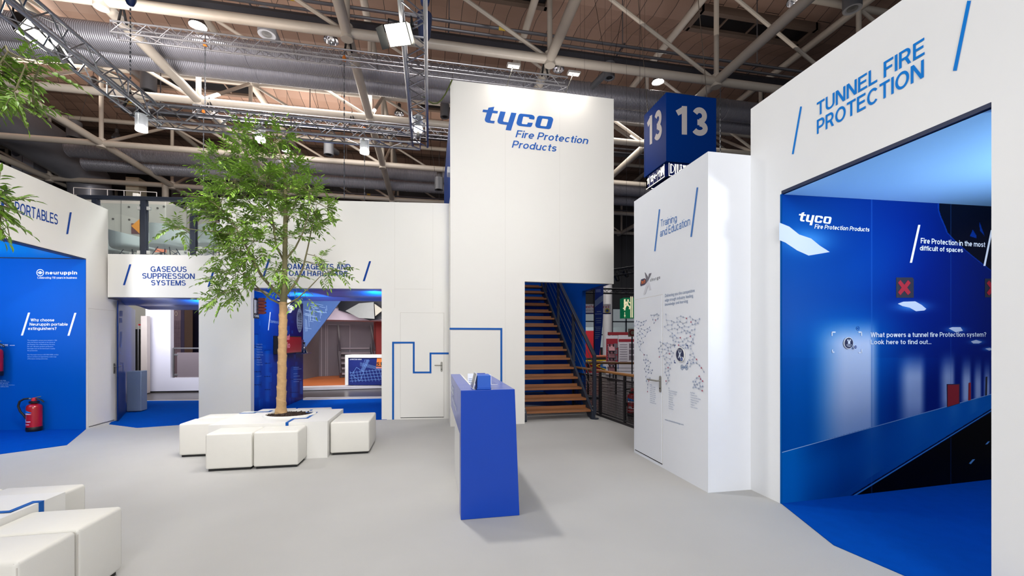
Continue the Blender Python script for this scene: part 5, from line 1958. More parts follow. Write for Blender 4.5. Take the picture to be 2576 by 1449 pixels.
# ================================================================== HALL ROOF STRUCTURE
GX = [-26.4, -20.4, -14.5, -8.4, -2.35, 3.7, 9.6, 15.5, 21.5]
GYR = [7.9, 12.8, 17.5, 22.1, 27.4, 32.4]
ZL, ZU = 10.4, 13.8
rf = thing('roof_frame', 'cream painted steel tube space frame under the timber hall ceiling', 'roof frame', (0, 12.8, ZL))
for y in GYR:
    r = .135
    obj('chord', MB().tube([(-30, y, ZL), (42, y, ZL)], r, 14), TUBE, rf, smooth=True)
    obj('chord', MB().tube([(-30, y, ZU), (42, y, ZU)], .12, 12), TUBE, rf, smooth=True)
for x in GX:
    obj('chord', MB().tube([(x, 5, ZL), (x, 33, ZL)], .15, 14), TUBE, rf, smooth=True)
    obj('chord', MB().tube([(x, 5, ZU), (x, 33, ZU)], .14, 12), TUBE, rf, smooth=True)
for i, x in enumerate(GX):
    for k, y in enumerate(GYR):
        obj('post', MB().tube([(x, y, ZL), (x, y, ZU)], .085, 10), TUBE, rf, smooth=True)
        if i and k:
            obj('diagonal', MB().tube([(x, y, ZL), (GX[i - 1], y, ZU)], .062, 8), TUBE, rf, smooth=True)
        if k + 1 < len(GYR) and 0 < i < 8 and k > 0:
            obj('diagonal', MB().tube([(x, y, ZL), (x, GYR[k + 1], ZU)], .075, 8), TUBE, rf, smooth=True)
        if 0 < k < 5:
            obj('node', MB().lathe([(0, -.2), (.17, -.2), (.17, .2), (0, .2)], (x, y, ZL), 14), TUBE, rf, smooth=True)
# one tall column carrying the frame, seen behind the balcony
pcx = dep(416, 480, 24)
tag(obj('column', MB().tube([(pcx.x, pcx.y, 0), (pcx.x, pcx.y, ZL)], .16, 16), TUBE, smooth=True), 'cream steel tube column rising behind the balcony glass', 'column')

# spiral ducts
def duct(p, q, r, label, group=None, ribs=True, m=DUCT):
    p, q = Vector(p), Vector(q)
    d = (q - p).normalized()
    L_ = (q - p).length
    pr_ = []
    n = int(L_ / 3.0)
    for k in range(n + 1):                               # flanges every three metres
        h = L_ * k / n
        pr_ += [(r, max(0, h - .04)), (r + .012, h - .03 if k else .005), (r + .012, h + .03 if k < n else L_), (r, min(L_, h + .04))]
    o = obj('air_duct', MB().lathe(pr_, p, 24, d), m, smooth=True)
    return tag(o, label, 'duct', group)


duct((-30, 15.55, 11.15), (18, 15.55, 11.15), .40, 'front one of the two large silver spiral ducts crossing under the roof', 'spiral ducts')
duct((-30, 16.4, 11.1), (18, 16.4, 11.1), .37, 'rear one of the two large silver spiral ducts crossing under the roof', 'spiral ducts')
duct((-17.5, 24.6, 11.0), (18, 24.6, 11.0), .38, 'front one of the two far silver ducts beyond the tree crown', 'spiral ducts')
duct((-17.5, 25.6, 10.7), (18, 25.6, 10.7), .36, 'rear one of the two far silver ducts beyond the tree crown', 'spiral ducts')
DGREY = mat('dark_duct', (128, 130, 140), .4, .3, var=.08)
bigp = [dep(-260, 160, 17.0), dep(-60, 262, 19.0), dep(60, 330, 21.0), dep(150, 385, 22.6), dep(195, 418, 23.6), dep(222, 450, 24.2), dep(228, 480, 24.4)]
bigp.append(Vector((bigp[-1].x, bigp[-1].y, ctop + .02)))
tag(obj('air_duct', MB().tube(bigp, [1.15, 1.15, 1.12, 1.08, 1.02, .98, .95, .95], 28), DGREY, smooth=True), 'huge dark grey duct bending down onto the concrete gallery', 'duct')
p0 = dep(92, 470, 26)
tag(obj('air_duct', MB().tube([dep(-30, 330, 26), dep(60, 372, 26), dep(88, 395, 26), dep(95, 420, 26), (p0.x, p0.y, 6)], .42, 18), DGREY, smooth=True), 'thinner grey duct bending down beside the huge one', 'duct')

# sprinkler pipes and cable trays
PIPE = mat('grey_pipe', (110, 110, 116), .35, .6)
for n_, (y, z, lb) in enumerate(((13.6, 11.75, 'twin pipe run with hangers close to the lit pendant lamps'), (20.6, 11.6, 'twin pipe run with hangers above the rear light truss'), (29.2, 11.2, 'twin pipe run with hangers at the far end of the hall'))):
    t_ = thing('pipe_run', lb, 'pipe', (0, y, z), 'sprinkler pipes')
    xs_ = -30 if n_ == 0 else -13.2
    obj('pipe', MB().tube([(xs_, y, z), (18, y, z)], .05, 8), PIPE, t_, smooth=True)
    obj('pipe', MB().tube([(xs_, y + .25, z - .08), (18, y + .25, z - .08)], .045, 8), PIPE, t_, smooth=True)
    obj('cable_tray', MB().box(xs_, 18, y + .6, y + .9, z - .02, z + .06), mat('tray', (70, 70, 76), .5, .4), t_)
    for x in (-11.4, -5.4, 0.6, 6.6, 12):
        obj('hanger', MB().box(x - .02, x + .02, y - .05, y + .9, z + .05, z + .09).box(x - .015, x + .015, y + .1, y + .13, z, 14.4), PIPE, t_)
    for x in (-12.6, -4.1, 2.2):
        obj('pipe_tag', MB().tube([(x, y, z), (x + .22, y, z)], .053, 8), mat('pipe_yellow', (206, 176, 60), .5), t_)

# lighting trusses
def truss(name, label, segs, a=.29, rch=.025, rbr=.010, pitch=.28, group=None):
    t_ = thing(name, label, 'truss', segs[0][0], group)
    for p, q in segs:
        p, q = Vector(p), Vector(q)
        d = (q - p).normalized()
        s_ = Vector((0, 0, 1)).cross(d).normalized() * a / 2
        u_ = Vector((0, 0, a / 2))
        cs = [s_ + u_, -s_ + u_, -s_ - u_, s_ - u_]
        for c_ in cs:
            obj('chord', MB().tube([p + c_, q + c_], rch, 8), ALU, t_, smooth=True)
        L_ = (q - p).length
        n = int(L_ / pitch)
        m_ = MB()
        for f_ in range(4):
            c0_, c1_ = cs[f_], cs[(f_ + 1) % 4]
            for k in range(n):
                A = p + d * (L_ * k / n)
                B_ = p + d * (L_ * (k + 1) / n)
                if k % 2:
                    m_.tube([A + c0_, B_ + c1_], rbr, 5, cap=False)
                else:
                    m_.tube([A + c1_, B_ + c0_], rbr, 5, cap=False)
        for k in range(0, n + 1, 8):
            A = p + d * (L_ * k / n)
            for f_ in range(4):
                m_.tube([A + cs[f_], A + cs[(f_ + 1) % 4]], rbr * 1.2, 5, cap=False)
        obj('lacing', m_, ALU, t_, smooth=True)
    return t_


ZR = 5.62
k_ = (ZR - EYE) / (5.9 - EYE)
RL, RR, RB = -5.26 * k_, -.215 * k_, 9.30 * k_
truss('lighting_truss', 'aluminium box truss frame carrying the floodlights over the plaza', [((RL, 1.0, ZR), (RL, RB, ZR)), ((RL, RB, ZR), (RR, RB, ZR)), ((RR, 1.0, ZR), (RR, RB, ZR))])
truss('lighting_truss', 'long aluminium truss slung under the roof in front of the big silver ducts', [((-8.3, 13.1, 9.86), (4.35, 13.1, 9.86))], a=.3)
truss('lighting_truss', 'far aluminium truss just above the plaza truss frame', [((-8.4, 17.25, 9.9), (2.8, 17.25, 9.9))], a=.3)
SLING = mat('black_sling', (16, 16, 20), .8)


def sling(x, y, zt, zb, lb):
    t_ = tag(obj('sling', MB().tube([(x - .1, y, zb), (x - .06, y + .02, (zt + zb) / 2), (x, y, zt), (x + .05, y, (zt + zb) / 2), (x + .1, y, zb)], .03, 6), SLING, smooth=True), lb, 'sling', 'black truss slings')
    return t_


for x, lb in ((-8.05, 'black sling tying the end of the long truss to the roof frame'), (-2.35, 'black sling tying the middle of the long truss to the roof frame'), (3.6, 'black sling tying the long truss to the roof frame above the tower')):
    sling(x, 13.0, 10.55, 9.98, lb)
sling(-8.0, 17.4, 10.5, 10.0, 'black sling tying the far truss to the roof frame near its end')
sling(-3.0, 17.4, 10.5, 10.0, 'black sling tying the far truss to the roof frame behind the lamp cluster')

CHAIN = mat('steel_chain', (120, 124, 132), .4, .7)
BLUE_M = mat('hoist_blue', (24, 46, 96), .45)


def chain(x, y, z1, z0, label, hook=True):
    t_ = thing('hoist_chain', label, 'chain', (x, y, z0), 'hoist chains')
    m_ = MB()
    n = max(2, int((z1 - z0) / .09))
    for k in range(n):
        za, zb = z0 + (z1 - z0) * k / n, z0 + (z1 - z0) * (k + .9) / n
        if k % 2:
            m_.box(x - .018, x + .018, y - .005, y + .005, za, zb)
        else:
            m_.box(x - .005, x + .005, y - .018, y + .018, za, zb)
    obj('links', m_, CHAIN, t_)
    if hook:
        obj('hook', MB().lathe([(0, 0), (.05, .02), (.055, .12), (.02, .18), (0, .2)], (x, y, z1 - .3), 10), mat('hook_orange', (214, 120, 40), .5), t_, smooth=True)
    return t_


pc = fl(326, 120, 6.6)
hx, hy = RL + .02, 8.0
hp = dep(328, 190, 7.4)
h_ = thing('chain_hoist', 'dark blue chain hoist with its chain over the plaza truss corner', 'hoist', (hp.x, hp.y, ZR))
top = dep(321, 2, 7.4)
obj('hoist_body', MB().lathe([(0, 0), (.05, .03), (.085, .12), (.09, .28), (.05, .36), (0, .37)], (hp.x, hp.y, top.z - .1), 16), BLUE_M, h_, smooth=True)
m_ = MB()
n = 22
zb_ = ZR + .15
for k in range(n):
    za = zb_ + (top.z - .1 - zb_) * k / n
    m_.box(hp.x - (.012 if k % 2 else .004), hp.x + (.012 if k % 2 else .004), hp.y - (.004 if k % 2 else .012), hp.y + (.004 if k % 2 else .012), za, za + .045)
obj('chain', m_, CHAIN, h_)
obj('hook_sling', MB().tube([(hp.x - .12, hp.y, ZR + .02), (hp.x - .03, hp.y, ZR + .2), (hp.x, hp.y, ZR + .3), (hp.x + .03, hp.y, ZR + .2), (hp.x + .12, hp.y + .05, ZR)], .025, 6), SLING, h_)
hb = dep(1076, 70, 6.2)
h_ = thing('chain_hoist', 'blue chain hoist with a hanging dark blue chain bag beside the floodlight', 'hoist', (hb.x, hb.y, hb.z))
obj('hoist_body', MB().lathe([(0, 0), (.06, .02), (.075, .1), (.075, .3), (0, .34)], dep(1069, 14, 6.2), 14), BLUE_M, h_, smooth=True)
bt, bb_ = dep(1072, 38, 6.2), dep(1068, 100, 6.2)
obj('chain_bag', MB().lathe([(0, 0), (.06, .005), (.085, .05), (.105, .25), (.11, bt.z - bb_.z), (.10, bt.z - bb_.z + .002), (0, bt.z - bb_.z - .05)], bb_, 14), mat('bag_cloth', (24, 34, 66), .85), h_, smooth=True)
obj('chain', MB().tube([dep(1066, 12, 6.2), dep(1068, 26, 6.2), dep(1070, 42, 6.2)], .012, 6), CHAIN, h_)
for px, yy, ztop, py1, lb in ((516, 13.1, 9.86, 268, 'chain hanging from the long truss above the tree'), (866, 13.1, 9.90, 500, 'longest chain, hanging down behind the rear wall'), (512, 17.1, 9.9, 498, 'chain going down behind the balcony rail beside the tree'), (917, 17.25, 9.9, 506, 'thin chain behind the small spotlight, ending at the rear wall'), (1812, 12.8, 10.4, 400, 'chain hanging beside the blue number sign')):
    yp = Plane((0, yy), (1, 0), (0, -1))
    b_ = yp.at(px, py1)
    chain(b_.x, yy, ztop + .15, b_.z, lb)

# pendant lamps
SHADE = mat('lamp_shade', (62, 60, 62), .4, .3)
REFL = mat('lamp_reflector', (210, 210, 214), .12, .9, var=0)


def pendant(px, py, wpx, lit, label):
    D = .50 * FPX / wpx
    p = dep(px, py, D)
    t_ = thing('pendant_lamp', label, 'lamp', p, 'bell shaped pendant lamps of the hall')
    obj('shade', MB().lathe([(.25, 0), (.24, .06), (.17, .2), (.10, .3), (.09, .3)], p, 24), SHADE, t_, smooth=True)
    obj('reflector', MB().lathe([(.245, .002), (.22, .08), (.15, .2), (.05, .26), (0, .26)], p, 24), REFL, t_, smooth=True)
    obj('housing', MB().lathe([(0, .3), (.095, .3), (.095, .52), (.05, .56), (0, .56)], p, 16), SHADE, t_, smooth=True)
    obj('suspension', MB().tube([p + Vector((0, 0, .55)), (p.x, p.y, 14.6)], .008, 5), BLACKP, t_)
    if lit:
        obj('bulb', MB().lathe([(0, .03), (.2, .03), (.2, .05), (0, .05)], p, 20), LAMP, t_)
    else:
        obj('bulb', MB().lathe([(0, .06), (.05, .07), (.06, .14), (.03, .22), (0, .23)], p, 12), mat('bulb_off', (220, 220, 214), .3), t_, smooth=True)
    return t_


pendant(498, 66, 40, True, 'lit pendant lamp above the long truss, over the tree')
pendant(1655, 207, 30, True, 'lit pendant lamp just above the blue number sign')
pendant(833, 103, 36, False, 'unlit pendant lamp at the middle of the long truss')
pendant(1405, 176, 29, False, 'unlit pendant lamp over the top edge of the tower')
pendant(236, 226, 30, False, 'dark pendant lamp beside the truss frame, near the hanging branches')
pendant(294, 348, 22, False, 'unlit pendant lamp under the corner of the truss frame')
pendant(515, 447, 20, False, 'unlit pendant lamp beside the tree crown at the chain')
pendant(722, 381, 24, True, 'small lit pendant lamp behind the tree top')
pendant(1004, 287, 24, False, 'unlit pendant lamp between the truss frame and the tower')
pendant(1027, 478, 18, False, 'farthest unlit pendant lamp low over the rear wall beside the tower')
pendant(2001, 4, 40, False, 'unlit pendant lamp at the top picture edge beside the tunnel wall')
pendant(1915, 262, 26, False, 'unlit pendant lamp peeking over the training box')

# spotlights under the truss frame
CLEARP = mat('clear_housing', (200, 204, 210), .15, .3, trans=.5, var=0)
for px, py, yy, lb in ((356, 330, RB - .3, 'bright cylinder spotlight under the truss corner beside the gallery'), (655, 357, RB, 'bright cylinder spotlight at the tree top'), (917, 386, RB, 'bright cylinder spotlight hanging lowest, between tree and tower'), (1052, 330, RB - .3, 'bright cylinder spotlight at the truss corner next to the tower')):
    p = Plane((0, yy), (1, 0), (0, -1)).at(px, py)
    t_ = thing('cylinder_spotlight', lb, 'spotlight', p, 'cylinder spotlights under the truss frame')
    obj('housing', MB().lathe([(.088, .005), (.09, .28), (.07, .285), (0, .285)], p, 20), CLEARP, t_, smooth=True)
    obj('bulb', MB().lathe([(0, .0), (.07, .004), (.075, .05), (.03, .1), (0, .1)], p, 16), mat('spot_glow', (255, 250, 240), emit=40, ecol=(255, 246, 232), var=0), t_, smooth=True)
    obj('clamp', MB().box(p.x - .03, p.x + .03, p.y - .02, p.y + .02, p.z + .285, ZR - .12), BLACKP, t_)
    obj('mounting_bar', (MB().box(p.x - .02, p.x + .02, p.y - .17, p.y + .17, ZR - .18, ZR - .171) if yy == RB else MB().box(p.x - .17, p.x + .17, p.y - .02, p.y + .02, ZR - .18, ZR - .171)), BLACKP, t_)
    spot('spot_lamp', p + Vector((0, 0, -.03)), (p.x + .4, p.y - 3.2, 0), 26, 90, .9, .06, (1, .95, .88))


def floodlight(p, aim, label, w, h, dd, power, mount, ang=115):
    p, aim = Vector(p), Vector(aim)
    t_ = thing('floodlight', label, 'floodlight', p)
    d = (aim - p).normalized()
    s_ = d.cross(Vector((0, 0, 1))).normalized()
    u_ = s_.cross(d)
    def hx(f0, f1, w0, h0, w1, h1):
        A = [p + d * f0 + s_ * (w0 / 2 * a_) + u_ * (h0 / 2 * b_) for a_, b_ in ((-1, -1), (1, -1), (1, 1), (-1, 1))]
        B_ = [p + d * f1 + s_ * (w1 / 2 * a_) + u_ * (h1 / 2 * b_) for a_, b_ in ((-1, -1), (1, -1), (1, 1), (-1, 1))]
        return MB().hexa(A, B_)
    obj('housing', hx(-dd, -.012, w * .6, h * .6, w * 1.06, h * 1.1), BLACKP, t_, bevel=.008)
    obj('lens', hx(-.011, -.004, w, h, w, h), mat('flood_glow', (255, 252, 236), emit=14, ecol=(255, 250, 232), var=0), t_)
    for sg in (-1, 1):
        m_ = MB()
        c_ = p + s_ * (w * .56 * sg)
        m_.quad(c_ + u_ * h * .55, c_ - u_ * h * .55, c_ - u_ * h * .5 + d * .08 + s_ * .07 * sg, c_ + u_ * h * .5 + d * .08 + s_ * .07 * sg)
        obj('barn_door', m_, BLACKP, t_)
    obj('yoke', MB().tube([p - s_ * w * .57 - d * dd * .4, p - s_ * w * .57 - d * dd * .4 + Vector((0, 0, h * .8)), Vector(mount), p + s_ * w * .57 - d * dd * .4 + Vector((0, 0, h * .8)), p + s_ * w * .57 - d * dd * .4], .014, 6), BLACKP, t_)
    spot('flood_lamp', p + d * .06, aim, power, ang, .6, .14, (1, .97, .92))
    return t_


pf = dep(100, 92, 6.0)
floodlight(pf, (1.0, 6.4, .6), 'brightest floodlight hanging from the truss beside the leafy branches', .44, .26, .3, 480, (RL - .1, pf.y, ZR - .14), 88)
pf = dep(1000, 88, 5.25)
floodlight(pf, (-1.6, 2.2, 1.2), 'bright rectangular floodlight clamped to the truss in front of the tower', .27, .23, .26, 420, (RR, pf.y, ZR - .12), 130)

c0_, c1_ = Vector((RR + .1, 7.0, ZR - .1)), TW.p(.03, zTop, 0)
tag(obj('cable', MB().tube([c0_.lerp(c1_, f_) + Vector((0, 0, -.25 * math.sin(math.pi * f_))) for f_ in (0, .15, .3, .45, .6, .75, .9, 1)], .012, 6), mat('cable_green', (72, 84, 30), .6), smooth=True), 'dark green cable running from the truss frame to the tower top', 'cable')

# arm lights over the tower front
for px, lb in ((1283, 'small arm light on the tower top edge, nearer the rear wall'), (1431, 'small arm light on the tower top edge, nearer the number sign')):
    a_ = TW.sz(px - 9, 225)[0]
    b0 = TW.p(a_, zTop - .02, -.05)
    hd = b0 + Vector((.08, -.28, .26))
    t_ = thing('arm_light', lb, 'light', b0, 'arm lights over the tower lettering')
    obj('arm', MB().tube([b0, hd], .009, 6), STEEL, t_)
    obj('head', MB().bar(hd + Vector((-.11, -.0, .01)), hd + Vector((.13, -.0, .01)), .11, .04), mat('head_grey', (170, 166, 162), .4, .4), t_, bevel=.005)
    obj('lens', MB().box(hd.x - .09, hd.x + .11, hd.y - .045, hd.y + .045, hd.z - .0125, hd.z - .0105), mat('arm_lens', (255, 250, 240), emit=2.5, ecol=(255, 246, 232), var=0), t_)
    area('arm_lamp', hd + Vector((0, 0, -.03)), TW.p(a_ + .1, zTop - 1.2, 0), 7, .2, .08, (1, .93, .86))
wl_ = dep(1133, 428, 8.2)
t_ = tag(obj('wall_light', MB().box(.33, .40, 8.25, 8.5, wl_.z - .06, wl_.z + .06), WHITE2, bevel=.01), 'small white light fixture on the blue side of the tower', 'light')

# air nozzles hanging under the roof
NZ = mat('nozzle_grey', (92, 94, 100), .5, .2)
for px, py, D, rn, (dx, dy), lb in ((671, 88, 14.4, .28, (34, 62), 'grey air nozzle hanging over the long truss with its pipe leaning to the duct'), (1533, 197, 14.2, .18, (-42, 40), 'grey air nozzle above the tower with its pipe leaning down'), (2144, 24, 13.5, .26, (30, -60), 'grey air nozzle at the top beside the tunnel wall'), (187, 348, 20, .28, (40, 26), 'grey air nozzle in front of the huge dark duct'), (827, 390, 20, .22, (20, 14), 'grey air nozzle behind the plaza truss, beside the tree top'), (1119, 295, 18.6, .2, (2, -30), 'grey air nozzle half hidden by the tower edge'), (374, 230, 17.7, .28, (-50, -42), 'grey air nozzle with a long sloping pipe behind the truss corner'), (1104, 478, 21.4, .22, (2, -30), 'lowest grey air nozzle above the rear wall next to the tower')):
    p = dep(px, py, D)
    k_ = rn / .28
    t_ = thing('air_nozzle', lb, 'air nozzle', p, 'round air nozzles under the hall roof')
    obj('drum', MB().lathe([(0, .02), (.18 * k_, .02), (.2 * k_, 0), (.275 * k_, 0), (rn, .03), (rn, .78 * k_), (.2 * k_, .82 * k_), (0, .82 * k_)], p, 24), NZ, t_, smooth=True)
    obj('outlet', MB().lathe([(0, -.015), (.06 * k_, -.015), (.10 * k_, .005), (.16 * k_, .012), (.0, .015)], p, 20), BLACKP, t_, smooth=True)
    q = dep(px + dx, py - 20 + dy, D + 1.2)
    obj('supply_pipe', MB().tube([p + Vector((0, 0, .45 * k_)), q], .18 * k_, 16), NZ, t_, smooth=True)
    obj('suspension', MB().tube([p + Vector((-.2 * k_, 0, .8 * k_)), p + Vector((-.9, 0, 14.9 - p.z))], .008, 4), BLACKP, t_)
    obj('suspension', MB().tube([p + Vector((.2 * k_, 0, .8 * k_)), p + Vector((.9, 0, 14.9 - p.z))], .008, 4), BLACKP, t_)

# ---- hanging hall number sign
SGB = mat('sign_blue', (0, 58, 148), .45, var=.02, spec=.08)
SGW = mat('sign_white', (226, 222, 224), .5, var=0)
GLOW = mat('sign_lit', (250, 246, 226), emit=1.6, ecol=(255, 250, 226), var=0)
x0 = 7.24
x1, zb, zt = 9.0, 7.16, 9.31
y0, y1 = 12.0, 13.4
sg = thing('hall_sign', 'blue hanging cube sign with a white number 13 on its sides', 'sign', ((x0 + x1) / 2, (y0 + y1) / 2, zb))
obj('sign_body', MB().box(x0, x1, y0, y1, zb, zt), SGB, sg, bevel=.01)
SF = Plane((x0, y0), (1, 0), (0, -1))
SL = Plane((x0, y1), (0, -1), (-1, 0))
for pl_, ch_, bl_, br_, tl_ in ((SF, '1', (1699.5, 338), (1728, 339), (1699.5, 266)), (SF, '3', (1742, 341), (1780, 343), (1742, 269)), (SL, '1', (1628, 368), (1641, 361), (1628, 297)), (SL, '3', (1647, 357), (1665.5, 347), (1647, 283))):
    ink('numeral', text_on(MB(), pl_, ch_, bl_, br_, tl_, off=.006, bold=.05), SGW, sg)
zd0, zd1 = 6.74, 7.13
b = MB()
b.box(x0 + .12, x1 - .05, y0 + .05, y0 + .16, zd0, zd1)
b.box(x0 + .03, x0 + .14, y0 + .16, y1 - .1, zd0, zd1)
b.box(x0 + .03, x1 - .05, y1 - .2, y1 - .1, zd0, zd1)
obj('direction_panel', b, mat('panel_blue', (6, 36, 120), .4, var=.05), sg)
obj('hanging_bar', MB().box(x0 + .3, x0 + .34, y0 + .6, y0 + .64, zd0 - .45, zb).box(x0 + .85, x0 + .89, y0 + .6, y0 + .64, zd0 - .45, zb), STEEL, sg)
D1 = Plane((x0 + .12, y0 + .05), (1, 0), (0, -1))
D2 = Plane((x0 + .03, y1 - .1), (0, -1), (-1, 0))


def arrow(m_, pl, a, z, L_, w_, ang, off=.005):
    ca, sa_ = math.cos(ang), math.sin(ang)
    F = lambda u, v: pl.p(a + u * ca - v * sa_, z + u * sa_ + v * ca, off)
    m_.quad(F(-L_ / 2, -w_ / 2), F(L_ / 2 - w_, -w_ / 2), F(L_ / 2 - w_, w_ / 2), F(-L_ / 2, w_ / 2))
    for sg_ in (1, -1):
        m_.quad(F(L_ / 2, 0), F(L_ / 2 - L_ * .42, sg_ * L_ * .42), F(L_ / 2 - L_ * .42 - w_ * .7, sg_ * (L_ * .42 - w_ * .7)), F(L_ / 2 - w_ * 1.4, 0))


def person_icon(m_, pl, a, z, h, off=.005, dress=False):
    m_.poly([pl.p(a + h * .09 * math.cos(2 * math.pi * k / 12), z + h * .9 + h * .09 * math.sin(2 * math.pi * k / 12), off) for k in range(12)])
    w_ = h * .14
    m_.quad(pl.p(a - w_, z + h * .42, off), pl.p(a + w_, z + h * .42, off), pl.p(a + w_, z + h * .78, off), pl.p(a - w_, z + h * .78, off))
    m_.quad(pl.p(a - w_ * (1.6 if dress else .9), z + (h * .3 if dress else 0), off), pl.p(a - w_ * .12, z + (h * .3 if dress else 0), off), pl.p(a - w_ * .12, z + h * .45, off), pl.p(a - w_ * .9, z + h * .45, off))
    m_.quad(pl.p(a + w_ * .12, z + (h * .3 if dress else 0), off), pl.p(a + w_ * (1.6 if dress else .9), z + (h * .3 if dress else 0), off), pl.p(a + w_ * .9, z + h * .45, off), pl.p(a + w_ * .12, z + h * .45, off))


t = MB()
zm = (zd0 + zd1) / 2 + .02
hh = zd1 - zd0
A1 = D1.sz(1686, 385)[0]
# restaurant, wheelchair, arrows, people on the front strip
t.poly([D1.p(.05 + .14 * math.sin(math.pi * k / 14), zm + .15 * math.cos(math.pi * k / 14), .005) for k in range(15)], [[D1.p(.06 + .12 * math.sin(math.pi * k / 14), zm + .13 * math.cos(math.pi * k / 14), .005) for k in range(1, 14)]])
for a in (.22, .29):
    t.quad(D1.p(a - .014, zm - .15, .005), D1.p(a + .014, zm - .15, .005), D1.p(a + .022, zm + .15, .005), D1.p(a - .022, zm + .15, .005))
ringw = [D1.p(.42 + .07 * math.cos(2 * math.pi * k / 16), zm - .08 + .07 * math.sin(2 * math.pi * k / 16), .005) for k in range(16)]
t.poly(ringw, [[D1.p(.42 + .05 * math.cos(2 * math.pi * k / 16), zm - .08 + .05 * math.sin(2 * math.pi * k / 16), .005) for k in range(16)]])
t.poly([D1.p(.42 + .03 * math.cos(2 * math.pi * k / 10), zm + .13 + .03 * math.sin(2 * math.pi * k / 10), .005) for k in range(10)])
t.quad(D1.p(.40, zm - .05, .005), D1.p(.44, zm - .05, .005), D1.p(.44, zm + .09, .005), D1.p(.40, zm + .09, .005))
t.quad(D1.p(.44, zm - .06, .005), D1.p(.52, zm - .14, .005), D1.p(.54, zm - .12, .005), D1.p(.45, zm - .02, .005))
text_frame(t, D1.p(.48, zm + .06, .005), D1.d * .13, Vector((0, 0, .08)), 'WC', bold=.04)
arrow(t, D1, .78, zm, .26, .036, math.pi)
arrow(t, D1, 1.09, zm, .26, .036, 0)
for k, a in enumerate((1.3, 1.4, 1.5)):
    person_icon(t, D1, a, zm - .14, .28, dress=(k == 1))
LS = y1 - .1 - (y0 + .16)
text_frame(t, D2.p(.06, zm - .1, .005), D2.d * .14, Vector((0, 0, .2)), '11', bold=.05)
text_frame(t, D2.p(.28, zm - .1, .005), D2.d * .18, Vector((0, 0, .2)), '12', bold=.05)
arrow(t, D2, .60, zm, .22, .036, math.pi)
arrow(t, D2, .84, zm, .22, .036, math.pi / 2)
for k, a in enumerate((.98, 1.05, 1.11)):
    person_icon(t, D2, a, zm - .14, .28, dress=(k == 1))
for a in (.345, .645, .93, 1.24):
    t.quad(D1.p(a - .004, zd0 + .02, .004), D1.p(a + .004, zd0 + .02, .004), D1.p(a + .004, zd1 - .02, .004), D1.p(a - .004, zd1 - .02, .004))
for a in (.23, .47, .72, .92):
    t.quad(D2.p(a - .004, zd0 + .02, .004), D2.p(a + .004, zd0 + .02, .004), D2.p(a + .004, zd1 - .02, .004), D2.p(a - .004, zd1 - .02, .004))
ink('pictogram', t, GLOW, sg)
b = MB()
b.box(x0 + .12, x1 - .05, y0 + .046, y0 + .06, zd0 - .014, zd0)
b.box(x0 + .026, x0 + .04, y0 + .16, y1 - .1, zd0 - .014, zd0)
b.box(x0 + .12, x0 + .132, y0 + .044, y0 + .05, zd0, zd1)
b.box(x0 + .024, x0 + .03, y0 + .16, y0 + .172, zd0, zd1)
b.box(x0 + .16, x0 + 1.2, y1 - .21, y1 - .2, zd0 - .014, zd0)
obj('lit_edge', b, GLOW, sg)
for cx_, cy_ in ((x0 + .1, y1 - .1), (x1 - .1, y0 + .3)):
    obj('cable', MB().tube([(cx_, cy_, zt), (cx_ - .35, cy_ + .2, ZL + 3.9)], .012, 5), STEEL, sg)
GREEN = mat('exit_green', (0, 110, 66), .4, emit=.25, ecol=(0, 130, 80), var=0)
PALE = mat('exit_pale', (226, 214, 178), .5, emit=.5, ecol=(240, 228, 190), var=0)


def running_man(m_, pl, a, z, h, off):
    F = lambda u, v: pl.p(a + u * h, z + v * h, off)
    m_.poly([F(.08 + .08 * math.cos(2 * math.pi * k / 12), .9 + .08 * math.sin(2 * math.pi * k / 12)) for k in range(12)])
    m_.poly([F(-.1, .78), (F(.06, .8)), F(.12, .5), F(.3, .34), F(.24, .1), F(.14, .12), F(.18, .3), F(-.02, .44), F(-.14, .2), F(-.36, .12), F(-.38, .22), F(-.2, .28), F(-.06, .6), F(-.24, .52), F(-.3, .6)])
    m_.poly([F(.06, .78), F(.26, .6), F(.38, .66), F(.36, .74), F(.26, .7), F(.1, .84)])


ex = thing('exit_sign', 'green exit sign hanging under the blue number sign', 'sign', (x0 + .5, y0 + .6, zd0 - .9))
E0 = SF
ey = y0 + .35
ep = Plane((x0 + .36, ey), (0, -1), (-1, 0))
eL = Plane((x0 + .30, ey + .55), (0, -1), (-1, 0))
obj('sign_body', MB().box(x0 + .30, x0 + .85, ey, ey + .55, zd0 - .88, zd0 - .45), GREEN, ex)
t = MB()
running_man(t, eL, .36, zd0 - .85, .34, .004)
t.quad(eL.p(.04, zd0 - .85, .004), eL.p(.16, zd0 - .85, .004), eL.p(.16, zd0 - .48, .004), eL.p(.04, zd0 - .48, .004))
eF = Plane((x0 + .30, ey), (1, 0), (0, -1))
t.quad(eF.p(.06, zd0 - .85, .004), eF.p(.4, zd0 - .85, .004), eF.p(.4, zd0 - .5, .004), eF.p(.06, zd0 - .5, .004))
ink('pictogram', t, PALE, ex)

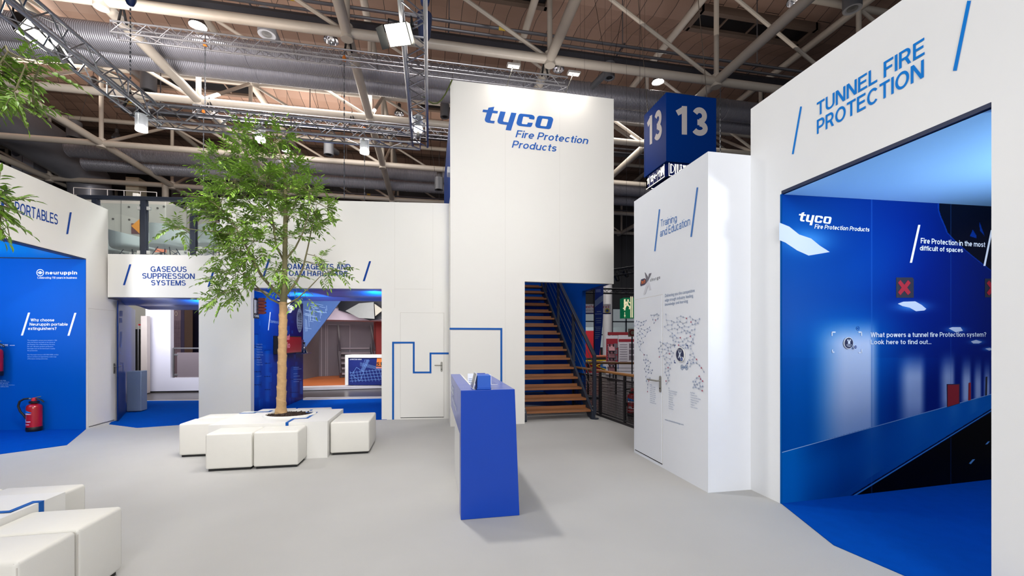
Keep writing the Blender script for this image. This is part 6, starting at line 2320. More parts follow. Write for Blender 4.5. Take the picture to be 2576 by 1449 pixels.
# ================================================================== BALCONY OVER THE GASEOUS BOOTH
dk = MB()
dk.fbox(BW, s_b + .02, s_end + 1.2, zB - .2, zB - .02, -4.2, -.121)
dk.fbox(BW, s_end + 1.2, s_end + 3.0, zB - .2, zB - .02, -4.2, -.4)
dk.fbox(BW, s_b + .02, s_end + 3.0, zB - .02, zB + .1, -4.2, -.72)
struct('floor_balcony', dk, mat('balcony_floor', (120, 120, 122), .5), label='upper floor deck behind the white fascia')
RS = BW.sz(420, 500)[1]
gl = thing('glass_balustrade', 'glass balustrade with dark steel posts and rail above the white fascia', 'balustrade', BW.p((s_b + s_end) / 2, zB, -.2))
off = -.2
zr = Plane(BW.p(0, 0, off).xy, BW.d.xy, (0, -1))
zrl = zr.sz(420, 499)[1]
a_l = zr.sz(196, 486)[0]
a_r = zr.sz(553, 510)[0]
obj('top_rail', MB().fbox(zr, a_r + .0, a_l, zrl - .05, zrl + .02, -.05, .03), NAVY_STEEL, gl, bevel=.006)
pst = [zr.sz(p, 560)[0] for p in (239, 361, 486)]
for a in pst:
    obj('post', MB().fbox(zr, a - .05, a + .05, zB - .15, zrl - .05, -.06, .02), NAVY_STEEL, gl, bevel=.006)
ends = [a_r - .0] + pst[::-1] + [a_l]
for a0, a1 in zip(ends, ends[1:]):
    obj('glass_panel', MB().fbox(zr, a0 + .08, a1 - .08, zB - .12, zrl - .12, -.026, -.014), GLASS, gl)
for a in pst:
    for s_ in (-1, 1):
        for z in (zrl - .2, zB + .08):
            obj('clamp', MB().fbox(zr, a + s_ * .085 - .032, a + s_ * .085 + .032, z - .032, z + .032, -.045, .005), mat('clamp_white', (214, 214, 210), .4, .3), gl, bevel=.004)

SHELL = mat('shell_white', (226, 232, 230), .35, var=.01)
WIRE = mat('wire_steel', (60, 80, 104), .35, .8)


def tub_chair(loc, yaw, label, sc=1.0):
    t_ = thing('tub_chair', label, 'chair', loc, 'white tub chairs on the balcony')
    M = Matrix.Translation(Vector(loc)) @ Matrix.Rotation(yaw, 4, 'Z') @ Matrix.Scale(sc, 4)
    m_ = MB()
    NT, NR = 40, 12
    for side in (0, 1):
        for i in range(NR + 1):
            f_ = i / NR
            for k in range(NT):
                th = 2 * math.pi * k / NT
                bk = .5 + .5 * math.cos(th)                  # 1 at the back (+y), 0 at the front
                rim = .56 + .20 * bk
                rad = .37 * math.sin(min(1, f_ * 1.75 + .02) * math.pi / 2) + .05 * f_
                zz = .36 + (rim - .36) * max(0, (f_ - .45) / .55) ** 1.1 + .06 * f_ * (1 if f_ < .5 else 1)
                q = Vector((rad * math.sin(th) * 1.05, rad * math.cos(th), zz))
                if side:
                    q = Vector((q.x * .95, q.y * .95, q.z + .018 * (1 - f_)))
                m_.v.append(M @ q)
    base = (NR + 1) * NT
    for sd in (0, base):
        for i in range(NR):
            for k in range(NT):
                m_.f.append((sd + i * NT + k, sd + i * NT + (k + 1) % NT, sd + (i + 1) * NT + (k + 1) % NT, sd + (i + 1) * NT + k))
    for k in range(NT):
        a, b_ = NR * NT + k, NR * NT + (k + 1) % NT
        m_.f.append((a, b_, base + b_, base + a))
    obj('shell', m_, SHELL, t_, smooth=True)
    for sx_, sy_ in ((-1, -1), (1, -1), (1, 1), (-1, 1)):
        obj('leg', MB().tube([M @ Vector((sx_ * .12, sy_ * .1, .375)), M @ Vector((sx_ * .26, sy_ * .24, .002))], .009 * sc, 6), WIRE, t_)
    m_ = MB()
    for (a, b_) in (((-1, -1), (1, -1)), ((1, -1), (1, 1)), ((1, 1), (-1, 1)), ((-1, 1), (-1, -1))):
        m_.tube([M @ Vector((a[0] * .15, a[1] * .13, .3)), M @ Vector((b_[0] * .22, b_[1] * .2, .14))], .006 * sc, 5)
    obj('strut', m_, WIRE, t_)
    return t_


zD = zB + .1
def onb(px, D):
    p = dep(px, 600, D)
    return (p.x, p.y, zD + .001)
tub_chair(onb(334, 9.75), math.radians(78), 'white tub chair on the balcony turned sideways, left of the thick dark post', .98)
tub_chair(onb(421, 9.5), math.radians(172), 'white tub chair on the balcony with its back to the glass, between the dark posts', 1.0)
tub_chair(onb(545, 9.5), math.radians(-120), 'white tub chair on the balcony half hidden by the tree crown', 1.03)
tub_chair(onb(262, 10.3), math.radians(40), 'white tub chair on the balcony mostly hidden behind the PORTABLES wall', 1.1)
p = onb(478, 10.4)
tbl = thing('round_table', 'round blue topped table between the balcony chairs', 'table', p)
obj('tabletop', MB().lathe([(0, .70), (.5, .70), (.51, .715), (.5, .73), (0, .73)], p, 36), mat('table_blue', (52, 98, 150), .35), tbl, smooth=True)
obj('column', MB().lathe([(.04, .02), (.04, .7)], p, 14), STEEL, tbl, smooth=True)
obj('foot', MB().lathe([(0, .001), (.28, .001), (.28, .012), (.04, .03)], p, 28), STEEL, tbl, smooth=True)
a_, b_ = dep(445, 610, 12.2), dep(553, 610, 12.2)
bc = thing('bar_counter', 'white lounge counter with two oblong grips at the back of the balcony', 'counter', ((a_.x + b_.x) / 2, a_.y, zD))
bp_ = Plane(a_.xy, (b_ - a_).xy, (0, -1))
w_ = (b_ - a_).xy.length
obj('body', MB().fbox(bp_, 0, w_, zD + .001, a_.z, -.5, 0), WHITE2, bc, bevel=.04, segs=3, smooth=True)
for f_ in (.18, .62):
    obj('grip', MB().fbox(bp_, w_ * f_, w_ * (f_ + .26), a_.z - .30, a_.z - .18, .002, .03), mat('grip_grey', (180, 184, 180), .4), bc, bevel=.012)
# signs and poster on the gallery wall
SGN = mat('sign_burgundy', (92, 48, 58), .6)
p0, p1 = gp.sz(331.5, 565), gp.sz(366, 590)
ws = thing('wall_sign', 'burgundy square sign with an orange diamond on the concrete gallery wall', 'sign', gp.p((p0[0] + p1[0]) / 2, p1[1], .02))
obj('sign_plate', MB().fbox(gp, p0[0], p1[0], p1[1], p0[1] + .05, .002, .03), SGN, ws)
cx_, cz_, h_ = gp.sz(354, 570)[0], gp.sz(354, 570)[1], .33
obj('diamond', MB().prism([gp.p(cx_ - h_, cz_, .031), gp.p(cx_, cz_ - h_, .031), gp.p(cx_ + h_, cz_, .031), gp.p(cx_, cz_ + h_, .031)], gp.n * .01), mat('sign_orange', (226, 150, 40), .5), ws)
q0, q1 = dep(388, 617, 13.4), dep(415, 634, 13.4)
t_ = thing('notice_board', 'small orange notice board seen between the chair legs on the balcony', 'board', ((q0.x + q1.x) / 2, q0.y, zD))
obj('board', MB().box(q0.x, q1.x, q0.y, q0.y + .03, q1.z, q0.z), mat('board_orange', (206, 120, 90), .6), t_)
obj('foot', MB().box((q0.x + q1.x) / 2 - .03, (q0.x + q1.x) / 2 + .03, q0.y + .031, q0.y + .06, zD + .001, q1.z + .1), DKM if 'DKM' in globals() else NAVY_STEEL, t_)
# service walkway railing and fittings on the gallery top
wk = thing('walkway_railing', 'thin white tube railing along the top of the concrete gallery', 'railing', gp.p(gp.sz(300, 490)[0], ctop, -.3))
gr_ = Plane((0, GY + .3), (1, 0), (0, -1))
aL, aR = gr_.sz(185, 480)[0], gr_.sz(394, 484)[0]
for z in (ctop + .55, ctop + 1.1):
    if z > ctop + 1:
        obj('rail', MB().tube([gr_.p(aL, ctop + .38), gr_.p(aR, ctop + .38)], .016, 6), mat('rail_pale', (190, 188, 190), .4), wk)
for k in range(6):
    a = aL + (aR - aL) * k / 5
    obj('baluster', MB().tube([gr_.p(a, ctop), gr_.p(a, ctop + .38)], .014, 6), MATS['rail_pale'], wk)
pp3 = Plane((0, 27.9), (1, 0), (0, -1))
a0, a1 = pp3.sz(316, 480)[0], pp3.sz(349, 480)[0]
tag(obj('pillar', MB().box(a0, a1, 27.9, 28.6, ctop + .001, ctop + 3.2), mat('cream_pillar', (176, 168, 150), .7)), 'cream square pillar standing on the gallery behind the thin railing', 'pillar')
pv = gr_.at(385, 498)
tag(obj('vent_pipe', MB().tube([(pv.x, GY + 1.2, ctop + .001), (pv.x, GY + 1.2, ctop + .42)], .18, 16), mat('vent_steel', (150, 170, 180), .25, .8), smooth=True), 'short shiny vent pipe on the gallery beside the cream pillar', 'pipe')
pv = gr_.at(348, 492)
tag(obj('junction_box', MB().box(pv.x - .1, pv.x + .1, GY + .1, GY + .28, ctop + .04, ctop + .24), WHITE2, bevel=.01), 'small white junction box at the gallery railing', 'box')
# dark plant room structure above the gallery
DKM = mat('dark_metal', (34, 36, 44), .5, .2)
for n_, (xa, xb, ya, yb, m, lb) in enumerate(((37, 84, 372, 450, mat('pale_cabinet', (150, 160, 178), .5), 'pale blue cabinet with a round dial behind the roof tubes'), (440, 520, 415, 500, mat('louvre_grey', (92, 94, 102), .5), 'grey louvre panel at the end of the hall'), (275, 318, 400, 470, DKM, 'dark plant cabinet beside the gallery duct'), (640, 800, 447, 500, mat('panel_grey', (70, 72, 80), .5), 'grey plant panel behind the tree crown'))):
    DD = (23.6, 27.4, 26.6, 29.5)[n_]
    a_, b_ = dep(xa, ya, DD), dep(xb, yb, DD)
    z0_ = ctop if n_ in (0, 2) else 0
    o = tag(obj('plant_cabinet', MB().box(a_.x, b_.x, min(a_.y, b_.y), min(a_.y, b_.y) + 1.2, min(b_.z, a_.z) if n_ else b_.z - 2, a_.z), m), lb, 'cabinet')
    if n_ == 0:
        c_ = dep(48, 387, 23.6)
        obj('dial', MB().lathe([(0, 0), (.2, 0), (.2, .04), (0, .05)], (c_.x, min(a_.y, b_.y) - .001, c_.z), 16, (0, -1, 0)), mat('dial_blue', (60, 72, 96), .4), o)
        obj('door_gap', MB().box((a_.x + b_.x) / 2 - .01, (a_.x + b_.x) / 2 + .01, min(a_.y, b_.y) - .004, min(a_.y, b_.y) - .001, b_.z - 2, a_.z), DKM, o)

# ================================================================== STANDS ACROSS THE AISLE
# white stand seen through the gaseous doorway
g0, g1 = fl(366, 987), fl(500, 985)
AP = Plane(g0.xy, (g1 - g0).xy, (0, -1))
aw = AP.sz(429, 900)[0]
z1_, z0_ = AP.sz(460, 778)[1], AP.sz(460, 950)[1]
b = MB()
b.fbox(AP, 0, aw, .03, 3.6, -.15, 0)
b.fbox(AP, aw, 2.0, .03, z0_, -.15, 0)
st = thing('exhibition_booth', 'white exhibition booth across the aisle, seen through the gaseous doorway', 'booth', AP.p(1, 0, -.5))
obj('wall', b, mat('lilac_white', (226, 226, 240), .5, var=.01), st)
obj('base_rail', MB().fbox(AP, 0, 2.0, .002, .03, -.14, -.01), DKM, st)
zg = AP.sz(460, 876)[1]
m_ = MB()
m_.fbox(AP, aw + .06, 2.0, zg - .02, zg + .02, -.06, -.02)
m_.fbox(AP, aw + .04, aw + .08, z0_, zg, -.06, -.02)
obj('rail', m_, ALU, st)
obj('frosted_panel', MB().fbox(AP, aw + .16, 2.0, z0_ + .01, zg - .13, -.05, -.035), mat('frosted_glass', (150, 138, 146), .5, trans=.35, var=0), st)
for z in (zg - .2, z0_ + .08):
    obj('clamp', MB().fbox(AP, aw + .08, aw + .18, z - .03, z + .03, -.06, -.03), ALU, st, bevel=.008)
b = MB()
def back(xa, xb, ya, yb, D, m, nm):
    a_, c_ = dep(xa, ya, D), dep(xb, ya, D)
    zb_ = dep(xa, yb, D).z
    pl = Plane(a_.xy, (c_ - a_).xy, (0, -1))
    return obj(nm, MB().fbox(pl, 0, (c_ - a_).xy.length, max(.01, zb_), a_.z, -.05, 0), m, st)
back(420, 456, 770, 985, 15.0, mat('lilac_panel', (128, 108, 118), .5), 'inner_panel')
back(455, 463, 770, 985, 14.98, mat('plum_panel', (66, 58, 82), .5), 'inner_panel')
back(462, 482, 770, 985, 15.0, mat('brown_panel', (84, 64, 54), .6, var=.15), 'inner_panel')
back(481, 512, 770, 985, 15.4, mat('night_panel', (16, 16, 40), .4), 'inner_panel')
bp2 = Plane(dep(420, 800, 14.94).xy, (dep(456, 800, 14.94) - dep(420, 800, 14.94)).xy, (0, -1))
m_ = MB()
for px in (434, 438, 443, 448, 453):
    a = bp2.sz(px, 850)[0]
    m_.fbox(bp2, a - .006, a + .006, bp2.sz(440, 880)[1], bp2.sz(440, 806)[1], .001, .006)
for py in (808, 822, 836, 850, 864):
    z = bp2.sz(440, py)[1]
    m_.fbox(bp2, bp2.sz(432, 850)[0], bp2.sz(455, 850)[0], z - .006, z + .006, .001, .006)
obj('printed_grid', m_, mat('grid_grey', (98, 84, 100), .5), st)
a, z = bp2.sz(443, 789)
m_ = MB().poly([bp2.p(a + .05 * math.cos(2 * math.pi * k / 20), z + .08 * math.sin(2 * math.pi * k / 20), .004) for k in range(20)], [[bp2.p(a + .035 * math.cos(2 * math.pi * k / 20), z + .064 * math.sin(2 * math.pi * k / 20), .004) for k in range(20)]])
ink('emblem', m_, mat('emblem_cream', (196, 180, 164), .5), st)
pp = fl(361.5, 990)
zt_ = dep(361, 795, 12.4).z
tag(obj('column', MB().box(pp.x - .08, pp.x + .08, pp.y, pp.y + .16, .001, zt_), mat('cream_post', (186, 176, 170), .5), bevel=.01), 'slim cream post at the corner of the white booth across the aisle', 'post')
pk = dep(350, 850, 17)
tag(obj('curtain', MB().box(pk.x - .6, pk.x + .5, pk.y, pk.y + .1, .001, dep(350, 828, 17).z), mat('black_curtain', (12, 12, 18), .9)), 'black curtain beside the slim cream post across the aisle', 'curtain')
pn = dep(347, 819, 16)
t_ = thing('pennant', 'tiny red pennant on a thin mast above the black curtain', 'pennant', (pn.x, pn.y, 0))
obj('cloth', MB().box(pn.x, dep(355, 819, 16).x, pn.y, pn.y + .02, pn.z, dep(347, 815, 16).z), mat('pennant_red', (206, 50, 60), .6), t_)
obj('mast', MB().tube([(pn.x, pn.y + .01, 0), (pn.x, pn.y + .01, dep(347, 815, 16).z)], .015, 6), ALU, t_)

# stand with staircase and blue counter seen through the foam doorway
f0, f1 = fl(755, 982.5), fl(970, 976.5)
FP = Plane(f0.xy, (f1 - f0).xy, (0, -1))
sv = thing('exhibition_booth', 'grey exhibition booth with a staircase across the aisle, behind the foam doorway', 'booth', FP.p(1.5, 0, -2))
PZ = .11
obj('platform', MB().fbox(FP, -.5, 4.0, .001, PZ - .02, -7, 0), mat('platform_white', (206, 204, 210), .5), sv)
obj('platform_floor', MB().fbox(FP, -.5, 4.0, PZ - .02, PZ, -7, -.45), mat('orange_floor', (190, 104, 50), .5, var=.06), sv)
GREYW = mat('booth_grey', (112, 104, 112), .55, var=.03)
wp0, wp1 = fl(752, 955, PZ), fl(852, 951, PZ)
GP_ = Plane(wp0.xy, (wp1 - wp0).xy, (0, -1))
zc_ = GP_.sz(800, 806)[1]
gl_ = (wp1 - wp0).xy.length
bw_ = obj('back_wall', MB().fbox(GP_, 0, gl_ + 2.6, PZ, zc_ + .6, -.1 - 1.2, -1.2), GREYW, sv)
side = MB()
side.fbox(GP_, .0, .75, PZ, zc_ + .2, -1.25, -.0)
obj('side_wall', MB().hexa([GP_.p(.1, PZ, 0), GP_.p(.75, PZ, -1.2), GP_.p(.7, PZ, -1.25), GP_.p(.05, PZ, -.05)], [GP_.p(.1, zc_ + .2, 0), GP_.p(.75, zc_ + .2, -1.2), GP_.p(.7, zc_ + .2, -1.25), GP_.p(.05, zc_ + .2, -.05)]), mat('booth_grey_side', (128, 120, 124), .55), sv)
m_ = MB()
for a0, a1 in ((.82, .86), (.98, 1.02), (1.05, 1.08), (1.9, 1.93)):
    m_.fbox(GP_, a0, a1, PZ, 2.2, -1.2, -1.19)
m_.fbox(GP_, 1.05, 1.93, 2.17, 2.2, -1.2, -1.19)
obj('door_frame', m_, mat('frame_grey', (150, 142, 148), .5), sv)
obj('ceiling_fascia', MB().fbox(GP_, -.2, gl_ + 3, zc_, zc_ + .42, -.6, .8), mat('fascia_lilac', (206, 190, 204), .5), sv)
RDW = mat('booth_red', (150, 50, 46), .55)
obj('red_wall', MB().fbox(GP_, gl_ + 1.42, gl_ + 2.6, PZ, zc_, -.7, -.2), RDW, sv)
obj('red_wall', MB().fbox(GP_, -.35, -.02, PZ, 1.6, -.4, -.2), RDW, sv)
# its staircase
STG = mat('stair_grey', (150, 140, 146), .55)
STD = mat('stair_grey_dark', (78, 72, 80), .55)
sx_ = gl_ + .12
for k in range(12):
    obj('stair_tread', MB().fbox(GP_, sx_ + .012 * k, sx_ + 1.2, PZ + .19 * k + .12, PZ + .19 * k + .19, -.22 * k - .32, -.22 * k), STG, sv)
    obj('stair_riser', MB().fbox(GP_, sx_ + .012 * k, sx_ + 1.2, PZ + .19 * k, PZ + .19 * k + .12, -.22 * k - .3, -.22 * k - .28), STG if k % 2 else GREYW, sv)
for a in (sx_ - .06, sx_ + 1.22):
    A_, B_ = GP_.p(a, PZ + .1, -.0), GP_.p(a + .1, PZ + 2.3, -2.6)
    obj('stair_stringer', MB().bar(A_, B_, .05, .26), STD, sv)
    obj('stair_handrail', MB().bar(A_ + Vector((0, 0, .95)), B_ + Vector((0, 0, .95)), .05, .06), STD, sv)
    for f_ in (.02, .35, .7):
        q = A_.lerp(B_, f_)
        obj('stair_post', MB().bar(q, q + Vector((0, 0, .95)), .05, .05), STD, sv)
# translucent canopy of flat panes
m_ = MB()
c1 = [dep(x, y, 14.9) for x, y in ((869, 782), (903, 763), (940, 760), (942, 802), (903, 800))]
obj('canopy_pane', MB().prism(c1, (0, .04, 0)), mat('canopy_grey', (158, 162, 158), .4, var=.08), sv)
c1 = [dep(x, y, 14.85) for x, y in ((942, 764), (962, 778), (962, 781), (944, 795))]
obj('canopy_pane', MB().prism(c1, (0, .04, 0)), mat('canopy_cream', (190, 186, 166), .4), sv)
c1 = [dep(x, y, 15.2) for x, y in ((850, 755), (962, 755), (962, 803), (930, 806), (852, 780))]
obj('canopy_back', MB().prism(c1, (0, .04, 0)), DKM, sv)
# big slanted print
sp = thing('printed_panel', 'slanted blue panel printed with a white wire grid, hanging across the aisle', 'panel', dep(800, 800, 14.3))
SP = Plane(dep(762, 800, 14.3).xy, (dep(855, 800, 14.3) - dep(762, 800, 14.3)).xy, (0, -1))
obj('panel_board', MB().prism([SP.at(758, 755, 0), SP.at(858, 755, 0), SP.at(774, 866, 0), SP.at(758, 888, 0)], SP.n * -.04), mat('wire_print_blue', (66, 98, 156), .4, var=.25, scale=1.2), sp)
m_ = MB()
wr_ = random.Random(4)
def inside(x, y):
    return x > 760 and y > 757 and (x - 758) / 100 * 111 + (y - 755) * 1.0 < 108
for k in range(46):
    vert = k % 2
    x, y = wr_.uniform(763, 846), wr_.uniform(762, 862)
    for q in range(2):
        L_ = wr_.uniform(10, 34)
        P_ = (x, y)
        Q_ = (x + (1.2 if vert else L_), y + (L_ if vert else L_ * .18))
        if inside(*P_) and inside(*Q_):
            A_, B_ = SP.at(*P_, .004), SP.at(*Q_, .004)
            d = (B_ - A_).normalized()
            n = SP.n.cross(d) * .006
            m_.quad(A_ - n, B_ - n, B_ + n, A_ + n)
        x += 3
        y += 2
ink('wire_print', m_, mat('wire_pale', (150, 182, 222), .4), sp)
# counter with blue print
c0, c1_ = dep(868, 968, 13.6), dep(985, 968, 13.6)
CP = Plane(c0.xy, (c1_ - c0).xy, (0, -1))
cw_ = (c1_ - c0).xy.length
zt_, zb_ = CP.sz(900, 893)[1], PZ + .001
cs = thing('display_counter', 'white framed counter with a dark blue wireframe print across the aisle', 'counter', CP.p(cw_ / 2, zb_, -.3))
b = MB().fbox(CP, 0, .1, zb_, zt_, -.6, 0).fbox(CP, .1, cw_, zt_ - .09, zt_, -.6, 0).fbox(CP, cw_ - .1, cw_, zb_, zt_ - .09, -.6, 0)
obj('frame', b, WHITE2, cs)
obj('front_print', MB().fbox(CP, .102, cw_ - .102, zb_, zt_ - .092, -.5, -.03), mat('counter_print', (22, 38, 112), .4, var=.3, scale=2), cs)
m_ = MB()
def seg(p, q, w=.005):
    A_, B_ = CP.at(*p, -.026), CP.at(*q, -.026)
    d = (B_ - A_).normalized()
    n = CP.n.cross(d) * w
    m_.quad(A_ - n, B_ - n, B_ + n, A_ + n)
for k in range(12):
    seg((880 + k * 8, 934 - k * .6), (886 + k * 8.4, 962 - k * .4))
for k in range(4):
    seg((879, 938 + k * 7), (962, 930 + k * 8))
for k in range(12):
    seg((909 + k * 1.2, 930 - k * 2.2), (915 + k * 1.3, 934 - k * 2.4))
for k in range(3):
    seg((907 + k * 4, 934), (918 + k * 4, 904))
seg((884, 944), (905, 958)); seg((905, 958), (914, 936)); seg((914, 936), (896, 924)); seg((896, 924), (884, 944))
for k in range(5):
    seg((905, 912 + k * 2), (962, 926 + k * 1.5), .003)
ink('wireframe', m_, mat('wire_light', (120, 160, 226), .4), cs)
m_ = MB().quad(*pix(CP, [(948, 899), (972, 899), (972, 927), (945, 927)], -.027))
ink('logo_field', m_, mat('logo_orange', (236, 130, 50), .45), cs)
m_ = MB()
text_on(m_, CP, 'SVI', (945.5, 919), (969, 919), (945.5, 911), off=-.024, bold=.05, shear=.2)
m_.quad(*pix(CP, [(945.5, 920.5), (970, 920.5), (970, 922.5), (945.5, 922.5)], -.024))
ink('lettering', m_, mat('logo_black', (20, 16, 20), .5), cs)
m_ = MB()
text_on(m_, CP, 'protect your values', (880, 905.5), (909, 905.5), (880, 902), off=-.024, bold=.02)
ink('lettering', m_, TEXTW, cs)
area('aisle_fill', (-2.4, 12.9, 2.75), (-2.6, 16.5, 1.0), 85, 2.4, .5, (1, .95, .96))  # unseen fill added to brighten the grey booth
area('aisle_fill', (-7.6, 12.7, 2.3), (-7.4, 15, 1.2), 60, 2, .8, (.94, .94, 1))  # unseen fill added to brighten the white booth

# ================================================================== HALL SIDE BEYOND THE STAIRS
rl = e0 - ed * 1.2
rq = e1 + ed * .3
RPL = Plane(e0.xy, (e1 - e0).xy, (-1, -1))
Lr = (rq - e0).xy.length
WOODR = mat('rail_wood', (168, 116, 66), .45, var=.1)
DRAIL = mat('dark_rail', (44, 42, 44), .45, .3)
rg = thing('guard_railing', 'dark mesh guard railing with a round wooden handrail beside the stairs', 'railing', RPL.p(.5, 0, 0))
obj('handrail', MB().tube([RPL.p(-1.3, .93, 0), RPL.p(Lr, .93, 0)], .028, 10), WOODR, rg, smooth=True)
for a in (-1.2, .12, 1.05):
    obj('post', MB().fbox(RPL, a - .025, a + .025, 0, .9, -.02, .02), DRAIL, rg)
m_ = MB()
m_.fbox(RPL, -1.2, Lr, .79, .82, -.012, .012).fbox(RPL, -1.2, Lr, .06, .09, -.012, .012).fbox(RPL, -1.2, Lr, .0, .04, -.04, .03)
obj('frame', m_, DRAIL, rg)
m_ = MB()
for k in range(60):
    a = -1.15 + (Lr + 1.1) * k / 59
    m_.fbox(RPL, a - .003, a + .003, .09, .79, -.003, .003)
for k in range(14):
    z = .12 + .05 * k
    m_.fbox(RPL, -1.2, Lr, z - .003, z + .003, -.004, .004)
obj('mesh_panel', m_, DRAIL, rg)
a_ = dep(1440, 912, 12.2)
b_ = dep(1640, 914, 12.0)
rg2 = thing('guard_railing', 'farther dark railing with a straight wooden handrail across the aisle', 'railing', (a_.x, a_.y, 0))
obj('handrail', MB().tube([a_, b_], .035, 10), WOODR, rg2, smooth=True)
for f_ in (.2, .55, .9):
    q = a_.lerp(b_, f_)
    obj('post', MB().box(q.x - .02, q.x + .02, q.y - .02, q.y + .02, 0, q.z), DRAIL, rg2)
m_ = MB()
for k in range(1, 9):
    m_.tube([Vector((a_.x, a_.y, a_.z * k / 9.5)), Vector((b_.x, b_.y, b_.z * k / 9.5))], .006, 4)
obj('rail_bar', m_, DRAIL, rg2)
src = [o for o in bpy.data.objects if o.name == 'fire_extinguisher'][0]
pe2 = fl(1590, 1052)
t_ = dup(src, (pe2.x + .1, pe2.y + .2, .001), 'red fire extinguisher beyond the mesh railing, cut off by the training box')

def D_box(nm, lb, cat, xa, xb, ya, yb, D, m, th=.06, grp=None, zb=None):
    a_, b_ = dep(xa, ya, D), dep(xb, yb, D)
    pl = Plane(a_.xy, (dep(xb, ya, D) - a_).xy, (0, -1))
    w_ = (dep(xb, ya, D) - a_).xy.length
    t_ = thing(nm, lb, cat, pl.p(w_ / 2, max(0, b_.z) if zb is None else zb, 0), grp)
    return t_, pl, w_, a_.z, (max(.002, b_.z) if zb is None else zb)


# feather flag
t_, pl, w_, zt_, zb_ = D_box('feather_flag', 'tall blue advertising flag standing beyond the stair railing', 'flag', 1493, 1517, 722, 893, 11.5, None)
obj('flag_cloth', MB().prism([pl.at(1497.5, 722), pl.at(1518, 716), pl.at(1517, 800), pl.at(1513, 850), pl.at(1508, 894), pl.at(1494, 893), pl.at(1495, 800)], pl.n * -.01), mat('flag_blue', (18, 66, 176), .6, var=.05), t_)
m_ = MB()
m2_ = MB().poly(pix(pl, [(1496.5, 757), (1508, 747), (1517, 742), (1517, 757), (1509, 763), (1496.5, 773)], .004))
for (y, x0_, x1_) in ((729, 1499, 1511), (733, 1499, 1511), (783, 1501, 1512), (789, 1497, 1514), (800, 1499, 1513), (806, 1499, 1512), (811, 1500, 1512), (822, 1497, 1511), (826, 1498, 1511), (830, 1498, 1510), (836, 1497, 1509), (841, 1497, 1509), (846, 1497, 1508), (850, 1497, 1505)):
    m_.quad(*pix(pl, [(x0_, y), (x1_, y - .6), (x1_, y + 1.6), (x0_, y + 2.2)], .004))
ink('flag_curve', m2_, mat('flag_pale', (150, 172, 220), .6, var=0), t_)
ink('text_line', m_, MATS['flag_pale'], t_)
obj('flag_pole', MB().tube([pl.at(1494, 718, .01), pl.at(1494.5, 800, .01), (pl.at(1494, 893).x, pl.at(1494, 893).y, .002)], .014, 6), DKM, t_)
obj('flag_foot', MB().lathe([(0, .001), (.22, .001), (.22, .03), (0, .04)], (pl.at(1494, 893).x, pl.at(1494, 893).y, .0), 16), DKM, t_)
# exit sign beyond the stairs
ES = dep(1568, 775, 9.6)
pl = Plane(ES.xy, (dep(1592, 775, 9.6) - ES).xy, (0, -1))
zt_, zb_ = pl.sz(1570, 749)[1], pl.sz(1570, 800)[1]
a1 = pl.sz(1585, 775)[0]
t_ = thing('exit_sign', 'tall green exit sign with a running figure beyond the tower stairs', 'sign', pl.p(.2, zb_, 0))
obj('sign_body', MB().fbox(pl, 0, .5, zb_, zt_, -.3, 0), GREEN, t_)
m_ = MB()
running_man(m_, pl, pl.sz(1577.5, 770)[0], pl.sz(1577, 781)[1], .26, .004)
m_.quad(*pix(pl, [(1569.5, 753), (1573.5, 752), (1573.5, 781), (1569.5, 781)], .004))
for x0_, x1_ in ((1585.5, 1588), (1589.5, 1592)):
    m_.quad(*pix(pl, [(x0_, 746), (x1_, 746), (x1_, 799), (x0_, 799)], .004))
m_.quad(*pix(pl, [(1571, 785), (1572.3, 785), (1572.3, 797), (1571, 797)], .004))
m_.poly(pix(pl, [(1569.5, 793), (1574, 793), (1571.7, 799)], .0045))
ink('pictogram', m_, PALE, t_)
obj('hanger', MB().tube([pl.p(.1, zt_, -.1), pl.p(.1, 14.4, -.1)], .003, 5).tube([pl.p(.4, zt_, -.1), pl.p(.4, 14.4, -.1)], .003, 5), DKM, t_)
# overhead banner
t_, pl, w_, zt_, zb_ = D_box('overhead_banner', 'white overhead banner with red lettering and a round emblem beyond the flag', 'banner', 1446, 1537, 765, 790, 15, None)
obj('banner_board', MB().fbox(pl, 0, w_, zb_, zt_, -.05, 0), mat('banner_white', (226, 222, 222), .6), t_)
m_ = MB()
text_on(m_, pl, 'Verband Feuerwehr e.V.', (1457, 774.5), (1534, 775), (1457, 767.5), bold=.02)
ink('lettering', m_, mat('banner_red', (176, 30, 40), .5), t_)
m_ = MB()
text_on(m_, pl, 'Gemeinschaft für Sicherheit', (1450, 781.5), (1510, 781.5), (1450, 778.5))
m_.quad(*pix(pl, [(1446, 787), (1537, 787), (1537, 790), (1446, 790)], .003))
ink('banner_line', m_, mat('banner_navy', (40, 44, 110), .5), t_)
a, z = pl.sz(1527.5, 781.5)
m_ = MB().poly([pl.p(a + .085 * math.cos(2 * math.pi * k / 20), z + .085 * math.sin(2 * math.pi * k / 20), .005) for k in range(20)], [[pl.p(a + .05 * math.cos(2 * math.pi * k / 20), z + .05 * math.sin(2 * math.pi * k / 20), .005) for k in range(20)]])
ink('emblem_ring', m_, mat('emblem_yellow', (200, 180, 50), .5), t_)
m_ = MB().poly([pl.p(a + .05 * math.cos(2 * math.pi * k / 20), z + .05 * math.sin(2 * math.pi * k / 20), .005) for k in range(20)])
ink('emblem_core', m_, mat('emblem_blue', (40, 70, 150), .5), t_)
obj('hanger', MB().tube([pl.p(.2, zt_, -.03), pl.p(.2, 14.4, -.03)], .003, 4).tube([pl.p(w_ - .2, zt_, -.03), pl.p(w_ - .2, 14.4, -.03)], .003, 4), DKM, t_)
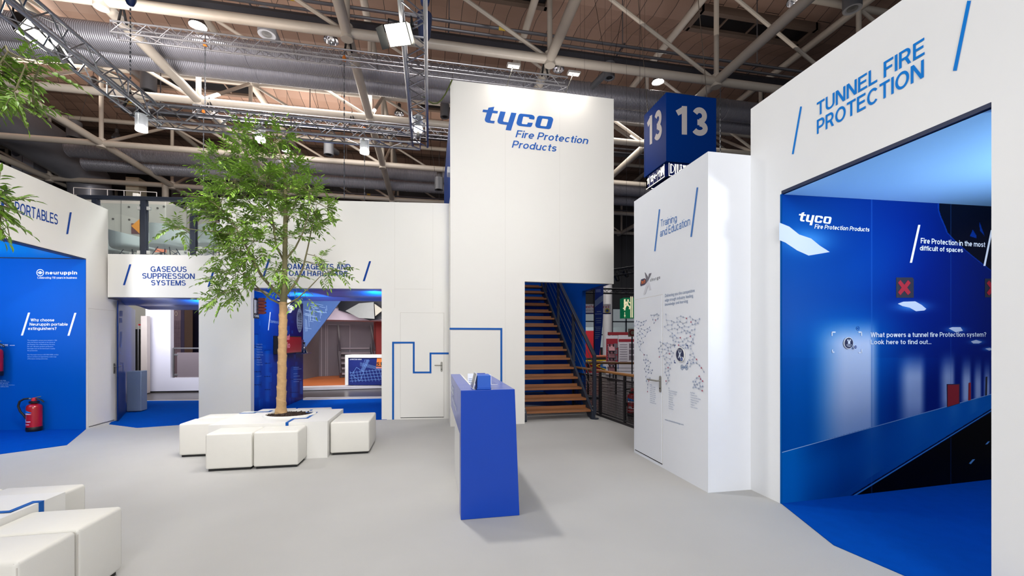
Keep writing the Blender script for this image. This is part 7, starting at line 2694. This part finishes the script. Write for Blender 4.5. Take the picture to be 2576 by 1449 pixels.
# roll-up banners
REDP = mat('panel_red', (150, 30, 48), .55)
PWH = mat('panel_white', (210, 206, 214), .55)
for (xa, xb, ya, yb, red0, red1, lb) in ((1525, 1554, 844, 924, 852, 912, 'roll-up banner with a red printed middle beyond the railing'), (1556, 1596, 843, 924, 853, 860, 'roll-up banner with a red headline strip next to the training box')):
    t_, pl, w_, zt_, zb_ = D_box('roll_up_banner', lb, 'banner', xa, xb, ya, yb, 18.5, None, zb=.001)
    obj('banner_sheet', MB().fbox(pl, 0, w_, .06, zt_, -.02, 0), PWH, t_)
    obj('banner_base', MB().fbox(pl, 0, w_, .001, .06, -.1, .1), ALU, t_)
    m_ = MB().quad(*pix(pl, [(xa, red0), (xb, red0), (xb, red1), (xa, red1)], .003))
    ink('banner_print', m_, REDP, t_)
    m_ = MB()
    for k in range(8):
        y = 866 + k * 6
        m_.quad(*pix(pl, [(xa + 3, y), (xa + (xb - xa) * .55, y), (xa + (xb - xa) * .55, y + 1.4), (xa + 3, y + 1.4)], .005))
    ink('text_line', m_, mat('line_grey', (150, 140, 156), .5), t_)
    m_ = MB()
    for k in range(3):
        y = 864 + k * 15
        m_.quad(*pix(pl, [(xa + (xb - xa) * .66, y), (xb - 1, y), (xb - 1, y + 12), (xa + (xb - xa) * .66, y + 12)], .005))
    ink('photo_print', m_, mat('photo_mix', (110, 100, 110), .5, var=.6, scale=14), t_)
# red furniture, brochure rack, ring sign, column, high table
t_, pl, w_, zt_, zb_ = D_box('partition', 'red booth partition behind the blue advertising flag', 'partition', 1468, 1510, 832, 925, 20, None, zb=.001)
obj('board', MB().fbox(pl, 0, w_, .001, zt_, -.1, 0), mat('booth_bright_red', (176, 20, 34), .55), t_)
t_, pl, w_, zt_, zb_ = D_box('header_beam', 'long dark red booth header beyond the roll-up banners', 'beam', 1531, 1597, 838, 843, 21, None)
obj('beam', MB().fbox(pl, 0, w_ + 1, zb_, zt_ + .05, -.2, 0), mat('header_red', (120, 16, 30), .5), t_)
obj('beam_post', MB().fbox(pl, .02, .1, .001, zb_, -.15, -.05), DKM, t_)
t_, pl, w_, zt_, zb_ = D_box('brochure_rack', 'dark slanted brochure rack in front of the roll-up banners', 'rack', 1530, 1546, 866, 930, 16.5, None, zb=.001)
obj('rack_frame', MB().fbox(pl, .06, .1, .001, zt_, -.1, -.06).fbox(pl, .2, .24, .001, zt_, -.1, -.06).fbox(pl, .0, .3, .001, .04, -.25, .15), DKM, t_)
for k in range(4):
    z = .3 + .27 * k
    obj('rack_tray', MB().hexa([pl.p(0, z, .0), pl.p(.3, z, .0), pl.p(.3, z + .02, .02), pl.p(0, z + .02, .02)], [pl.p(0, z + .2, -.12), pl.p(.3, z + .2, -.12), pl.p(.3, z + .22, -.1), pl.p(0, z + .22, -.1)]), mat('tray_grey', (70, 66, 78), .5), t_)
    obj('brochure', MB().hexa([pl.p(.03, z + .03, .022), pl.p(.26, z + .03, .022), pl.p(.26, z + .04, .03), pl.p(.03, z + .04, .03)], [pl.p(.03, z + .23, -.098), pl.p(.26, z + .23, -.098), pl.p(.26, z + .24, -.09), pl.p(.03, z + .24, -.09)]), mat('brochure_pink', (170, 120, 128), .5), t_)
t_, pl, w_, zt_, zb_ = D_box('ring_sign', 'square cream sign with a red ring beside the training box', 'sign', 1581, 1599, 827, 847, 11, None)
obj('sign_plate', MB().fbox(pl, 0, w_ + .04, zb_, zt_, -.03, 0), mat('plate_cream', (190, 170, 140), .5), t_)
a, z = pl.sz(1591, 837)
ink('ring', MB().poly([pl.p(a + .085 * math.cos(2 * math.pi * k / 24), z + .085 * math.sin(2 * math.pi * k / 24), .003) for k in range(24)], [[pl.p(a + .05 * math.cos(2 * math.pi * k / 24), z + .05 * math.sin(2 * math.pi * k / 24), .003) for k in range(24)]]), mat('ring_red', (160, 20, 30), .5), t_)
obj('sign_post', MB().fbox(pl, .09, .12, .001, zb_, -.05, -.031), DKM, t_)
p = dep(1528, 800, 25)
tag(obj('column', MB().tube([(p.x, p.y, 0), (p.x, p.y, ZL)], .28, 18), mat('column_pale', (176, 176, 180), .5), smooth=True), 'pale round column behind the overhead banner', 'column')
p = fl(1590, 931)
t_ = thing('bar_table', 'white cloth covered bar table next to the training box', 'table', (p.x, p.y, 0))
obj('table_cover', MB().lathe([(.36, 1.1), (.3, 1.0), (.16, .6), (.3, .05), (.32, .002)], (p.x, p.y, 0), 20), mat('stretch_cover', (206, 210, 226), .6), t_, smooth=True)
obj('table_top', MB().lathe([(0, 1.1), (.37, 1.1), (.37, 1.12), (0, 1.12)], (p.x, p.y, 0), 24), WHITE2, t_)
# stretcher
p = fl(1502, 938)
sc2 = thing('stretcher', 'yellow framed ambulance stretcher with an orange pad behind the stair railing', 'stretcher', (p.x, p.y, 0))
YEL = mat('stretcher_yellow', (210, 176, 30), .45)
obj('mattress', MB().box(p.x - .95, p.x + .55, p.y - .28, p.y + .28, .62, .72), BLACKP, sc2, bevel=.03)
obj('pad', MB().box(p.x - .15, p.x + .5, p.y - .26, p.y + .26, .722, .84), mat('pad_orange', (150, 84, 60), .6), sc2, bevel=.04)
for s_ in (-1, 1):
    obj('side_rail', MB().tube([(p.x - 1, p.y + .3 * s_, .6), (p.x + .6, p.y + .3 * s_, .6)], .022, 8), YEL, sc2)
    obj('cross_leg', MB().tube([(p.x - .8, p.y + .28 * s_, .12), (p.x + .45, p.y + .28 * s_, .58)], .02, 8), YEL, sc2)
    obj('cross_leg', MB().tube([(p.x + .45, p.y + .26 * s_, .12), (p.x - .8, p.y + .26 * s_, .58)], .02, 8), YEL, sc2)
    for q in (-.8, .45):
        obj('wheel', MB().lathe([(0, -.02), (.08, -.02), (.08, .02), (0, .02)], (p.x + q, p.y + .28 * s_, .082), 16, (0, 1, 0)), RUBBER, sc2)
# blue carpet, dark overhead truss with black spotlights
a_, b_ = fl(1440, 928), fl(1700, 928)
c_ = fl(1440, 902)
tag(obj('carpet', MB().prism([(a_.x, a_.y, -.0135), (b_.x + 3, b_.y, -.0135), (b_.x + 3, 31, -.0135), (a_.x, 31, -.0135)], (0, 0, .006)), mat('far_carpet', (8, 70, 130), .9, spec=.05)), 'deep blue carpet of the stand with the roll-up banners', 'carpet')
q0, q1 = dep(1440, 731, 13), dep(1640, 734, 13.2)
dt = truss('lighting_truss', 'black truss bar high behind the stairs and the exit sign', [(q0, q1)], a=.14, rch=.016, rbr=.007, pitch=.16)
for f_ in (.15, .85):
    q = q0.lerp(q1, f_)
    obj('suspension', MB().tube([q, (q.x, q.y, 14.4)], .003, 5), DKM, dt)
for ch in dt.children:
    ch.data.materials[0] = DKM
q0, q1 = dep(1520, 690, 11), dep(1640, 672, 11)
dt = truss('lighting_truss', 'black truss bar with two black spotlights above the exit sign', [(q0, q1)], a=.16, rch=.016, rbr=.007, pitch=.16)
for f_ in (.15, .85):
    q = q0.lerp(q1, f_)
    obj('suspension', MB().tube([q, (q.x, q.y, 14.4)], .003, 5), DKM, dt)
for ch in dt.children:
    ch.data.materials[0] = DKM
for px, py, lb in ((1552, 700, 'black spotlight hanging from the black truss, next to the tower corner'), (1575, 690, 'black spotlight hanging from the black truss, next to the training box')):
    p = dep(px, py, 11)
    t_ = thing('stage_spotlight', lb, 'spotlight', p)
    obj('housing', MB().lathe([(0, .1), (.05, .08), (.06, -.02), (.075, -.08), (.07, -.09), (0, -.06)], p, 16, (.2, -.5, -1)), BLACKP, t_, smooth=True)
    obj('bracket', MB().tube([p + Vector((0, 0, .05)), p + Vector((0, 0, .22))], .012, 6), BLACKP, t_)
area('side_aisle_light', (6.5, 16, 6.5), (7.5, 18, .5), 260, 4, 1.5, (1, .97, .95))
# corner spot clamps beside the trunk top, on the foam ceiling
for px, py, lb in ((697, 762, 'small white spotlight above the other one beside the tree trunk, on the blue wall'), (704, 777, 'small white spotlight below its twin beside the tree trunk, on the blue wall')):
    p = FW.at(px, py, .22)
    t_ = thing('wall_spotlight', lb, 'spotlight', FW.at(px, py, .0))
    obj('arm', MB().tube([FW.at(px, py - 8, .002), FW.at(px, py - 4, .14), p], .012, 6), WHITE2, t_)
    obj('head', MB().lathe([(0, .08), (.05, .07), (.055, -.08), (0, -.075)], p, 14, (.5, -.6, .5)), WHITE2, t_, smooth=True)
